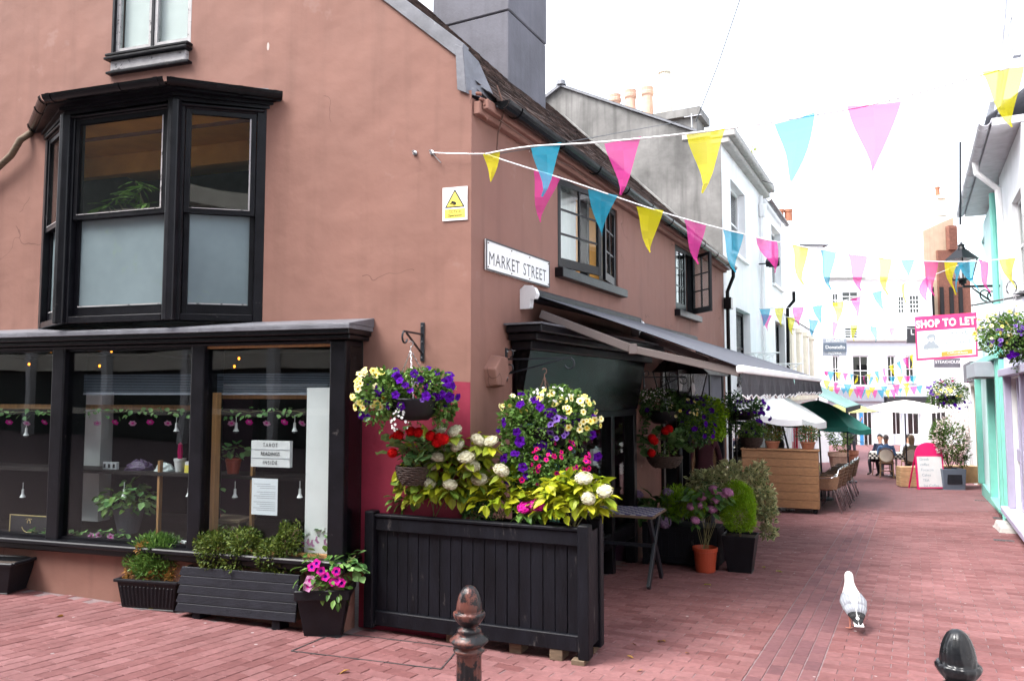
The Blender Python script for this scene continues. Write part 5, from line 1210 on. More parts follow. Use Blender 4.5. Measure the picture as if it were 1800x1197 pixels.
# right side of the lane
c9_ = at(1775, 590, 10.4)
basket('hanging_basket', 'basket of yellow and purple flowers beside the lilac hanging sign', c9_, .2, .18, at(1778, 470, 10.4), [((0, 0, .0), (.42, .3, .30), 2300), ((.25, 0, -.1), (.3, .3, .35), 900)], [(PET_YELLOW, 44, (-.28, -.05, .02), (.22, .2, .26), TOC), (PET_PURPLE, 26, (.12, -.05, -.12), (.38, .3, .30), TOC), (PET_LILAC, 12, (-.05, -.1, -.05), (.25, .25, .2), TOC), (PET_YELLOW, 6, (.05, -.1, .3), (.2, .2, .08), TOC)], seed=61, trail=2)
c10 = at(1667, 695, 17.6)
basket('hanging_basket', 'basket with bright yellow flowers on the teal shopfront', c10, .25, .2, at(1667, 650, 17.6), [((0, 0, .05), (.42, .35, .30), 1700)], [(PET_YELLOW, 50, (-.06, -.08, .05), (.32, .32, .16), TOC), (PET_LILAC, 26, (-.28, -.05, .1), (.18, .25, .26), TOC), (PET_PURPLE, 22, (.08, -.08, -.2), (.34, .3, .18), TOC), (PET_HOT, 14, (.1, 0, .3), (.3, .25, .08), TOC)], seed=71)
# ================================================================ the large planter at the corner
pa, pb = ground(640, 1108), ground(1037, 1170)
PF = Frame(pa.xy, d=(pb - pa).xy); PL = (pb - pa).xy.length; PD = .36; pz0, pz1 = min(pa.z, pb.z) + .045, .80
ptop = PF.uz(845, 918)[1]; pz1 = ptop
t = thing('large_planter', 'long black slatted timber planter standing at the house corner', 'planter', pa, world=True)
for u in (0, PL - .085):
    for w0, w1 in ((-.085, .02), (-PD - .02, -PD + .065)):
        q = MB(); q.fb(PF, u, u + .085, w0, w1, gz(pa.x, pa.y) + .03 if u == 0 else pb.z + .035, pz1 + .03); q.build('post', 'black_wood', t, bevel=.008)
for wv in (-.06, -PD): 
    q = MB(); q.fb(PF, .085, PL - .085, wv, wv + .045, pz1 - .125, pz1 - .02); q.build('top_rail', 'black_wood', t, bevel=.006)
    q = MB(); q.fb(PF, .085, PL - .085, wv, wv + .045, pz0 + .03, pz0 + .145); q.build('bottom_rail', 'black_wood', t, bevel=.006)
q = MB(); q.fb(PF, .04, PL - .04, -.075, -.0, pz1 - .018, pz1 + .006); q.build('cap_board', 'black_wood', t, bevel=.005)
nb = 18; bwid = (PL - .17) / nb
for k in range(nb):
    q = MB(); q.fb(PF, .085 + k * bwid + .0025, .085 + (k + 1) * bwid - .0025, -.063 + rnd(-.002, .002), -.045 + rnd(-.002, .002), pz0 + .05, pz1 - .05); q.build('board', 'black_wood', t, bevel=.003)
q = MB(); q.fb(PF, .1, PL - .1, -PD + .05, -PD + .07, pz0 + .05, pz1 - .05); q.build('back_panel', 'black_wood', t)
for u in (.02, PL - .04):
    q = MB(); q.fb(PF, u, u + .02, -PD + .065, -.085, pz0 + .05, pz1 - .03); q.build('end_panel', 'black_wood', t)
q = MB(); q.fb(PF, .085, PL - .085, -PD + .07, -.063, pz0 + .4, pz1 - .07); q.build('soil', 'soil', t)
for u, w0 in ((.22, -.2), (.75, -.1), (1.28, -.1), (1.62, -.05), (1.80, -.0), (1.78, -.32)):
    g_ = PF.P(u, w0, 0); zz = gz(g_.x, g_.y); q = MB(); q.fb(PF, u - .05, u + .05, w0 - .12, w0 + .03, zz, pz0 + .03 if u < 1.75 else pb.z + .035); q.build('timber_block', 'old_wood', t, bevel=.004)
# planting
def inpl(px, py, w=-.2): return PF.at(px, py, w)
def hyd(name, label, base, c, r, n, leaves, size, heads, hm, seed, cat='shrub', group='hydrangeas', w=-.2, hs_=1.0, top=-.4, lo=.35, fr=None, droop=.55, ns=7):
    t = thing(name, label, cat, base, world=True, group=group)
    P = fr or inpl
    hp_ = [P(px, py, w + rnd(.0, .14)) for px, py in heads]
    stems(t, base, hp_ + [Vector(c) + Vector((rnd(-1, 1) * r[0] * .7, rnd(-1, 1) * r[1] * .6, rnd(-.2, .8) * r[2])) for _ in range(ns)], .0045 if ns > 3 else .003)
    leafy(t, c, r, n, leaves, size, top, lo, seed, 3, droop=droop)
    for p in hp_:
        place(random.choice(hm), 'flower_head', t, p, TOC * .5 + Vector((rnd(-.5, .5), 0, .8)), 1.0 * hs_).scale = [v * rnd(.72, 1.12) for v in (1, 1, .85)]
        for k in range(4):   # collar of leaves under each head
            a = k * 1.57 + rnd(0, 1); place(random.choice(leaves), 'leaf', t, p - UP * .05, Vector((math.cos(a), math.sin(a), -.45)), size * rnd(.8, 1.2), axis='X')
    return t
b0 = inpl(770, 912)
hyd('hydrangea', 'tall green hydrangea with cream heads in the large planter', b0, inpl(800, 848), (.40, .19, .40), 700, LV_HYD[1:] + LV_LIME[1:4], .10, ((773, 756), (799, 757), (840, 773), (804, 783), (820, 803), (829, 817), (843, 842), (881, 826), (755, 849), (791, 851), (758, 817), (786, 787), (863, 775), (770, 803)), HEAD_CREAM, 3, lo=.25, w=-.10)
b1 = inpl(880, 912)
hyd('hydrangea', 'lime leaved shrub without flowers in the middle of the large planter', b1, inpl(890, 872), (.27, .15, .17), 170, LV_LIME, .10, (), HEAD_CREAM, 5, droop=.2)
t = hyd('hydrangea', 'low plant with a bright pink head between the lime shrubs', inpl(928, 914), inpl(925, 905), (.14, .10, .06), 22, LV_GREEN, .10, ((922, 892), (935, 890), (945, 888)), HEAD_HOT, 6, w=-.12)
b2 = inpl(1005, 925)
hyd('hydrangea', 'lime hydrangea with three cream heads at the right of the planter', b2, inpl(1008, 882), (.29, .18, .23), 300, LV_LIME, .108, ((1026, 840), (1063, 863), (1034, 876)), HEAD_CREAM, 8, w=-.08, lo=.2, droop=.3)
t = thing('small_shrub', 'small green shrub with red stems at the left of the planter', 'shrub', inpl(705, 905), world=True); leafy(t, inpl(712, 880), (.15, .12, .13), 45, LV_GREEN, .085, -.5, .3, 9); stems(t, inpl(705, 905), [inpl(690 + 8 * k, 860 + 6 * (k % 3)) for k in range(6)], .005, 'terracotta')
t = thing('ground_cover_plant', 'dark leafy plant filling the planter below the hydrangeas', 'plant', inpl(835, 912), world=True); P_, D_ = ellip(700, inpl(838, 900), (.12, .1, .12), .3, -.5, 3, 4); leaf_cloud('foliage', P_, D_, .03, 'leaf_dark', t, .6)

# ================================================================ troughs and pots before the shop
def dirframe(a, b_): return Frame(a.xy, d=(b_ - a).xy)
# slatted wooden trough
a, b_ = ground(306, 1083), ground(518, 1112); TF = dirframe(a, b_); TL = (b_ - a).xy.length
t = thing('slatted_trough', 'dark grey trough of five horizontal slats under the shop window', 'planter', a, world=True)
zt0 = max(a.z, b_.z) + .04; zt1 = TF.uz(420, 1003, -.04)[1]
def lean(z): return -.05 * (z - zt0) / (zt1 - zt0)
ns = 5; hh = (zt1 - zt0) / ns
for k in range(ns):
    z0, z1 = zt0 + k * hh + .002, zt0 + (k + 1) * hh - .002
    for s_, nm_ in ((0, 'slat'), (1, 'slat')):
        wv0, wv1 = (lean(z0), lean(z1)) if s_ == 0 else (-.30 - lean(z0), -.30 - lean(z1)); th = -.02 if s_ == 0 else .02
        q = MB(); q.box8([TF.P(.0, wv0, z0), TF.P(TL, wv0, z0), TF.P(TL, wv0 + th, z0), TF.P(.0, wv0 + th, z0), TF.P(.02, wv1, z1), TF.P(TL, wv1, z1), TF.P(TL, wv1 + th, z1), TF.P(.02, wv1 + th, z1)]); q.build(nm_, 'dark_grey_wood', t, bevel=.003)
for u in (.012, TL - .03):
    q = MB(); q.box8([TF.P(u, -.021, zt0), TF.P(u + .02, -.021, zt0), TF.P(u + .02, -.279, zt0), TF.P(u, -.279, zt0), TF.P(u, -.071, zt1 - .01), TF.P(u + .02, -.071, zt1 - .01), TF.P(u + .02, -.229, zt1 - .01), TF.P(u, -.229, zt1 - .01)]); q.build('end_board', 'old_wood', t)
q = MB(); q.fb(TF, .03, TL - .03, -.24, -.06, zt0 + .1, zt1 - .07); q.build('soil', 'soil', t)
for u in (.16, TL - .22):
    q = MB(); g_ = TF.P(u, -.1, 0); q.fb(TF, u, u + .07, -.26, -.02, gz(g_.x, g_.y) - .01, zt0); q.build('foot', 'black_wood', t)
# shrubs in it
def box_shrub(label, blobs, base, seed, lm='leaf_box', size=.030, tall=False, grp='box shrubs'):
    t = thing('box_shrub', label, 'shrub', base, world=True, group=grp)
    Ps, Ds = zip(*[ellip(n, c, r, .3, -1, 9, seed + k) for k, (c, r, n) in enumerate(blobs)])
    leaf_cloud('foliage', np.concatenate(Ps), np.concatenate(Ds), size, lm, t, .55, .3, .1)
    stems(t, base, [Vector(c) + Vector((rnd(-1, 1) * r[0] * .8, rnd(-1, 1) * r[1] * .5, rnd(-.3, .7) * r[2])) for c, r, n in blobs for _ in range(7)], .005, 'bark'); return t
tp = lambda px, py, w_=-.15: TF.at(px, py, w_)
box_shrub('sparse box shrub at the left end of the slatted trough', [(tp(385, 965), (.19, .14, .17), 1800), (tp(365, 960), (.1, .1, .13), 500)], tp(392, 1000), 1)
box_shrub('middle box shrub in the slatted trough', [(tp(430, 958), (.13, .12, .15), 1300), (tp(418, 985), (.12, .1, .1), 500)], tp(425, 1003), 2)
box_shrub('taller pale edged box shrub at the right end of the trough', [(tp(500, 955), (.08, .08, .18), 900), (tp(478, 975), (.14, .12, .14), 1300), (tp(520, 945), (.05, .06, .12), 350), (tp(495, 1000), (.12, .1, .08), 500)], tp(490, 1010), 3)
# ribbed plastic trough with a browning conifer
a, b_ = ground(205, 1066), ground(304, 1077); c = (a + b_) / 2 + TF.N() * -.14; rot = Matrix.Rotation(math.atan2((b_ - a).y, (b_ - a).x), 3, 'Z')
t = thing('plastic_trough', 'ribbed grey plastic trough standing left of the slatted trough', 'planter', c, world=True)
q = MB(); q.frustum(c + UP * .0, (.50, .24), (.58, .29), .24, rot, 0, True)
for k in range(14):
    x = -.24 + .48 * (k + .5) / 14
    for sd_ in (-1, 1): q.bar(c + rot @ Vector((x, sd_ * .124, .02)), c + rot @ Vector((x * 1.12, sd_ * .143, .19)), .018, .012, up=rot @ Vector((0, 1, 0)))
q.build('body', 'black_plastic', t, bevel=.006)
q = MB()
for s_ in (-1, 1): q.box(c + rot @ Vector((0, s_ * .148, .235)), (.62, .03, .028), rot); q.box(c + rot @ Vector((s_ * .295, 0, .235)), (.03, .268, .026), rot)
q.build('rim', 'black_plastic', t, bevel=.008, seg=2)
q = MB(); q.box(c + UP * .19, (.53, .25, .03), rot); q.build('soil', 'soil', t)
t = thing('dwarf_conifer', 'half browned dwarf conifer in the ribbed plastic trough', 'shrub', c + UP * .2, world=True)
P_, D_ = ellip(5000, c + rot @ Vector((.02, 0, .40)), (.27, .15, .21), .3, -.8, 9, 5); leaf_cloud('green_foliage', P_, D_ + np.array([0, 0, .4]), .042, 'leaf_green', t, .3, .2)
for k, (dx, dz, rx) in enumerate(((-.18, .26, .09), (.22, .27, .10), (.05, .25, .10), (-.1, .5, .05))):
    P_, D_ = ellip(300, c + rot @ Vector((dx, -.06, dz)), (rx, .08, rx), .3, -1, 3, 6 + k); leaf_cloud('brown_foliage', P_, D_, .032, 'leaf_rust', t, .35, .2)
stems(t, c + UP * .2, [c + rot @ Vector((rnd(-.22, .25), rnd(-.08, .05), rnd(.25, .4))) for _ in range(16)], .004, 'bark')
# square pot with magenta flowers
a, b_ = ground(532, 1117), ground(596, 1121); rot = Matrix.Rotation(math.atan2((b_ - a).y, (b_ - a).x) + .12, 3, 'Z'); c = (a + b_) / 2 + Vector((.0, .15, 0))
t = thing('square_pot', 'square black tapered pot of magenta flowers by the large planter', 'flower pot', c, world=True)
q = MB(); q.frustum(c, (.28, .28), (.40, .40), .36, rot, 0, True, .015); q.build('body', 'black_plastic', t, bevel=.008, seg=2)
q = MB()
for s_ in (-1, 1): q.box(c + rot @ Vector((0, s_ * .2, .325)), (.42, .02, .075), rot); q.box(c + rot @ Vector((s_ * .2, 0, .325)), (.02, .378, .073), rot)
q.build('rim', 'black_plastic', t, bevel=.006)
q = MB(); q.box(c + UP * .31, (.36, .36, .03), rot); q.build('soil', 'soil', t)
t = thing('busy_lizzie', 'leafy plant with magenta flowers in the square black pot', 'plant', c + UP * .32, world=True)
leafy(t, c + UP * .48, (.25, .22, .16), 110, LV_GREEN, .085, -.4, .3, 21); leafy(t, c + Vector((.16, .0, .50)), (.18, .16, .16), 60, LV_VARI if 'LV_VARI' in globals() else LV_IVY, .08, -.5, .3, 22); leafy(t, c + Vector((.1, -.17, .36)), (.16, .08, .1), 30, LV_GREEN, .075, -1, .3, 24, droop=.6)
stems(t, c + UP * .32, [c + Vector((rnd(-.2, .3), rnd(-.2, .1), rnd(.45, .66))) for _ in range(10)], .005)
for px, py, ms in ((586, 1022, PET_MAG), (592, 1020, PET_MAG), (600, 1024, PET_MAG), (591, 1004, PET_MAG), (548, 996, PET_MAG), (564, 1003, PET_MAG), (545, 1020, PET_PALE), (541, 1030, PET_PALE), (556, 990, PET_MAG), (572, 1013, PET_MAG)): place(random.choice(ms), 'flower', t, at(px, py, c.y - .22), TOC + Vector((rnd(-.3, .3), 0, .2)), 1.15)
# pot at the far left, half out of frame
p = ground(-25, 1044) + Vector((0, .15, 0)); t = thing('plastic_trough', 'dark plastic trough cut by the left edge of the view', 'planter', p, world=True); q = MB(); rot = Matrix.Rotation(-.15, 3, 'Z'); q.frustum(p, (.40, .22), (.52, .30), .27, rot, 0, True)
q.build('body', 'black_plastic', t, bevel=.008); q = MB()
for s_ in (-1, 1): q.box(p + rot @ Vector((0, s_ * .15, .26)), (.56, .03, .03), rot); q.box(p + rot @ Vector((s_ * .265, 0, .26)), (.03, .27, .028), rot)
q.build('rim', 'black_plastic', t, bevel=.008); q = MB(); q.box(p + UP * .22, (.45, .24, .02), rot); q.build('soil', 'soil', t)
# fallen leaves and litter
lm_ = [bigleaf('leaf_rust', t_, .5, .2, .3) for t_ in (.2, .8)] + [bigleaf('leaf_lime', .9, .5, .2, .2)]
LIT = ['dry leaf at the foot of the ribbed plastic trough', 'dry leaf against the low brown wall left of the troughs', 'dry leaf near the left wall corner of the paving', 'leaf beside the half hidden trough at the left edge', 'lone scrap on the bricks in the left foreground', 'yellow leaf on the bricks left of the rusty bollard', 'scrap inside the brick filled cover frame', 'orange scrap right of the large planter foot', 'small scrap behind the right foot of the large planter', 'scrap on the bricks between the planter and the gull', 'petal beside the tall black pot', 'petal on the bricks left of the tall pot petal', 'pale scrap in the middle of the lane foreground', 'bit of moss at the left foot of the large planter', 'long scrap at the bottom edge of the paving', 'small scrap before the orange pot']
for i, (px, py) in enumerate(((268, 1072), (128, 1023), (70, 1008), (37, 1005), (100, 1085), (615, 1180), (700, 1105), (1102, 1155), (1110, 1133), (1170, 1130), (1364, 1005), (1340, 998), (1205, 1150), (640, 1100), (1130, 1180), (1250, 1030))):
    p = ground(px, py); o = link('fallen_leaf', random.choice(lm_), None); o.location = p + UP * .012; o.rotation_euler = (rnd(-.3, .3), rnd(-.2, .2), rnd(0, 6)); s_ = rnd(.04, .09); o.scale = (s_, s_, s_); tag(o, LIT[i], 'leaf', 'litter on the paving')

# ================================================================ bollards
BP = [(0, 0), (.018, -.004), (.034, -.016), (.046, -.036), (.056, -.064), (.062, -.096), (.063, -.118), (.060, -.134), (.074, -.128), (.079, -.136), (.078, -.150), (.066, -.172), (.050, -.190), (.044, -.198), (.050, -.206), (.061, -.212), (.062, -.226), (.058, -.232), (.075, -.244), (.096, -.262), (.097, -.272), (.084, -.284), (.066, -.296), (.064, -.302), (.079, -.310), (.080, -.318), (.062, -.334), (.060, -.345), (.062, -1.0)]
def bollard(p, label, mt, zt):
    t = thing('bollard', label, 'bollard', p, world=True, group='acorn topped bollards')
    h = zt - p.z
    def rib(r, z, a): return r * (1 + (.035 * math.cos(a * 14) if -.10 > z - zt > -.17 or z - zt < -.33 else (.02 * math.cos(a * 16) if z - zt > -.12 else 0)))
    for nm_, lo_, hi_ in (('acorn_finial', 0, 13), ('collar', 13, 26)):
        q = MB(); q.lathe([(r, zt + z) for r, z in BP[lo_:hi_ + 1]], (p.x, p.y, 0), 56, rib=rib); q.build(nm_, mt, t, smooth=True)
    q = MB(); q.lathe([(r, max(zt + z, p.z)) for r, z in BP[26:]], (p.x, p.y, 0), 56, rib=rib); q.build('shaft', mt, t, smooth=True)
p = at(825, 1028, 3.93); zt = p.z; bollard(Vector((p.x, p.y, gz(p.x, p.y))), 'acorn bollard with rusty worn paint before the large planter', 'bollard_paint', zt)
p = at(1682, 1105, 3.04); zt = p.z; bollard(Vector((p.x, p.y, gz(p.x, p.y))), 'black acorn bollard at the lower right edge', 'bollard_black', zt)

# ================================================================ gull
p = ground(1500, 1104); g0 = p.copy(); fwd = Vector((.22, .975, 0)).normalized(); side = fwd.cross(UP)
t = thing('gull', 'white gull with grey back walking away on the bricks', 'bird', g0, world=True)
sp = [(-.20, .12, .012, .006), (-.155, .135, .035, .018), (-.11, .155, .058, .036), (-.06, .185, .080, .062), (0, .215, .088, .080), (.05, .25, .080, .082), (.085, .29, .060, .066), (.105, .33, .043, .046), (.115, .365, .036, .038), (.125, .395, .038, .040), (.135, .42, .033, .034), (.145, .437, .016, .016)]
b = MB(); n = 16; rings = []
for k, (y, z, rx, rz_) in enumerate(sp):
    pr = [(fwd * sp[min(k + 1, len(sp) - 1)][0] + UP * sp[min(k + 1, len(sp) - 1)][1]), (fwd * sp[max(k - 1, 0)][0] + UP * sp[max(k - 1, 0)][1])]
    d = (pr[0] - pr[1]).normalized(); nv = side.cross(d).normalized(); c = g0 + fwd * y + UP * z
    rings.append([c + side * math.cos(2 * math.pi * j / n) * rx + nv * math.sin(2 * math.pi * j / n) * rz_ for j in range(n)])
for k in range(len(rings) - 1):
    for j in range(n):
        j2 = (j + 1) % n; a_ = 2 * math.pi * (j + .5) / n; mi = 0; b.add([rings[k][j], rings[k][j2], rings[k + 1][j2], rings[k + 1][j]], [(0, 1, 2, 3)], mi)
b.poly(rings[0][::-1]); b.poly(rings[-1]); body = b.build('body', 'gull_white', t, smooth=True)
wm = body.modifiers.new('weld', 'WELD'); wm.merge_threshold = .0005; ss = body.modifiers.new('sub', 'SUBSURF'); ss.levels = 1; ss.render_levels = 2
for s_ in (1, -1):   # folded wings lying over the back
    b = MB(); st = [(.07, .30, .035, .035), (.03, .285, .075, .062), (-.03, .255, .094, .075), (-.09, .215, .082, .058), (-.14, .178, .058, .034), (-.18, .15, .036, .018), (-.235, .118, .012, .004)]
    prev = None
    for k, (y, z, rx, h_) in enumerate(st):
        row = []
        for j in range(6):
            a_ = j / 5 * 1.75 ; row.append(g0 + fwd * y + UP * (z - .03 + h_ * math.cos(a_) * .75) + side * s_ * (rx * math.sin(a_) * 1.08 + .003))
        if prev:
            for j in range(5): b.add([prev[j], prev[j + 1], row[j + 1], row[j]], [(0, 1, 2, 3)], 1 if k >= 5 else 0)
        prev = row
    wo = b.build('wing', ['gull_grey', 'gull_black'], t, smooth=True); so = wo.modifiers.new('solid', 'SOLIDIFY'); so.thickness = .006; so.offset = 0
b = MB(); b.add([g0 + fwd * -.13 + side * .03 + UP * .125, g0 + fwd * -.13 - side * .03 + UP * .125, g0 + fwd * -.245 - side * .035 + UP * .085, g0 + fwd * -.245 + side * .035 + UP * .085, g0 + fwd * -.13 + side * .03 + UP * .135, g0 + fwd * -.13 - side * .03 + UP * .135, g0 + fwd * -.245 - side * .035 + UP * .09, g0 + fwd * -.245 + side * .035 + UP * .09], [(0, 1, 2, 3), (4, 5, 6, 7), (0, 1, 5, 4), (1, 2, 6, 5), (2, 3, 7, 6), (3, 0, 4, 7)]); b.build('tail', 'gull_white', t, bevel=.003)
b = MB(); b.tube([g0 + fwd * .15 + side * .01 + UP * .415, g0 + fwd * .19 + side * .015 + UP * .408, g0 + fwd * .215 + side * .02 + UP * .392], [.014, .011, .003], 8); b.build('bill', 'gull_bill', t, smooth=True)
for s_, dy in ((1, .05), (-1, -.03)):
    b = MB(); k_ = g0 + side * s_ * .03 + UP * .14 + fwd * -.01; an = g0 + side * s_ * .032 + fwd * (dy - .01) + UP * .012; b.tube([k_, k_.lerp(an, .45) + fwd * -.012, an], [.016, .007, .006], 7)
    for e in (-.5, 0, .5): b.tube([an, an + (fwd + side * e) * .05 - UP * .008], [.005, .003], 5)
    b.add([an, an + (fwd - side * .5) * .05 - UP * .008, an + fwd * .05 - UP * .008, an + (fwd + side * .5) * .05 - UP * .008], [(0, 1, 2), (0, 2, 3)]); b.build('leg', 'gull_leg', t)

# ================================================================ folding table with a checkerboard top
c = Vector((1.22, 8.50, 0)); zt = 1.72 - 207 / FPX * 8.45; rot = Matrix.Rotation(R(-24), 3, 'Z'); zg = gz(c.x, c.y)
t = thing('folding_table', 'folding table with blue checkerboard top behind the large planter', 'table', (c.x, c.y, zg), world=True)
q = MB(); q.box((c.x, c.y, zt), (.80, .62, .028), rot); top = q.build('table_top', 'old_wood', t, bevel=.006)
q = MB()
for i in range(13):
    for j in range(10): q.box(Vector((c.x, c.y, zt + .0165)) + rot @ Vector((-.36 + .06 * i, -.27 + .06 * j, 0)), (.056, .056, .004), rot, (i + j) % 2)
tag(q.build('checker_squares', ['check_blue', 'check_pale'], top), kind='stuff')
for s_ in (-1, 1):
    for e in (-1, 1):
        a = Vector((c.x, c.y, 0)) + rot @ Vector((s_ * .34, e * .22, 0)); b_ = Vector((c.x, c.y, 0)) + rot @ Vector((s_ * .34, -e * .34, 0)); q = MB(); q.bar((a.x, a.y, zt - .02), (b_.x + .01 * e, b_.y, gz(b_.x, b_.y) + .01), .075, .035, up=rot @ Vector((1, 0, 0))); q.build('leg', 'blue_black_metal', t, bevel=.004)
q = MB(); q.bar(Vector((c.x, c.y, zg + .4)) + rot @ Vector((-.34, 0, 0)), Vector((c.x, c.y, zg + .4)) + rot @ Vector((.34, 0, 0)), .035); q.build('crossbar', 'blue_black_metal', t)

# ================================================================ second planter, pots and shrubs along the street wall
a, b_ = ground(1130, 990), ground(1262, 1001); P2 = dirframe(a, b_); L2 = (b_ - a).xy.length; z0, z1 = min(a.z, b_.z), P2.uz(1200, 925)[1]
t = thing('street_planter', 'black timber planter along the street wall beyond the table', 'planter', a, world=True)
q = MB(); q.fb(P2, 0, L2, -.42, .0, z0 + .03, z1); q.build('box', 'black_wood', t, bevel=.006)
for u in (0, L2 - .07): q = MB(); q.fb(P2, u, u + .07, -.05, .02, z0, z1 + .02); q.build('post', 'black_wood', t, bevel=.005)
for za, zb in ((z1 - .08, z1 - .003), (z0 + .05, z0 + .12)): q = MB(); q.fb(P2, .07, L2 - .07, .001, .018, za, zb); q.build('rail', 'black_wood', t, bevel=.004)
for k in range(9): q = MB(); q.fb(P2, .08 + k * (L2 - .16) / 9, .08 + (k + 1) * (L2 - .16) / 9 - .005, .001, .008, z0 + .12, z1 - .08); q.build('board', 'black_wood', t)
ip2 = lambda px, py, w=-.2: P2.at(px, py, w)
hyd('hydrangea', 'dark hydrangea with mauve heads behind the checkerboard table', ip2(1165, 925), ip2(1160, 895), (.26, .2, .20), 75, LV_DARK + LV_GREEN[:1], .16, ((1174, 865), (1172, 889), (1122, 868)), HEAD_MAUVE, 31, fr=ip2)
t = thing('fluffy_conifer', 'soft bright green conifer between the mauve and pink hydrangeas', 'shrub', ip2(1200, 925), world=True); P_, D_ = ellip(4500, ip2(1203, 893), (.26, .2, .22), .4, -.6, 8, 77); leaf_cloud('foliage', P_, D_ * .6 + np.array([0, 0, .5]), .045, 'leaf_conifer', t, .16, .2)
place(HEAD_MAUVE[0], 'flower_head', hyd('hydrangea', 'drooping mauve hydrangea head hanging over the planter edge', ip2(1165, 930), ip2(1172, 908, .02), (.06, .05, .05), 6, LV_DARK, .09, (), HEAD_MAUVE, 35, fr=ip2), ip2(1169, 918, .04), TOC, 1.1)
# terracotta plastic pot with a leggy pink hydrangea
p = ground(1240, 1004); t = thing('orange_pot', 'orange plastic plant pot standing on the bricks', 'flower pot', p, world=True)
q = MB(); q.lathe([(0, 0), (.105, 0), (.112, .02), (.132, .23), (.142, .235), (.145, .275), (.135, .28), (.128, .24), (.1, .2), (0, .2)], p, 28); q.build('body', 'orange_plastic', t, smooth=False)
q = MB(); q.lathe([(0, .215), (.12, .215)], p, 20); q.build('soil', 'soil', t)
ip3 = lambda px, py, w=0: at(px, py, p.y - .05 + w * .3)
hyd('hydrangea', 'leggy pink hydrangea growing from the orange pot', p + UP * .2, at(1240, 880, p.y), (.28, .16, .19), 100, LV_GREEN[:3] + LV_DARK, .11, ((1214, 890), (1230, 889), (1233, 873), (1251, 894), (1257, 879), (1271, 870), (1279, 865), (1255, 861), (1222, 914)), HEAD_PINK, 37, fr=ip3, ns=2)
# tall square pot with a rounded conifer
a, b_ = ground(1286, 1004), ground(1322, 1009); c = (a + b_) / 2 + Vector((.03, .13, 0)); rot = Matrix.Rotation(R(-24), 3, 'Z')
t = thing('tall_pot', 'tall tapered black pot with a rounded conifer', 'flower pot', c, world=True); zt = at(1300, 938, c.y).z
q = MB(); q.frustum(c, (.26, .26), (.38, .38), zt - c.z, rot, 0, True, .015); q.build('body', 'black_plastic', t, bevel=.012, seg=2); q = MB(); q.box((c.x, c.y, zt - .04), (.34, .34, .02), rot); q.build('soil', 'soil', t)
t = thing('ball_conifer', 'bright lime green rounded conifer in the tall black pot', 'shrub', (c.x, c.y, zt - .03), world=True)
Ps, Ds = zip(*[ellip(n, at(px, py, c.y), r, .6, -.9, 10, 80 + k) for k, (px, py, r, n) in enumerate(((1302, 905, (.225, .2, .21), 7000), (1300, 870, (.15, .14, .17), 3500)))]); leaf_cloud('foliage', np.concatenate(Ps), np.concatenate(Ds) + np.array([0, 0, .4]), .036, 'leaf_conifer', t, .2, .2)
q = MB(); q.tube([(c.x, c.y, zt - .05), (c.x, c.y, zt + .2)], .012, 6); q.build('trunk', 'bark', t)
# variegated euonymus behind
p = ground(1285, 990) + Vector((.1, .25, 0)); t = thing('round_pot', 'dark pot hidden behind the tall pot', 'flower pot', p, world=True); q = MB(); q.lathe([(0, 0), (.15, 0), (.19, .38), (.2, .4), (.18, .4), (.17, .35), (0, .35)], p, 20); q.build('body', 'black_plastic', t)
t = thing('variegated_shrub', 'spreading cream edged variegated shrub behind the round conifer', 'shrub', p + UP * .36, world=True); bl = []
for px, py, r, n in ((1270, 850, (.30, .25, .17), 900), (1240, 845, (.22, .2, .14), 500), (1320, 850, (.17, .2, .20), 500), (1345, 895, (.14, .15, .22), 520), (1335, 830, (.10, .1, .14), 220), (1350, 935, (.10, .1, .09), 160), (1285, 822, (.16, .15, .08), 220), (1340, 870, (.16, .12, .16), 300)): bl.append(ellip(n, at(px, py, p.y), r, .35, -1, 6, px))
P_, D_ = zip(*bl); leaf_cloud('foliage', np.concatenate(P_), np.concatenate(D_), .062, ['leaf_cream', 'leaf_vari'], t, .6, .25, .1, vari=True)
stems(t, p + UP * .35, [at(px, py, p.y) for px, py in ((1240, 850), (1270, 830), (1330, 820), (1345, 880), (1350, 935), (1300, 840), (1320, 860))], .008, 'bark')

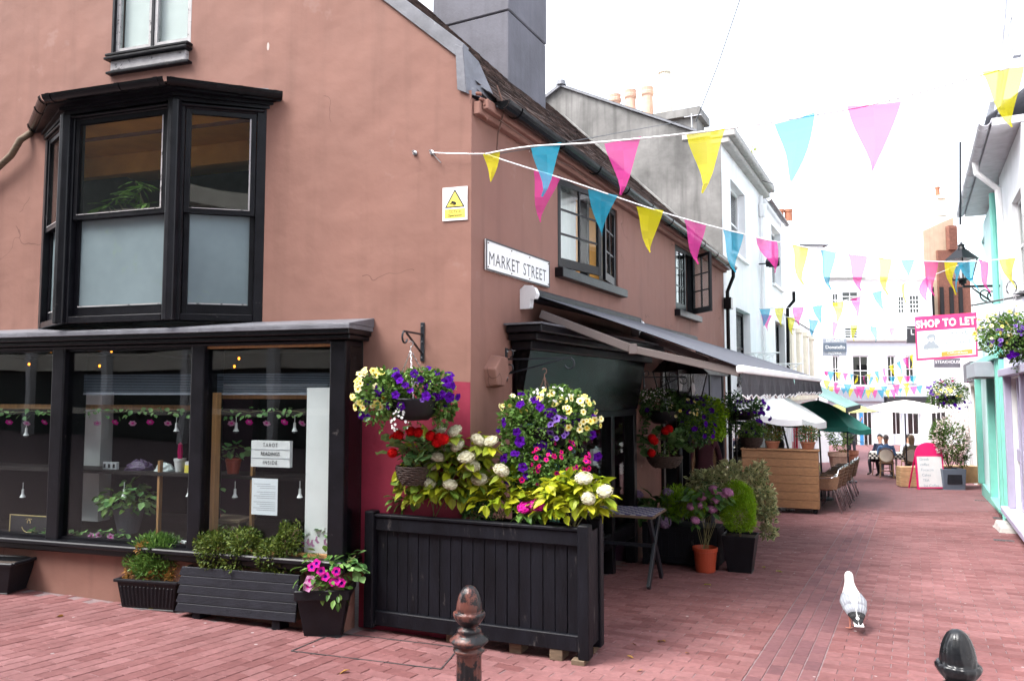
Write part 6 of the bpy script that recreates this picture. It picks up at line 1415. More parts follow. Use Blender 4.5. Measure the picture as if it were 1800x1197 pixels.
# ================================================================ triple lantern post
p = ground(1193, 975) + Vector((.0, .35, 0)); YL = 10.1; pp = at(1193, 690, YL); pp.z = gz(pp.x, pp.y)
t = thing('lantern_post', 'black post with three lanterns under the awning', 'lamp post', pp, world=True)
q = MB(); zt = at(1193, 700, YL).z; q.lathe([(.10, 0), (.10, .05), (.05, .12), (.04, .2), (.032, zt - pp.z)], pp, 14); q.build('post', 'black_paint', t, smooth=True)
def lantern(root, c, s_, rot=0, m='black_paint'):
    """c = underside; four-sided lantern tapering downwards"""
    c = Vector(c); rz = Matrix.Rotation(rot, 3, 'Z'); h = .26 * s_; a0, a1 = .075 * s_, .12 * s_
    q = MB()
    for x, y in ((-1, -1), (1, -1), (1, 1), (-1, 1)): q.bar(c + rz @ Vector((x * a0, y * a0, 0)), c + rz @ Vector((x * a1, y * a1, h)), .014 * s_)
    q.box(c + UP * .0, (a0 * 2.1, a0 * 2.1, .02 * s_), rz); q.box(c + UP * -.03 * s_, (.06 * s_, .06 * s_, .05 * s_), rz)
    fr_ = q.build('lantern_frame', m, root)
    q = MB(); q.frustum(c + UP * (h), (a1 * 2.3, a1 * 2.3), (.08 * s_, .08 * s_), .13 * s_, rz); q.lathe([(.05 * s_, h + .13 * s_), (.035 * s_, h + .17 * s_), (.045 * s_, h + .185 * s_), (.012 * s_, h + .21 * s_), (.0, h + .26 * s_)], c, 10); q.build('lantern_roof', m, root)
    for k in range(4):
        r2 = rz @ Matrix.Rotation(k * math.pi / 2, 3, 'Z'); q = MB(); q.poly([c + r2 @ Vector((-a0, -a0, .012)), c + r2 @ Vector((a0, -a0, .012)), c + r2 @ Vector((a1, -a1, h)), c + r2 @ Vector((-a1, -a1, h))]); q.build('lantern_pane', 'lamp_glass', root)
    q = MB(); q.lathe([(.02 * s_, .02), (.035 * s_, .08 * s_), (.03 * s_, .14 * s_), (.0, .17 * s_)], c, 10); q.build('lamp_bulb', 'white_plastic', root, smooth=True)
for px, py in ((1174, 693), (1195, 690), (1217, 697)):
    lc = at(px, py, YL + (.12 if px == 1174 else -.1)); q = MB(); q.tube([Vector((pp.x, pp.y, zt - .1)), Vector(((pp.x + lc.x) / 2, (pp.y + lc.y) / 2, zt - .14)), lc - UP * .05], .014, 6); q.build('arm', 'black_paint', t); lantern(t, lc, 1.12, .45)
# ================================================================ awnings
AW = [(1.0, 4.02), (4.12, 6.85)]
def awning(label, s0, s1, zw, zf, wf, fab='awning_fabric', val=.30, box=True, wave=True):
    t = thing('awning', label, 'awning', S.P((s0 + s1) / 2, 0, zf), world=True, group='shop awnings')
    q = MB(); n, mm = 14, 10
    def pt(i, j, dz=0): 
        a, b_ = i / n, j / mm; sag = .012 * math.sin(math.pi * b_) * (1 + .8 * math.sin(a * 7)); return S.P(s0 + (s1 - s0) * a, .12 + (wf - .12) * b_, zw + (zf - zw) * b_ + sag + dz)
    for i in range(n):
        for j in range(mm):
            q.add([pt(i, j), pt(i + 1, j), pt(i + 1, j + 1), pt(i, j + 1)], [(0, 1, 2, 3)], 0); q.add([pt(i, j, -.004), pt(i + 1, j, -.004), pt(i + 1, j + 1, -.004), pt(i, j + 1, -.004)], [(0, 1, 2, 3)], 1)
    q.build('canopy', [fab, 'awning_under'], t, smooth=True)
    q = MB(); q.fb(S, s0 - .02, s1 + .02, wf - .02, wf + .05, zf - .055, zf + .008); q.build('front_bar', 'white_plastic', t, bevel=.015, seg=2)
    q = MB(); m_ = 44; pts = []
    for k in range(m_ + 1):
        u = s0 + (s1 - s0) * k / m_; wv = wf + .02 + .012 * math.sin(k * .9) + .008 * math.sin(k * 2.3); pts.append((u, wv))
    rows = (0, .25, .5, .75, 1.0)
    for k in range(m_):
        for r0, r1 in zip(rows, rows[1:]):
            def vp(kk, rr): 
                u, wv = pts[kk]; dz = val * rr + (.035 * (kk % 2) if rr == 1.0 else 0); return S.P(u, wf + .02 + (wv - wf - .02) * rr * 2, zf - .055 - dz)
            q.poly([vp(k, r0), vp(k + 1, r0), vp(k + 1, r1), vp(k, r1)])
    q.build('valance', 'valance_fabric', t, smooth=True)
    q = MB(); q.tube([S.P(u, wf + .02 + (wv - wf - .02) * 2 + .004, zf - .055 - val - .035 * (k % 2)) for k, (u, wv) in enumerate(pts)], .006, 4); q.build('scalloped_trim', 'white_fabric', t)
    if box:
        q = MB(); q.fb(S, s0 - .03, s1 + .02, .01, .13, zw - .05, zw + .06); q.build('roller_box', 'black_plastic', t, bevel=.02)
        zc = zw - .06; q = MB(); hx = [(.0, -.06), (.0, .10), (.05, .14), (.13, .13), (.16, .07), (.14, .02), (.10, .03), (.09, -.06)]
        lo = [S.P(s0 - .13, a, zc + b_) for a, b_ in hx]; hi = [S.P(s0 - .035, a, zc + b_) for a, b_ in hx]; k_ = len(hx); q.add(lo + hi, [tuple(range(k_)), tuple(range(k_, 2 * k_))] + [(i, (i + 1) % k_, k_ + (i + 1) % k_, k_ + i) for i in range(k_)]); q.build('end_bracket', 'white_plastic', t, bevel=.008)
    for u in (s0 + .06, s1 - .06):
        q = MB(); a, m2, b_ = S.P(u, .12, zw - .16), S.P(u + (.02 if u < (s0 + s1) / 2 else -.02), wf * .52, (zw + zf) / 2 - .17), S.P(u, wf, zf - .05); q.bar(a, m2, .05, .075); q.bar(m2, b_, .045, .065); q.box(m2, (.07, .09, .09)); q.build('folding_arm', 'awning_arm', t, bevel=.006)
    return t
awning('black fabric awning over the corner shop with pale front bar', AW[0][0], AW[0][1], 2.60, 1.93, 1.90, val=.175)
awning('second black awning further along the brown house', AW[1][0], AW[1][1], 2.55, 1.93, 1.90, val=.15)
t = thing('awning', 'pale green awning on the white house beyond the black awnings', 'awning', S.P(13, 0, 2), world=True, group='shop awnings')
q = MB(); a, b_, c, d = S.P(10.6, .1, 2.40), S.P(14.8, .1, 2.40), S.P(14.8, 2.0, 1.44), S.P(10.6, 2.0, 1.44); q.add([a, b_, c, d, a - UP * .02, b_ - UP * .02, c - UP * .02, d - UP * .02], [(0, 1, 2, 3), (4, 5, 6, 7), (0, 3, 7, 4), (1, 2, 6, 5)]); q.build('canopy', 'green_awning', t)
q = MB(); q.fb(S, 10.58, 14.82, 1.99, 2.02, 1.34, 1.43); q.build('valance', 'shirt_black', t)

# ================================================================ parasols
def parasol(label, apex, r, h, foot, m, n=8, val=.12, tilt=None, pole='blue_black_metal', square=False, group='parasols'):
    apex = Vector(apex); t = thing('parasol', label, 'parasol', foot, world=True, group=group); rt = Euler(tilt).to_matrix() if tilt else Matrix.Identity(3)
    n = 4 if square else n; rim = []; q = MB(); sub = 4
    def pt(k, e, f_):
        a = 2 * math.pi * (k + f_) / n + (.6 if square else .2); rr = r * e; chord = math.cos(math.pi / n) / math.cos(math.pi / n * (2 * f_ - 1)) if True else 1
        sag = -.05 * r * math.sin(math.pi * f_) * e; return apex + rt @ Vector((rr * chord * math.cos(a), rr * chord * math.sin(a), -h * e ** 1.35 + sag))
    for k in range(n):
        for i in range(5):
            for j in range(sub): q.poly([pt(k, i / 5, j / sub), pt(k, i / 5, (j + 1) / sub), pt(k, (i + 1) / 5, (j + 1) / sub), pt(k, (i + 1) / 5, j / sub)])
        if val:
            for j in range(sub): a, b_ = pt(k, 1, j / sub), pt(k, 1, (j + 1) / sub); q.poly([a, b_, b_ - UP * val, a - UP * val])
    q.build('canopy', m, t)
    q = MB()
    for k in range(n): q.bar(apex - UP * .05, pt(k, 1, 0) - UP * .012, .015)
    q.build('ribs', pole, t)
    q = MB(); q.tube([Vector(foot), apex + rt @ Vector((0, 0, -.1)), apex + rt @ Vector((0, 0, .06))], [.022, .02, .015], 8); q.build('pole', pole, t)
    q = MB(); q.lathe([(.22, 0), (.22, .05), (.06, .09), (.03, .3)], foot, 14); q.build('base', 'blue_black_metal', t); return t
fz = lambda x, y: Vector((x, y, gz(x, y)))
p = at(1364, 692, 15.6); parasol('white parasol under the black awning', p, 1.0, .46, fz(p.x + .55, 15.75), 'white_fabric', tilt=(0, .10, 0))
p = at(1438, 703, 17.2); parasol('dark green parasol behind the white one', p, 1.12, .52, fz(p.x + .05, 17.2), 'green_fabric', val=.1, tilt=(0, .10, 0))
p = at(1488, 708, 22); parasol('yellow green parasol in the middle of the lane', p, .95, .22, fz(p.x, 22), 'yellow_fabric', val=0, square=True)
p = at(1590, 703, 22.8); parasol('large cream parasol over the diners', p, 1.45, .30, fz(p.x, 22.8), 'cream_fabric', val=0, square=True)

# ================================================================ timber screen planter on castors
a, b_ = ground(1286, 893), ground(1441, 903); a = Vector((4.45, 15.0, gz(4.45, 15.0))); b_ = Vector((5.72, 14.45, gz(5.72, 14.45))); SCF = dirframe(a, b_); SL = (b_ - a).xy.length; z0, z1 = gz(5.7, 14.4) + .09, SCF.uz(1438, 791)[1]
t = thing('timber_screen', 'pine board screen planter on castors beside the cafe tables', 'planter', a, world=True); nbd = 7; hh = (z1 - .03 - z0) / nbd
for k in range(nbd):
    q = MB(); q.fb(SCF, .0, SL, -.022, rnd(-.001, .003), z0 + k * hh + .003, z0 + (k + 1) * hh - .003); q.build('board', 'pine', t, bevel=.005)
q = MB(); q.fb(SCF, -.02, SL + .02, -.36, .02, z1 - .03, z1 - .002); q.build('cap_board', 'pine', t, bevel=.006)
for u in (.0, SL - .05): q = MB(); q.fb(SCF, u, u + .05, -.34, -.025, z0, z1 - .032); q.build('end_panel', 'pine', t)
q = MB(); q.fb(SCF, .05, SL - .05, -.34, -.32, z0, z1 - .032); q.build('back_panel', 'pine', t)
for u in (.08, SL - .08):
    for wv in (-.06, -.3):
        p = SCF.P(u, wv, 0); q = MB(); q.lathe([(.0, -.02), (.045, -.02), (.045, .02), (0, .02)], (p.x, p.y, gz(p.x, p.y) + .045), 12, rot=Matrix.Rotation(R(90), 3, 'Y')); q.box((p.x, p.y, z0 - .02), (.05, .04, .05)); q.build('castor', 'black_plastic', t)
for i, (px, w_, lab) in enumerate(((1320, -.16, 'terracotta pot of feathery foliage at the left of the pine screen'), (1358, -.16, 'terracotta pot with yellowing plant on the middle of the pine screen'), (1420, -.16, 'terracotta pot with reddish plant at the right of the pine screen'))):
    c = SCF.at(px, 780, w_); c.z = z1; t = thing('terracotta_pot', lab, 'flower pot', c, world=True, group='pots on the pine screen'); q = MB(); q.lathe([(0, 0), (.10, 0), (.13, .11), (.14, .115), (.14, .14), (.12, .14), (0, .12)], c, 18); q.build('body', 'terracotta', t)
    P_, D_ = ellip(700, c + UP * .28, (.22, .16, .17), .3, -.8, 5, 90 + i); leaf_cloud('foliage', P_, D_, .05, ['leaf_box', 'leaf_box', 'leaf_vari'][i], t, .4)
    P_, D_ = ellip(120, c + UP * .30, (.2, .16, .15), .5, -.8, 3, 95 + i); leaf_cloud('tinted_foliage', P_, D_, .05, 'leaf_rust', t, .4)

# ================================================================ cafe furniture
def make_chair():
    t = thing('cafe_chair', 'aluminium and brown wicker cafe chair', 'chair')
    q = MB()
    for j in range(6):
        for i in range(8):
            a0, a1 = -1 + 2 * i / 8, -1 + 2 * (i + 1) / 8; b0, b1 = j / 6, (j + 1) / 6
            f_ = lambda a, b_: Vector((-.20 - .07 * (1 - a * a) - .09 * b_, a * (.235 - .02 * b_), .47 + .36 * b_ + .03 * (1 - a * a) * b_)); q.poly([f_(a0, b0), f_(a1, b0), f_(a1, b1), f_(a0, b1)])
    bk_ = q.build('backrest', 'wicker_seat', t, smooth=True); so = bk_.modifiers.new('solid', 'SOLIDIFY'); so.thickness = .018
    q = MB(); q.box((.02, 0, .44), (.44, .45, .035)); q.build('seat', 'wicker_seat', t, bevel=.015, seg=2)
    for s_ in (-1, 1):
        q = MB(); q.tube([(.20, s_ * .25, 0), (.20, s_ * .24, .44), (.19, s_ * .25, .62), (.12, s_ * .255, .655), (-.16, s_ * .25, .67), (-.25, s_ * .22, .72)], .0125, 7); q.build('front_leg', 'aluminium', t, smooth=True)
        q = MB(); q.tube([(-.32, s_ * .25, 0), (-.18, s_ * .23, .44), (-.28, s_ * .215, .83)], .0125, 7); q.build('back_leg', 'aluminium', t, smooth=True)
        q = MB(); q.box((0, s_ * .255, .675), (.28, .035, .018)); q.build('armrest', 'wicker_seat', t, bevel=.006)
    for s_ in (-1, 1): q = MB(); q.box8([(-.24, s_ * .24, .45), (.08, s_ * .25, .45), (.08, s_ * .265, .45), (-.24, s_ * .255, .45), (-.29, s_ * .235, .70), (.12, s_ * .25, .66), (.12, s_ * .265, .66), (-.29, s_ * .25, .70)]); q.build('side_panel', 'wicker_seat', t)
    q = MB(); q.tube([(-.30, -.235, .835), (-.335, 0, .865), (-.30, .235, .835)], .013, 7); q.build('top_rail', 'aluminium', t, smooth=True); return t
ch0 = make_chair(); ordn = ('nearest', 'second', 'third', 'fourth', 'fifth', 'sixth', 'farthest')
for i, s_ in enumerate((10.8, 11.5, 12.2, 12.95, 13.7, 14.5, 15.4)):
    o = ch0 if i == 0 else copy_tree(ch0); p = SWp(s_, 1.56 + .04 * (i % 2)); o.location = p; o.rotation_euler = (0, 0, R(180 - 27.5) + rnd(-.12, .12))
    tag(o, '%s brown wicker cafe chair in the row beside the timber screen' % ordn[i], group='cafe chairs in a row')
def cafe_table(label, s_, w_, sz=(.7, .7), m='mustard_cloth', grp='cafe tables'):
    p = SWp(s_, w_); t = thing('cafe_table', label, 'table', p, -R(27.5) + R(90), group=grp); q = MB(); q.box((0, 0, .73), (sz[0], sz[1], .03)); q.build('table_top', m, t, bevel=.006)
    q = MB(); h_ = .18
    for sx_, sy_ in ((1, 0), (-1, 0), (0, 1), (0, -1)):
        d = Vector((sx_, sy_, 0)); e = Vector((sy_, sx_, 0)); hw = sz[1 if sx_ else 0] / 2; c = d * (sz[0 if sx_ else 1] / 2 + .006); q.add([c - e * hw + UP * .745, c + e * hw + UP * .745, c + e * hw * 1.02 + d * .03 + UP * (.745 - h_), c - e * hw * 1.02 + d * .03 + UP * (.745 - h_)], [(0, 1, 2, 3)])
    q.build('cloth_edge', m, t); q = MB(); q.tube([(0, 0, .02), (0, 0, .72)], .03, 8); q.box((0, 0, .015), (.5, .06, .03)); q.box((0, 0, .018), (.06, .5, .03)); q.build('pedestal', 'aluminium', t); return t
for i, s_ in enumerate((10.6, 12.1, 13.8)): cafe_table(('nearest', 'middle', 'farthest')[i] + ' cafe table with mustard cloth along the white house', s_, .78)
def bistro(label, p, rz):
    t = thing('bistro_chair', label, 'chair', p, rz, group='rattan bistro chairs'); q = MB()
    q.lathe([(0, .0), (.21, .0), (.225, .02), (.21, .04), (0, .04)], (0, 0, .44), 18); q.build('seat', 'rattan', t)
    q = MB(); q.tube([(-.21 - .05 * math.sin(a * .5), .20 * math.cos(a) * 1.0, .70 + .22 * math.sin(a)) for a in np.linspace(0, 6.283, 24)], .016, 7, cap=False); q.build('back_frame', 'rattan', t)
    q = MB(); q.lathe([(0, 0), (.19, 0), (.19, .01), (0, .01)], (-.235, 0, .70), 20, sx=1, rot=Matrix.Rotation(R(-90), 3, 'Y')); q.build('back_panel', 'cream_band', t)
    for x, y in ((.15, .16), (.15, -.16), (-.16, .16), (-.16, -.16)): q = MB(); q.tube([(x * 1.25, y * 1.2, 0), (x, y, .45)] + ([(-.21, y * 1.1, .62)] if x < 0 else []), .015, 7); q.build('leg', 'rattan', t)
    q = MB(); q.tube([(.17, .18, .18), (-.18, -.18, .24)], .01, 5); q.tube([(.17, -.18, .18), (-.18, .18, .24)], .01, 5); q.build('stretcher', 'rattan', t); return t

# ================================================================ people
BONES = {}
def person(label, p, rz, shirt, legs, hair, pose='sit', arm_l=None, arm_r=None, longhair=False, short=True, bare=False, group=None):
    """one skinned body; x = forward, y = left. Faces take the cloth or skin of the nearest bone"""
    hz = .50 if pose == 'sit' else .92
    J = {'pel': (0, 0, hz, .135, .115), 'bel': (.005, 0, hz + .18, .128, .10), 'che': (.0, 0, hz + .36, .155, .105), 'nk': (.01, 0, hz + .53, .052, .052), 'hd0': (.025, 0, hz + .60, .062, .066), 'hd1': (.03, 0, hz + .69, .078, .090), 'hd2': (.02, 0, hz + .77, .060, .070)}
    E_ = [('pel', 'bel', 's'), ('bel', 'che', 's'), ('che', 'nk', 's'), ('nk', 'hd0', 'k'), ('hd0', 'hd1', 'k'), ('hd1', 'hd2', 'k')]
    for s_, nm_ in ((1, 'l'), (-1, 'r')):
        J['sh' + nm_] = (.0, .185 * s_, hz + .455, .062, .058); E_.append(('che', 'sh' + nm_, 's'))
        arm = (arm_l if s_ > 0 else arm_r) or (((.06, .24, hz + .20), (.27, .15, hz + .22)) if pose == 'sit' else ((-.02, .25, hz + .18), (.06, .26, hz - .07)))
        J['el' + nm_] = (arm[0][0], arm[0][1] * s_, arm[0][2], .042, .042); J['wr' + nm_] = (arm[1][0], arm[1][1] * s_, arm[1][2], .028, .032); hv = (Vector(J['wr' + nm_][:3]) - Vector(J['el' + nm_][:3])).normalized(); hd_ = Vector(J['wr' + nm_][:3]) + hv * .09
        J['ha' + nm_] = (hd_.x, hd_.y, hd_.z, .022, .036); J['fi' + nm_] = ((hd_ + hv * .08).x, hd_.y, (hd_ + hv * .08).z - .01, .010, .026)
        E_ += [('sh' + nm_, 'el' + nm_, 's'), ('el' + nm_, 'wr' + nm_, 'k' if short else 's'), ('wr' + nm_, 'ha' + nm_, 'k'), ('ha' + nm_, 'fi' + nm_, 'k')]
        if pose == 'sit': kn, an, to = (.43, .13 * s_, hz + .0), (.36, .14 * s_, .09), (.52, .15 * s_, .04)
        else: kn, an, to = (.02, .10 * s_, .50), (-.02, .11 * s_, .09), (.15, .13 * s_, .035)
        J['hi' + nm_] = (.03, .09 * s_, hz - .03, .095, .09); J['kn' + nm_] = (*kn, .06, .062); J['an' + nm_] = (*an, .040, .042); J['to' + nm_] = (*to, .036, .03)
        E_ += [('pel', 'hi' + nm_, 't'), ('hi' + nm_, 'kn' + nm_, 't'), ('kn' + nm_, 'an' + nm_, 'k' if bare else 't'), ('an' + nm_, 'to' + nm_, 'o')]
    keys = list(J); me = bpy.data.meshes.new('b'); me.from_pydata([J[k][:3] for k in keys], [(keys.index(a), keys.index(b_)) for a, b_, _ in E_], []); ob = bpy.data.objects.new('b', me); col.objects.link(ob)
    sk = ob.modifiers.new('skin', 'SKIN'); sk.use_smooth_shade = True
    for i, k in enumerate(keys): v = me.skin_vertices[0].data[i]; v.radius = J[k][3:5]; v.use_root = (k == 'pel')
    sb = ob.modifiers.new('sub', 'SUBSURF'); sb.levels = 2; sb.render_levels = 2
    dg = bpy.context.evaluated_depsgraph_get(); nme = bpy.data.meshes.new_from_object(ob.evaluated_get(dg)); bpy.data.objects.remove(ob); nme.name = 'body'
    for x in ('skin', shirt, legs, 'shoe_dark'): nme.materials.append(MATS[x])
    idx = {'k': 0, 's': 1, 't': 2, 'o': 3}; segs = [(np.array(J[a][:3]), np.array(J[b_][:3]), idx[c]) for a, b_, c in E_]
    cen = np.array([f.center[:] for f in nme.polygons]); best = np.full(len(cen), 9e9); mi = np.zeros(len(cen), int)
    for a, b_, k in segs:
        ab = b_ - a; tt = np.clip(((cen - a) @ ab) / (ab @ ab + 1e-9), 0, 1); d = np.linalg.norm(cen - (a + tt[:, None] * ab), axis=1); m_ = d < best; best[m_] = d[m_]; mi[m_] = k
    nme.polygons.foreach_set('material_index', mi.astype(np.int32)); nme.polygons.foreach_set('use_smooth', [True] * len(mi))
    t = thing('person', label, 'person', p, rz, group); link('body', nme, t)
    hx, hzz = .03, hz + .70; q = MB(); rows = 8; n = 14; prev = None
    for j in range(rows):   # hair cap, longer at the back
        th = (j / (rows - 1)) * (1.75 if not longhair else 1.9); row = []
        for i in range(n):
            a = 2 * math.pi * i / n; back = (1 - math.cos(a)) / 2; tht = th * (.55 + .55 * back); r_ = .094 * (1 + .05 * math.sin(i * 3 + j)); row.append(Vector((hx - .005 + r_ * 1.05 * math.sin(tht) * math.cos(a), r_ * .92 * math.sin(tht) * math.sin(a), hzz + .018 + r_ * 1.14 * math.cos(tht) - (.10 * max(0, j - 5) * back if longhair else 0))))
        if prev:
            for i in range(n): q.poly([prev[i], prev[(i + 1) % n], row[(i + 1) % n], row[i]])
        prev = row
    q.build('hair', hair, t, smooth=True)
    q = MB()
    for s_ in (-1, 1): q.box((hx - .0, s_ * .082, hzz - .01), (.035, .02, .055)); 
    q.build('ears', 'skin', t, bevel=.006); q = MB(); q.frustum((hx + .078, 0, hzz - .035), (.035, .03), (.012, .014), .05); q.build('nose', 'skin', t, bevel=.003)
    q = MB()
    for s_ in (-1, 1): q.box((hx + .076, s_ * .032, hzz + .012), (.012, .022, .010))
    q.box((hx + .078, 0, hzz - .062), (.012, .042, .008)); q.build('eyes_and_mouth', 'hair_dark', t); return t
DW = math.atan2(.887, .462)      # facing down the lane
pA = SWp(21.2, 2.35); pB = SWp(21.5, 3.05); sd_ = Vector((SD.x, SD.y, 0))
for pq, lab in ((pA, 'rattan bistro chair of the diner in the blue shirt'), (pB, 'rattan bistro chair of the diner in the olive shirt')): bistro(lab, pq, DW)
person('grey haired diner in a blue shirt sitting with back turned', pA, DW, 'shirt_blue', 'trouser_grey', 'hair_grey')
person('fair haired diner in an olive shirt sitting with back turned', pB, DW, 'shirt_olive', 'trouser_dark', 'hair_blond', longhair=True)
q_ = SWp(22.5, 2.15); bistro('rattan bistro chair across the table on the left', q_, DW + 2.6); person('dark haired diner in navy facing the camera across the table', q_, DW + 2.6, 'shirt_navy', 'trouser_dark', 'hair_dark')
q_ = SWp(22.7, 2.95); bistro('rattan bistro chair across the table on the right', q_, DW - 2.8); person('dark haired diner in a pale shirt across the table', q_, DW - 2.8, 'shirt_pale', 'trouser_dark', 'hair_dark', longhair=True)
tb = cafe_table('diners table with a black and white checked cloth', 22.0, 2.6, (.8, 1.5), 'cream_fabric')
q = MB(); px_ = .085
for sy_ in (-1, 1):
    for i in range(-6, 7):
        for k in range(3): 
            if (i + k) % 2 == 0: q.box((i * .06, sy_ * (.762 + .009 * (k + 1)), .72 - .06 * k), (.058, .004, .058))
for i in range(-12, 13):
    for k in range(3):
        if (i + k) % 2 == 0: q.box((-.412 - .009 * (k + 1), i * .06, .72 - .06 * k), (.004, .058, .058))
tag(q.build('cloth_checks', 'sign_black', tb), kind='stuff')
pW = at(1498, 776, 31); pW.z = gz(pW.x, pW.y); person('person in navy raising one arm near the blue door', pW, DW + 2.6, 'shirt_navy', 'trouser_dark', 'hair_dark', 'stand', arm_l=((.05, .34, 1.42), (.12, .50, 1.62)))
pS = SWp(13.6, .35); bistro('black backed chair under the white parasol', pS, DW); person('dark haired person in black seated under the parasols', pS, DW, 'shirt_black', 'trouser_dark', 'hair_dark', longhair=True)
pM = at(1238, 800, 12.1); pM.z = gz(pM.x, pM.y); person('person in a dark maroon coat standing in the shop entrance', pM, DW + .5, 'coat_maroon', 'trouser_dark', 'hair_dark', 'stand', short=False, longhair=True)
# ================================================================ right side: board, planters, signs, street lamp
a, b_ = ground(1613, 860), ground(1662, 860); BFm = dirframe(a, b_); BL = (b_ - a).xy.length; zt = BFm.uz(1637, 778)[1]; z0 = a.z; hh = zt - z0
t = thing('menu_board', 'white cafe menu board with a round magenta top', 'sign', a, world=True)
def bp(u, z, w=0): return BFm.P(u, w - .10 * (z - z0) / hh, z)
arch = [(BL / 2 - BL / 2 * math.cos(k * math.pi / 14), zt - .28 * hh + .28 * hh * math.sin(k * math.pi / 14)) for k in range(15)]
out_ = [(BL, z0 + .03), (0, z0 + .03)] + arch
q = MB(); n = len(out_); q.add([bp(u, z) for u, z in out_] + [bp(u, z, -.03) for u, z in out_], [tuple(range(n)), tuple(range(n, 2 * n))] + [(k, (k + 1) % n, n + (k + 1) % n, n + k) for k in range(n)]); q.build('board', 'magenta_board', t)
q = MB(); q.add([bp(.04, z0 + .06, .004), bp(BL - .04, z0 + .06, .004), bp(BL - .04, zt - .30 * hh, .004), bp(.04, zt - .30 * hh, .004)], [(0, 1, 2, 3)]); q.build('writing_panel', 'sign_white', t)
q = MB(); 
for u in (.03, BL - .06):
  q = MB(); q.add([bp(u, zt - .2 * hh, -.03), bp(u + .03, zt - .2 * hh, -.03), BFm.P(u + .03, -.5, gz(a.x, a.y + .5)), BFm.P(u, -.5, gz(a.x, a.y + .5)), bp(u, zt - .2 * hh, -.05), bp(u + .03, zt - .2 * hh, -.05), BFm.P(u + .03, -.53, gz(a.x, a.y + .5)), BFm.P(u, -.53, gz(a.x, a.y + .5))], [(0, 1, 2, 3), (4, 5, 6, 7), (0, 3, 7, 4), (1, 2, 6, 5), (2, 3, 7, 6)]); q.build('back_leg', 'magenta_board', t)
for u in (.0, BL - .05): q = MB(); q.fb(BFm, u, u + .05, -.03, .03, z0, z0 + .035); q.build('foot', 'magenta_board', t)
bd = BFm.D()
for k, s_ in enumerate(('Greek', 'coffee', 'Focaccia', 'Cakes', 'TEA', 'Ice Coffee')):
    z = zt - (.36 + .112 * k) * hh; text(s_, .095, 'chalk_ink', bp(.10 + .012 * k, z, .007), bd, UP, t, align='LEFT', ext=.0005)
# square planter with oleander
a, b_ = ground(1665, 861), ground(1700, 861); c = (a + b_) / 2 + Vector((.0, .28, 0)); rot = Matrix.Rotation(R(-8), 3, 'Z')
t = thing('square_planter', 'dark grey square planter with moulded panel behind the menu board', 'planter', c, world=True); q = MB(); q.frustum(c, (.50, .50), (.56, .56), .52, rot, 0, True, .03); q.build('body', 'sign_slate', t, bevel=.01)
q = MB(); q.box(c + rot @ Vector((0, -.262, .28)), (.36, .02, .28), rot); q.build('moulded_panel', 'dark_grey_wood', t, bevel=.01)
t = thing('oleander', 'oleander bush with cream blossom in the dark square planter', 'shrub', c + UP * .5, world=True); cc = at(1668, 775, c.y)
bl = [ellip(1300, cc, (.42, .35, .55), .3, -1, 9, 5), ellip(300, at(1690, 800, c.y), (.15, .2, .3), .3, -1, 3, 6), ellip(300, at(1650, 760, c.y), (.15, .2, .3), .3, -1, 3, 7)]; P_, D_ = zip(*bl); leaf_cloud('foliage', np.concatenate(P_), np.concatenate(D_) + np.array([0, 0, .3]), .12, 'leaf_green', t, .22, .2, .1)
P_, D_ = ellip(900, cc + Vector((0, -.12, .05)), (.42, .3, .55), .8, -.7, 9, 15); leaf_cloud('blossom', P_, D_, .05, 'petal_blush', t, .8)
stems(t, c + UP * .45, [cc + Vector((rnd(-.3, .3), rnd(-.2, .2), rnd(-.2, .4))) for _ in range(12)], .012, 'bark')
# low pale timber planter behind the board
p = at(1600, 820, 20.6); p.z = gz(p.x, p.y); rot = Matrix.Rotation(R(-8), 3, 'Z')
t = thing('low_timber_planter', 'low pale timber planter behind the menu board', 'planter', p, world=True)
for k in range(4): q = MB(); q.box(p + Vector((0, 0, .08 + .13 * k)), (.62, .34, .124), rot); q.build('board', 'pale_pine', t, bevel=.006)
q = MB(); q.box(p + Vector((1.25, .1, .33)), (1.0, .34, .45), rot); q.build('long_side', 'pale_pine', t, bevel=.006)
# terracotta pots with spiky plants in the middle distance
def spiky(name, lab, px, py, Y, n, ln, m, seed):
    p = at(px, py, Y); g_ = random.Random(seed); t = thing(name, lab, 'plant', p, world=True); b = MB()
    for k in range(n):
        a = g_.uniform(0, 6.28); up_ = g_.uniform(.2, 1.2); d = Vector((math.cos(a), math.sin(a), up_)).normalized(); L_ = ln * g_.uniform(.6, 1.1); sdv = d.cross(UP).normalized() * .022; q0 = p; tt = g_.random()
        pts = [p + d * L_ * f_ + Vector((0, 0, -.5 * L_ * f_ * f_ * (1.3 - up_ * .6))) for f_ in (0, .35, .7, 1)]
        for i in range(3): w0, w1 = (1, .9, .6, .05)[i], (1, .9, .6, .05)[i + 1]; b.add([pts[i] - sdv * w0, pts[i] + sdv * w0, pts[i + 1] + sdv * w1, pts[i + 1] - sdv * w1], [(0, 1, 2, 3)], 0, tt)
    b.build('blades', m, t); return t
def round_pot(lab, px, py, Y, r, h, m='terracotta'):
    p = at(px, py, Y); p.z = gz(p.x, p.y); t = thing('terracotta_pot', lab, 'flower pot', p, world=True, group='terracotta pots in the lane'); q = MB(); q.lathe([(0, 0), (r * .7, 0), (r, h * .8), (r * 1.08, h * .82), (r * 1.08, h), (r * .95, h), (r * .9, h * .85), (0, h * .85)], p, 20); q.build('body', m, t); return p + UP * h
tp_ = round_pot('tall terracotta pot with dark spiky grass in the lane', 1492, 812, 26.5, .30, .72); spiky('spiky_plant', 'dark spiky grass plant in the tall terracotta pot', 1492, 775, 26.5, 90, .85, 'leaf_phormium', 4)
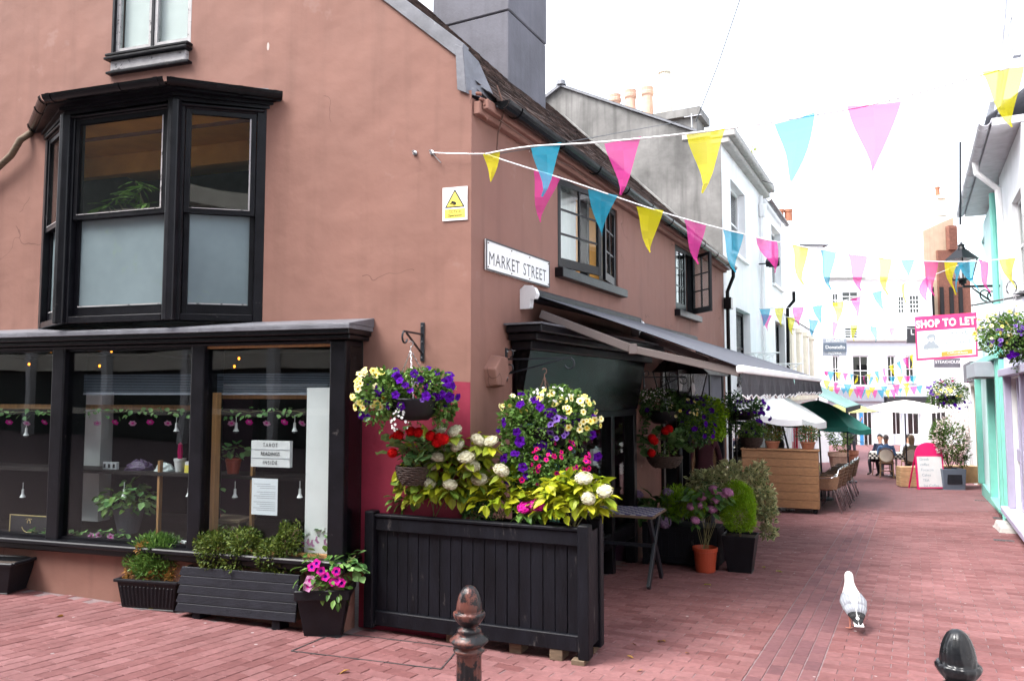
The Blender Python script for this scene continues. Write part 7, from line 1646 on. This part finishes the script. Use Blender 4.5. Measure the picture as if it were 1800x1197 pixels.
tp_ = round_pot('pale clay pot with bamboo like shrub beside the spiky grass', 1474, 808, 25.5, .30, .72, 'pot_clay'); t = thing('bamboo_shrub', 'light green feathery shrub in the pale clay pot', 'shrub', tp_, world=True); P_, D_ = ellip(900, tp_ + Vector((0, 0, .55)), (.42, .35, .62), .3, -1, 7, 17); leaf_cloud('foliage', P_, D_, .10, 'leaf_green', t, .3)
# estate agent board
BY = 17.2; a, b_, c, d = at(1608, 557, BY + .35), at(1716, 549, BY - .35), at(1719, 627, BY - .35), at(1611, 634, BY + .35)
t = thing('to_let_board', 'red and white shop to let board projecting from the teal house', 'sign', (c + d) / 2, world=True); nn = (b_ - a).cross(d - a).normalized(); nn = nn if nn.y < 0 else -nn
def slab(pts, th, m, name, parent, off=0.0):
    q = MB(); f_ = [Vector(v) + nn * off for v in pts]; k_ = [v - nn * th for v in f_]; q.box8(k_ + f_); return q.build(name, m, parent)
def bl_(u, v): return a.lerp(b_, u).lerp(d.lerp(c, u), v)
slab([bl_(0, 0), bl_(1, 0), bl_(1, 1), bl_(0, 1)], .04, 'sign_pink', 'board', t); slab([bl_(.03, .34), bl_(.97, .34), bl_(.97, .95), bl_(.03, .95)], .004, 'sign_white', 'white_panel', t, .006)
rgt = (b_ - a).normalized(); upv = nn.cross(rgt); upv = upv if upv.z > 0 else -upv
LO = nn * .01
text('SHOP TO LET', .235, 'sign_white', bl_(.5, .19) + LO, rgt, upv, t, sx=.74, space=1.12, bold=.010); text('GRAVES', .135, 'ink_grey', bl_(.70, .43) + LO, rgt, upv, t, sx=1.1); text('SON &', .06, 'ink_grey', bl_(.62, .545) + LO, rgt, upv, t); text('PILCHER', .135, 'ink_grey', bl_(.71, .65) + LO, rgt, upv, t, sx=1.05); text('01273 321 123', .06, 'sign_slate_light', bl_(.71, .76) + LO, rgt, upv, t, sx=1.2); text('GSP.UK.COM', .06, 'ink_grey', bl_(.28, .77) + LO, rgt, upv, t, sx=1.1)
slab([bl_(.42, .84), bl_(.92, .82), bl_(.92, .92), bl_(.42, .94)], .004, 'sign_orange', 'orange_strip', t, .011); text('CliffordDann', .075, 'sign_white', bl_(.68, .88) + nn * .014, rgt, upv, t)
q = MB()   # printed profile of a man in a cap
prof = [(.12, .74), (.14, .66), (.20, .62), (.22, .55), (.19, .52), (.19, .46), (.25, .41), (.31, .42), (.34, .48), (.33, .55), (.31, .58), (.33, .64), (.37, .68), (.39, .74)]
q.poly([bl_(x, y) + LO for x, y in prof]); q.build('printed_figure', 'ink_grey', t)
q = MB(); q.poly([bl_(x, y) + nn * .012 for x, y in ((.225, .50), (.30, .50), (.30, .57), (.26, .60), (.23, .57))]); q.build('printed_face', 'sign_white', t)
q = MB(); q.bar(bl_(1, .15), bl_(1.25, .15), .04); q.bar(bl_(1, .85), bl_(1.25, .85), .04); q.build('fixing_bars', 'rust_metal', t)
# lilac hanging sign on its iron bar
SY = 11.0; a, b_ = at(1719, 541, SY), at(1830, 520, SY - .4); t = thing('hanging_sign', 'lilac hanging shop sign on an iron bar at the right edge', 'sign', a, world=True); q = MB(); q.tube([a + UP * .05 - (b_ - a).normalized() * .06, b_ + UP * .05], .014, 8); q.lathe([(0, -.02), (.02, 0), (0, .02)], a + UP * .05 - (b_ - a).normalized() * .07, 8)
q.tube([a.lerp(b_, .85) + UP * .05 + Vector((0, 0, .0))] + [a.lerp(b_, .55 + .08 * math.cos(x)) + UP * (.19 + .1 * math.sin(x)) for x in np.linspace(-1.2, 4, 10)], .009, 6); q.build('iron_bar', 'blue_black_metal', t)
q = MB(); dv = (b_ - a).normalized(); q.box8([a, b_, b_ + Vector((0, .03, 0)), a + Vector((0, .03, 0)), a - UP * .42, b_ - UP * .42, b_ - UP * .42 + Vector((0, .03, 0)), a - UP * .42 + Vector((0, .03, 0))]); q.build('board', 'sign_lilac', t); nnv = dv.cross(UP)
text('NUMB', .105, 'sign_slate_light', a.lerp(b_, .36) - UP * .15 + nnv * .012, dv, UP, t, space=1.45)
# street lantern on a bracket
LY = 13.6; c = at(1692, 492, LY); t = thing('street_lantern', 'black street lantern on a scrolled wall bracket by the teal house', 'street lamp', c, world=True); lantern(t, c, 1.4, .3)
for ch_ in list(t.children): pass
wp = RG.P(sw(c)[0] + .2, 0, c.z - .12); q = MB(); q.tube([c - UP * .12, wp], .022, 8); q.tube([c - UP * .1, c - UP * .02], .03, 8)
for k in range(2): q.tube([c.lerp(wp, .6 + .2 * k) + Vector((0, 0, -.22)) + UP * .10 * math.sin(x) + (wp - c).normalized() * .09 * math.cos(x) for x in np.linspace(0, 5, 12)], .012, 6)
q.tube([c.lerp(wp, .25) - UP * .12, wp - UP * .4], .014, 6); q.build('wall_bracket', 'black_paint', t)
p = at(1687, 300, 13.9); q = MB(); q.tube([at(1688, 395, 13.75), at(1688, 250, 13.75)], .018, 6); tag(q.build('flag_pole', 'blue_black_metal', loc=at(1688, 395, 13.75)), 'thin vertical pole rising above the street lantern', 'pole')
# small signs at the far end
def flat_sign(name, lab, x0, y0, x1, y1, Y, m, lines=(), fr=None):
    a, b_, c, d = at(x0, y0, Y), at(x1, y0, Y), at(x1, y1, Y), at(x0, y1, Y); t = thing(name, lab, 'sign', d, world=True); q = MB(); o = Vector((0, .06, 0)); q.box8([d, c, c + o, d + o, a, b_, b_ + o, a + o]); q.build('board', m, t)
    for s_, fy, sz, mm, sx in lines: text(s_, sz, mm, (a.lerp(b_, .5)).lerp(d.lerp(c, .5), fy) + Vector((0, -.008, 0)), (1, 0, 0), UP, t, ext=.001, sx=sx)
    return t
t = flat_sign('restaurant_sign', 'grey blue pizzeria sign at the far left of the lane', 1447, 595, 1488, 625, 25, 'sign_slate_light', (('RISTORANTE', .15, .105, 'sign_white', .95), ('PIZZERIA', .87, .105, 'sign_white', 1)))
a, c = at(1447, 603, 25), at(1488, 618, 25); q = MB(); q.box(((a.x + c.x) / 2, 24.985, (a.z + c.z) / 2), (c.x - a.x - .01, .02, a.z - c.z)); q.build('centre_band', 'sign_slate', t); text('Donatello', .16, 'sign_white', ((a.x + c.x) / 2, 24.97, (a.z + c.z) / 2), (1, 0, 0), UP, t)
flat_sign('dark_shop_sign', 'small black shop sign left of the to let board', 1595, 573, 1612, 603, 30, 'sign_black', (('L', .38, .30, 'sign_white', 1),))
flat_sign('steakhouse_sign', 'grey steakhouse fascia sign under the to let board', 1643, 630, 1690, 646, 36, 'grey_render', (('STEAKHOUSE', .4, .20, 'sign_white', 1),))

# ================================================================ bunting
def flag_mesh(cname, w_, h_, twist=0.0, seed=0):
    b = MB(); g_ = random.Random(seed); n = 6
    def pt(i, s_): 
        f_ = i / n; hw = w_ / 2 * (1 - f_ ** 1.05) * s_; tw_ = twist * f_; curl = .16 * h_ * math.sin(f_ * 3.2 + seed * 1.3) * f_ + .03 * h_ * math.sin(s_ * 2.2 + f_ * 5 + seed); return Vector((hw * math.cos(tw_) + .07 * h_ * f_ * f_ * math.sin(seed * 2.1), hw * math.sin(tw_) + curl, -h_ * f_ * (1 - .06 * abs(twist))))
    for i in range(n):
        for s0, s1 in ((-1, 0), (0, 1)): b.add([pt(i, s0), pt(i, s1), pt(i + 1, s1), pt(i + 1, s0)], [(0, 1, 2, 3)], 0, .5 + .4 * math.sin(i + seed))
    return mesh_of(b, 'flag_' + cname, 'flag', True)
FM = {c: [flag_mesh(c, .275, .40, tw_, k) for k, tw_ in enumerate((.15, .6, -.7, 1.4, -.3))] for c in ('cyan', 'pink', 'yellow')}
def bunting(lab, pts, flags, seed=0, scale=1.0):
    """pts: points the tape passes; flags: (t along the tape 0..1, colour)"""
    pts = [Vector(p) for p in pts]; g_ = random.Random(seed); n = 40; dist = [0]
    for p, q_ in zip(pts, pts[1:]): dist.append(dist[-1] + (q_ - p).length)
    def P(t_):
        d = t_ * dist[-1]
        for k in range(len(pts) - 1):
            if d <= dist[k + 1] or k == len(pts) - 2:
                f_ = (d - dist[k]) / (dist[k + 1] - dist[k]); p0, p1, p2, p3 = pts[max(k - 1, 0)], pts[k], pts[k + 1], pts[min(k + 2, len(pts) - 1)]
                return .5 * ((2 * p1) + (p2 - p0) * f_ + (2 * p0 - 5 * p1 + 4 * p2 - p3) * f_ ** 2 + (3 * p1 - p0 - 3 * p2 + p3) * f_ ** 3)
    t = thing('bunting', lab, 'bunting', pts[0], world=True, group='lines of bunting'); q = MB(); q.tube([P(k / n) for k in range(n + 1)], .006 * scale, 5); q.build('tape', 'white_fabric', t)
    for fl in flags:
        t_, c = fl[:2]; vi = fl[2] if len(fl) > 2 else g_.randrange(5); sc_ = fl[3] if len(fl) > 3 else 1.0
        p = P(t_); d = P(min(1, t_ + .01)) - P(max(0, t_ - .01)); o = link('flag', FM[c][vi], t); o.location = p - pts[0]; yaw = math.atan2(d.y, d.x); o.rotation_euler = (g_.gauss(0, .10), math.atan2(-d.z, d.xy.length) * .5 + g_.gauss(0, .05), yaw + g_.gauss(0, .15)); o.scale = (scale * sc_,) * 3
    return t, P
def px_flags(pts, cols): pass
def tfind(P, px):
    best = min(range(401), key=lambda k: abs(900 + FPX * P(k / 400).x / P(k / 400).y - px)); return best / 400
def bunting_px(lab, ctrl, cols, seed, scale=1.0):
    pts = [at(*c) for c in ctrl]; dist = [0]
    for p, q_ in zip(pts, pts[1:]): dist.append(dist[-1] + (q_ - p).length)
    def tl(px):
        for k in range(len(ctrl) - 1):
            if ctrl[k][0] <= px <= ctrl[k + 1][0]:
                lo, hi = 0.0, 1.0
                for _ in range(30):
                    m_ = (lo + hi) / 2; p = pts[k].lerp(pts[k + 1], m_)
                    if 900 + FPX * p.x / (p.y * math.cos(PITCH) + (p.z - CZ) * math.sin(PITCH)) < px: lo = m_
                    else: hi = m_
                return (dist[k] + lo * (dist[k + 1] - dist[k])) / dist[-1]
        return 1.0
    return bunting(lab, pts, [(tl(c[0]),) + tuple(c[1:]) for c in cols], seed, scale)
Yw, Cy, Pk = 'yellow', 'cyan', 'pink'
bunting_px('nearest bunting line with large flags crossing above the lane', [(853, 271, 6.0), (930, 258, 5.75), (1060, 250, 5.3), (1270, 228, 4.75), (1430, 203, 4.35), (1560, 178, 4.1), (1800, 112, 3.85), (2150, 20, 3.7)], [(870, Yw, 1, .6), (964, Cy, 0), (1096, Pk, 0), (1236, Yw, 0), (1392, Cy, 1), (1540, Pk, 2), (1768, Yw, 0, .78)], 1)
bunting_px('second bunting line running from the house corner to the lantern', [(856, 272, 6.03), (910, 290, 6.1), (1000, 318, 6.3), (1160, 372, 6.7), (1280, 405, 7.1), (1400, 432, 7.6), (1560, 455, 8.3), (1700, 460, 9.0), (1790, 452, 9.5)], [(970, Pk, 0), (1064, Cy, 1), (1142, Yw, 0), (1222, Pk, 0), (1290, Cy, 0), (1352, Pk, 2), (1408, Yw, 0), (1461, Cy, 0), (1510, Pk, 0), (1556, Yw, 0), (1595, Cy, 2, .5), (1634, Pk, 0), (1669, Yw, 1), (1697, Cy, 1), (1724, Pk, 0), (1762, Yw, 1)], 2)
bunting_px('third bunting line from the white house to the teal house', [(1335, 543, 16.5), (1440, 537, 15), (1540, 513, 13.5), (1630, 487, 12), (1695, 462, 11)], [(1350, Cy), (1376, Yw), (1405, Pk), (1436, Cy), (1470, Yw), (1501, Pk), (1541, Cy), (1583, Yw), (1627, Pk), (1676, Cy)], 3)
bunting_px('fourth bunting line hanging lower across the lane', [(1335, 552, 17.5), (1390, 558, 17.7), (1470, 567, 18), (1535, 574, 18.4), (1620, 578, 19)], [(1352, Pk), (1391, Yw), (1431, Cy), (1468, Pk), (1502, Yw), (1535, Cy), (1566, Pk, 2, .6)], 4)
bunting_px('far bunting line level with the end house windows', [(1450, 652, 30), (1490, 656, 30), (1530, 662, 31), (1610, 660, 31)], [(1452 + 11.5 * k, (Pk, Cy, Yw)[k % 3]) for k in range(14)], 5)
bunting_px('far bunting line along the shop fascia of the end house', [(1450, 678, 32), (1500, 683, 32), (1560, 685, 32), (1625, 676, 32)], [(1454 + 10.5 * k, (Cy, Yw, Pk)[k % 3]) for k in range(16)], 6)
bunting_px('rising far bunting line towards the to let board', [(1520, 660, 26), (1560, 645, 24), (1608, 620, 22)], [(1530, Yw), (1543, Cy), (1554, Pk), (1566, Yw), (1577, Cy), (1588, Pk), (1599, Yw)], 7)
bunting_px('lowest far bunting line over the parasols', [(1450, 668, 27), (1530, 680, 27), (1600, 672, 27)], [(1456, Yw), (1475, Pk), (1494, Cy), (1513, Pk, 0, 1.2), (1533, Yw), (1551, Cy), (1570, Pk), (1588, Yw)], 8)
# overhead wires
for i, (pts, lab) in enumerate((([(1304, -10, 12), (1262, 115, 12.3), (1223, 215, 12.6)], 'overhead cable dropping to the white house roof'), ([(1340, 318, 17), (1450, 352, 17), (1560, 372, 16), (1690, 382, 15)], 'slack overhead cable crossing high above the lane'), ([(850, 275, 6.1), (1000, 250, 7.5), (1190, 215, 10.5)], 'thin line from the house corner towards the cement gable'))):
    q = MB(); q.tube([at(*p) for p in pts], .008 if i < 2 else .004, 5); tag(q.build('overhead_wire', 'blue_black_metal', loc=at(*pts[0])), lab, 'wire', 'overhead wires')
# weed on the cornice
p = S.P(12.2, .15, 6.78); t = thing('cornice_weed', 'green weed growing on the white house cornice', 'plant', p, world=True); P_, D_ = ellip(60, p + UP * .2, (.1, .1, .25), .2, -.5, 0, 3); leaf_cloud('foliage', P_, D_ + np.array([0, 0, .8]), .09, 'leaf_lime', t, .25)

# ================================================================ inside the shop window
def fa(px, py, w=-.02): return F.at(px, py, w)
def lightbox(label, px0, py0, px1, py1, lines, fr, w, grp=None):
    a, b_ = fr.uz(px0, py0, w), fr.uz(px1, py1, w); u0, u1 = min(a[0], b_[0]), max(a[0], b_[0]); z0, z1 = b_[1], a[1]; t = thing('letter_board', label, 'sign', fr.P(u0, w, z0), world=True)
    q = MB(); q.fb(fr, u0, u1, w - .04, w, z0, z1); q.build('board', 'white_plastic', t); rg = -F.D() if fr is F else SD
    for k, s_ in enumerate(lines): text(s_, (z1 - z0) / 3 * .62, 'sign_black', fr.P((u0 + u1) / 2, w + .003, z1 - (z1 - z0) * (k + .5) / 3), rg, UP, t, space=1.35 if len(s_) < 7 else 1.12, ext=.0006, sx=.80)
    q = MB(); 
    for k in (1, 2): zz = z0 + (z1 - z0) * k / 3; q.fb(fr, u0, u1, w + .0005, w + .003, zz - .002, zz + .002)
    q.build('rail', 'ink_grey', t); return t
lightbox('white letter board reading tarot readings inside the shop window', 442, 774, 509, 822, ('TAROT', 'READINGS', 'INSIDE'), F, .10)
lightbox('small white letter board behind the street side glass', 1043, 790, 1063, 814, ('TAROT', 'READINGS', 'INSIDE'), S, -.12)
a, b_ = fa(443, 840, .16), fa(487, 906, .16); t = thing('paper_notice', 'white printed paper notice stuck inside the shop glass', 'notice', b_, world=True); ua, za = F.uz(443, 840, .16); ub, zb = F.uz(487, 906, .16); q = MB(); q.fb(F, ub, ua, .158, .16, zb, za); q.build('sheet', 'paper', t); q = MB()
for k in range(14):
    if k in (3, 8): continue
    zz = za - (za - zb) * (.16 + .055 * k); q.fb(F, ub + .02 + (.05 if k == 0 else 0), ua - .02 - .03 * (k % 3), .1603, .1608, zz, zz + .004)
tag(q.build('printed_lines', 'ink_grey', t), kind='stuff')
# glass shelf with its posts
zs = F.uz(300, 828, -.15)[1]; t = thing('display_shelf', 'long dark shelf across the shop window display', 'shelf', F.P(3.2, -.2, zs), world=True); q = MB(); q.fb(F, 1.34, 5.4, -.35, -.02, zs - .03, zs); q.build('board', 'floor_interior', t)
for u in (1.5, 2.8, 4.2): q = MB(); q.fb(F, u, u + .03, -.2, -.17, .40, zs - .03); q.build('post', 'oak', t)
# items on the shelf
def pot_item(name, lab, px, r, h, m, w=-.15, z=None, cat='flower pot'):
    u, _ = F.uz(px, 820, w); p = F.P(u, w, zs if z is None else z); t = thing(name, lab, cat, p, world=True); q = MB(); q.lathe([(0, 0), (r * .75, 0), (r, h * .8), (r * 1.08, h * .82), (r * 1.08, h), (r * .9, h), (0, h * .9)], p, 18); q.build('body', m, t); return t, p
t, p = pot_item('orange_pot', 'orange pot with trailing ivy on the window shelf', 410, .065, .13, 'orange_plastic')
t = thing('ivy', 'trailing ivy spilling from the orange pot on the shelf', 'plant', p + UP * .12, world=True); leafy(t, p + Vector((-.02, -.03, .2)), (.16, .1, .09), 24, LV_IVY, .085, -.6, .3, 7)
for k in range(26): place(random.choice(LV_IVY), 'leaf', t, fa(378 + rnd(-16, 14), 800 + k * 5.2, .02), Vector((rnd(-1, 1), -.4, rnd(-.8, .1))), rnd(.06, .10), axis='X')
q = MB(); q.tube([p + UP * .12, fa(385, 800, .0), fa(380, 860, .02), fa(376, 930, .02)], .004, 5); q.build('stem', 'stem', t)
t, p = pot_item('white_pot', 'white pot with a small cactus on the window shelf', 316, .05, .12, 'white_plastic'); b = MB(); b.lathe([(.0, .27), (.018, .25), (.022, .18), (.018, .11)], p, 8, rib=lambda r, z, a: r * (1 + .15 * math.cos(6 * a))); t2 = tag(b.build('cactus', 'petal_hot', loc=p + UP * .11), 'pink topped cactus in the white pot', 'cactus')
def rock(name, lab, px, py, r, m, w=-.15, seed=1):
    g_ = np.random.default_rng(seed); p = fa(px, py, w); p.z = zs; b = MB(); n = 14; prev = None
    for j in range(7):
        th = j / 6 * math.pi / 2; row = [p + Vector((r[0] * math.cos(2 * math.pi * i / n) * math.cos(th) * g_.uniform(.8, 1.15), r[1] * math.sin(2 * math.pi * i / n) * math.cos(th) * g_.uniform(.8, 1.15), r[2] * math.sin(th) * g_.uniform(.8, 1.1))) for i in range(n)]
        if prev:
            for i in range(n): b.poly([prev[i], prev[(i + 1) % n], row[(i + 1) % n], row[i]])
        prev = row
    tag(b.build(name, m, loc=p), lab, 'crystal', 'crystals on the window shelf')
rock('crystal', 'dark purple geode on the window shelf', 246, 820, (.13, .08, .10), 'crystal_purple'); rock('crystal', 'white crystal cluster on the window shelf', 290, 820, (.095, .06, .075), 'crystal_white', seed=4)
p = fa(195, 818, -.12); t = thing('number_blocks', 'row of three small white blocks on the window shelf', 'ornament', p, world=True)
for k in range(3): q = MB(); q.box(Vector((p.x, p.y, zs + .035)) - F.D() * (.055 * (k - 1)), (.05, .04, .07), Matrix.Rotation(-.3, 3, 'Z')); o_ = q.build('block', 'white_plastic', t, bevel=.005); q = MB(); q.box(Vector((p.x, p.y, zs + .035)) - F.D() * (.055 * (k - 1)) + F.N() * .022, (.022, .004, .035), Matrix.Rotation(-.3, 3, 'Z')); q.build('window', 'sign_black', o_)
p = fa(335, 815, -.1); t = thing('small_box', 'small yellow and white box on the window shelf', 'box', p, world=True); q = MB(); q.box((p.x, p.y, zs + .035), (.09, .05, .07), Matrix.Rotation(-.3, 3, 'Z')); q.build('body', 'sign_yellow', t); q = MB(); q.box((p.x, p.y, zs + .085), (.085, .048, .03), Matrix.Rotation(-.3, 3, 'Z')); q.build('lid', 'white_plastic', t)
# framed black and gold picture, tissue box
ua, za = F.uz(18, 903, .10); ub, zb = F.uz(84, 945, .10); t = thing('framed_sign', 'black framed sign with gold ornament at the left of the window', 'sign', F.P(ua, .1, zb), world=True); q = MB(); q.fb(F, ub, ua, .085, .1, zb, za); q.build('panel', 'sign_black', t); q = MB(); uc, zc = (ua + ub) / 2, (za + zb) / 2
for a0, a1, c0, c1 in ((ub, ua, zb, zb + .008), (ub, ua, za - .008, za), (ub, ub + .008, zb, za), (ua - .008, ua, zb, za)): q.fb(F, a0, a1, .1, .106, c0, c1)
q.build('frame', 'gold_print', t); q = MB(); q.tube([F.P(uc + .085 * math.cos(x), .1015, zc - .0 + .065 * math.sin(x)) for x in np.linspace(3.3, 6.1, 12)], .004, 4); q.tube([F.P(uc + .018 * math.cos(x), .1015, zc + .035 + .022 * math.sin(x)) for x in np.linspace(-.5, 3.64, 10)], .005, 4); q.tube([F.P(uc + .04 * math.cos(x), .1015, zc + .055 + .012 * math.sin(x)) for x in np.linspace(.3, 2.8, 8)], .002, 4); q.build('gold_ornament', 'gold_print', t)
p = fa(322, 957, .12); t = thing('small_box', 'small white box with a red prohibition ring on the window sill', 'box', p, world=True); q = MB(); q.box((p.x, p.y, p.z), (.085, .06, .06), Matrix.Rotation(-.3, 3, 'Z')); q.build('body', 'white_plastic', t); q = MB(); q.tube([p + F.N() * .034 - F.D() * .02 * math.cos(x) + UP * .02 * math.sin(x) for x in np.linspace(0, 6.283, 14)], .003, 4, cap=False); q.bar(p + F.N() * .034 - F.D() * .014 + UP * .014, p + F.N() * .034 + F.D() * .014 - UP * .014, .005); q.build('red_ring', 'petal_red', t)
# leafy plant in a grey pot, stool, lamps
p = fa(225, 945, -.1); p.z = .42; t = thing('grey_pot', 'grey pot with a leafy plant on the shop window floor', 'flower pot', p, world=True); q = MB(); q.lathe([(0, 0), (.09, 0), (.14, .22), (.15, .24), (.13, .24), (0, .2)], p, 20); q.build('body', 'grey_render', t)
t = thing('pothos', 'round leaved green plant in the grey pot', 'plant', p + UP * .22, world=True); leafy(t, p + UP * .30, (.27, .16, .16), 150, LV_IVY + LV_GREEN[2:], .08, -.7, .35, 9); stems(t, p + UP * .2, [p + Vector((rnd(-.2, .2), rnd(-.1, .1), rnd(.2, .42))) for _ in range(10)], .004)
p = fa(405, 935, -.05); p.z = .42; t = thing('wooden_stool', 'small wooden stool with ornaments in the shop window', 'stool', p, world=True); rot = Matrix.Rotation(-.3, 3, 'Z'); q = MB(); q.box(p + UP * .19, (.36, .25, .03), rot); q.build('seat', 'old_wood', t, bevel=.005)
for x, y in ((-.13, -.09), (.13, -.09), (.13, .09), (-.13, .09)): q = MB(); q.box(p + rot @ Vector((x, y, .0875)), (.04, .04, .175), rot); q.build('leg', 'old_wood', t)
q = MB(); q.box(p + rot @ Vector((0, -.09, .14)), (.22, .03, .06), rot); q.build('apron', 'old_wood', t)
place(flower_ball(.035, 40, .014, 'petal_red', 8), 'flower_head', thing('cloth_rose', 'red cloth rose lying on the wooden stool', 'ornament', p + UP * .21, world=True), p + rot @ Vector((-.12, -.04, .225)), TOC, 1)
SPOT = (((40, 868), 'left end of the shelf'), ((218, 868), 'middle of the shelf near the leafy plant'), ((332, 866), 'mullion side of the shelf'), ((413, 868), 'shelf right of the ivy'), ((527, 868), 'shelf near the white pillar'), ((415, 752), 'garland over the ivy'), ((518, 752), 'garland over the letter board'), ((310, 752), 'garland left of the mullion'), ((46, 760), 'garland at the left pane'))
for (px, py), wh in SPOT:
    p = fa(px, py, -.0); t = thing('spot_lamp', 'small white hanging spot lamp under the ' + wh, 'lamp', p, world=True, group='spot lamps in the shop window'); q = MB(); q.lathe([(.003, .11), (.003, .045), (.010, .045), (.012, .0), (.02, -.018), (.026, -.03), (.02, -.03), (0, -.02)], p, 14); q.build('shade', 'white_plastic', t); q = MB(); q.lathe([(0, -.05), (.02, -.045), (.0, -.028)], p, 10); q.build('lens', 'lamp_glass', t)
# garlands: leaves and hanging pink flowers
FL_G = [petunia(.026, 'petal_magenta', 'petal_pink', .9, 6, .5), petunia(.026, 'petal_pink', 'petal_magenta', .9, 6, .5)]
for gi, (x0, x1, yy, w_, lab) in enumerate(((0, 340, 722, .03, 'left flower garland hung inside the shop window'), (360, 548, 722, .06, 'right flower garland hung over the letter board'))):
    t = thing('flower_garland', lab, 'garland', fa(x0, yy, w_), world=True, group='garlands in the shop window'); q = MB(); q.tube([fa(x0 + (x1 - x0) * k / 12, yy + 3 * (k % 2), w_) for k in range(13)], .003, 4); q.build('vine', 'stem', t)
    for k in range(int((x1 - x0) / 5)):
        px = x0 + 5 * k + rnd(-3, 3); place(random.choice(LV_IVY), 'leaf', t, fa(px, yy + rnd(-6, 10), w_ + rnd(-.02, .03)), Vector((rnd(-1, 1), -.5, rnd(-1, .2))), rnd(.035, .06), axis='X')
    for k in range(int((x1 - x0) / 31)): px = x0 + 16 + 31 * k; place(FL_G[k % 2], 'flower', t, fa(px, yy + 20 + 2 * (k % 2), w_ + .02), Vector((rnd(-.3, .3), -.6, -.5)), 1.35)
t = thing('flower_garland', 'flower garland lying along the shop window sill', 'garland', fa(60, 950, .14), world=True, group='garlands in the shop window')
for k in range(110): px = random.choice((rnd(45, 95), rnd(125, 225), rnd(525, 595))); place(random.choice(LV_IVY), 'leaf', t, fa(px, 942 + rnd(-12, 8), .15), Vector((rnd(-1, 1), -.5, rnd(-.4, .6))), rnd(.05, .08), axis='X')
for px, py in ((45, 946), (88, 948), (173, 944), (194, 947), (160, 946), (545, 956), (560, 952), (575, 956), (552, 958), (585, 954), (535, 958)): place(FL_G[k % 2], 'flower', t, fa(px, py - 4, .19), TOC, 1.3)
# slatted vent blind and string lights
zb1, zb0 = F.uz(480, 655, .12)[1], F.uz(480, 690, .12)[1]; t = thing('slatted_blind', 'dark slatted blind across the upper part of the shop window', 'blind', F.P(1.3, .12, zb0), world=True)
for k in range(12): q = MB(); z = zb0 + (zb1 - zb0) * k / 12; q.fb(F, 1.12, 3.8, .10, .112, z, z + .007); q.build('slat', 'sign_slate', t)
q = MB(); q.fb(F, 1.12, 3.8, .098, .115, zb0 - .02, zb0 - .003); q.build('bottom_bar', 'sign_slate_light', t)
t = thing('string_lights', 'string of small warm bulbs inside the shop', 'light string', fa(50, 640, -.3), world=True); q = MB(); q.tube([fa(px, py, -.3) for px, py in ((20, 625), (50, 634), (120, 610), (195, 610), (280, 625), (358, 634), (415, 622), (440, 610))], .003, 4); q.build('cord', 'sign_black', t)
for px, py in ((51, 640), (196, 617), (358, 640), (412, 644), (420, 630), (90, 617), (175, 643)): p = fa(px, py, -.3); q = MB(); q.lathe([(0, .016), (.010, .008), (.012, 0), (.008, -.012), (0, -.018)], p, 8); q.build('bulb', 'bulb_lit', t, smooth=True)
# palm in the bay window and round table mirror
p = F.P(3.0, -.25, 2.5); t = thing('bamboo_palm', 'bamboo palm leaves showing in the bay window', 'plant', p, world=True)
LVP = [bigleaf('leaf_green', t_, .16, .1, .35) for t_ in (.5, .8, 1)]
for px, py in ((238, 320), (246, 345), (205, 350), (258, 330), (190, 362), (225, 358), (262, 358)):
    c = FC.at(px, py, -.3)
    for k in range(7): a_ = rnd(0, 6.28); place(random.choice(LVP), 'leaf', t, c, Vector((math.cos(a_), -.3 + .5 * math.sin(a_), rnd(-.5, .3))), rnd(.13, .24), axis='X')
stems(t, p, [FC.at(px, py, -.3) for px, py in ((238, 320), (246, 345), (205, 350), (190, 362))], .006)
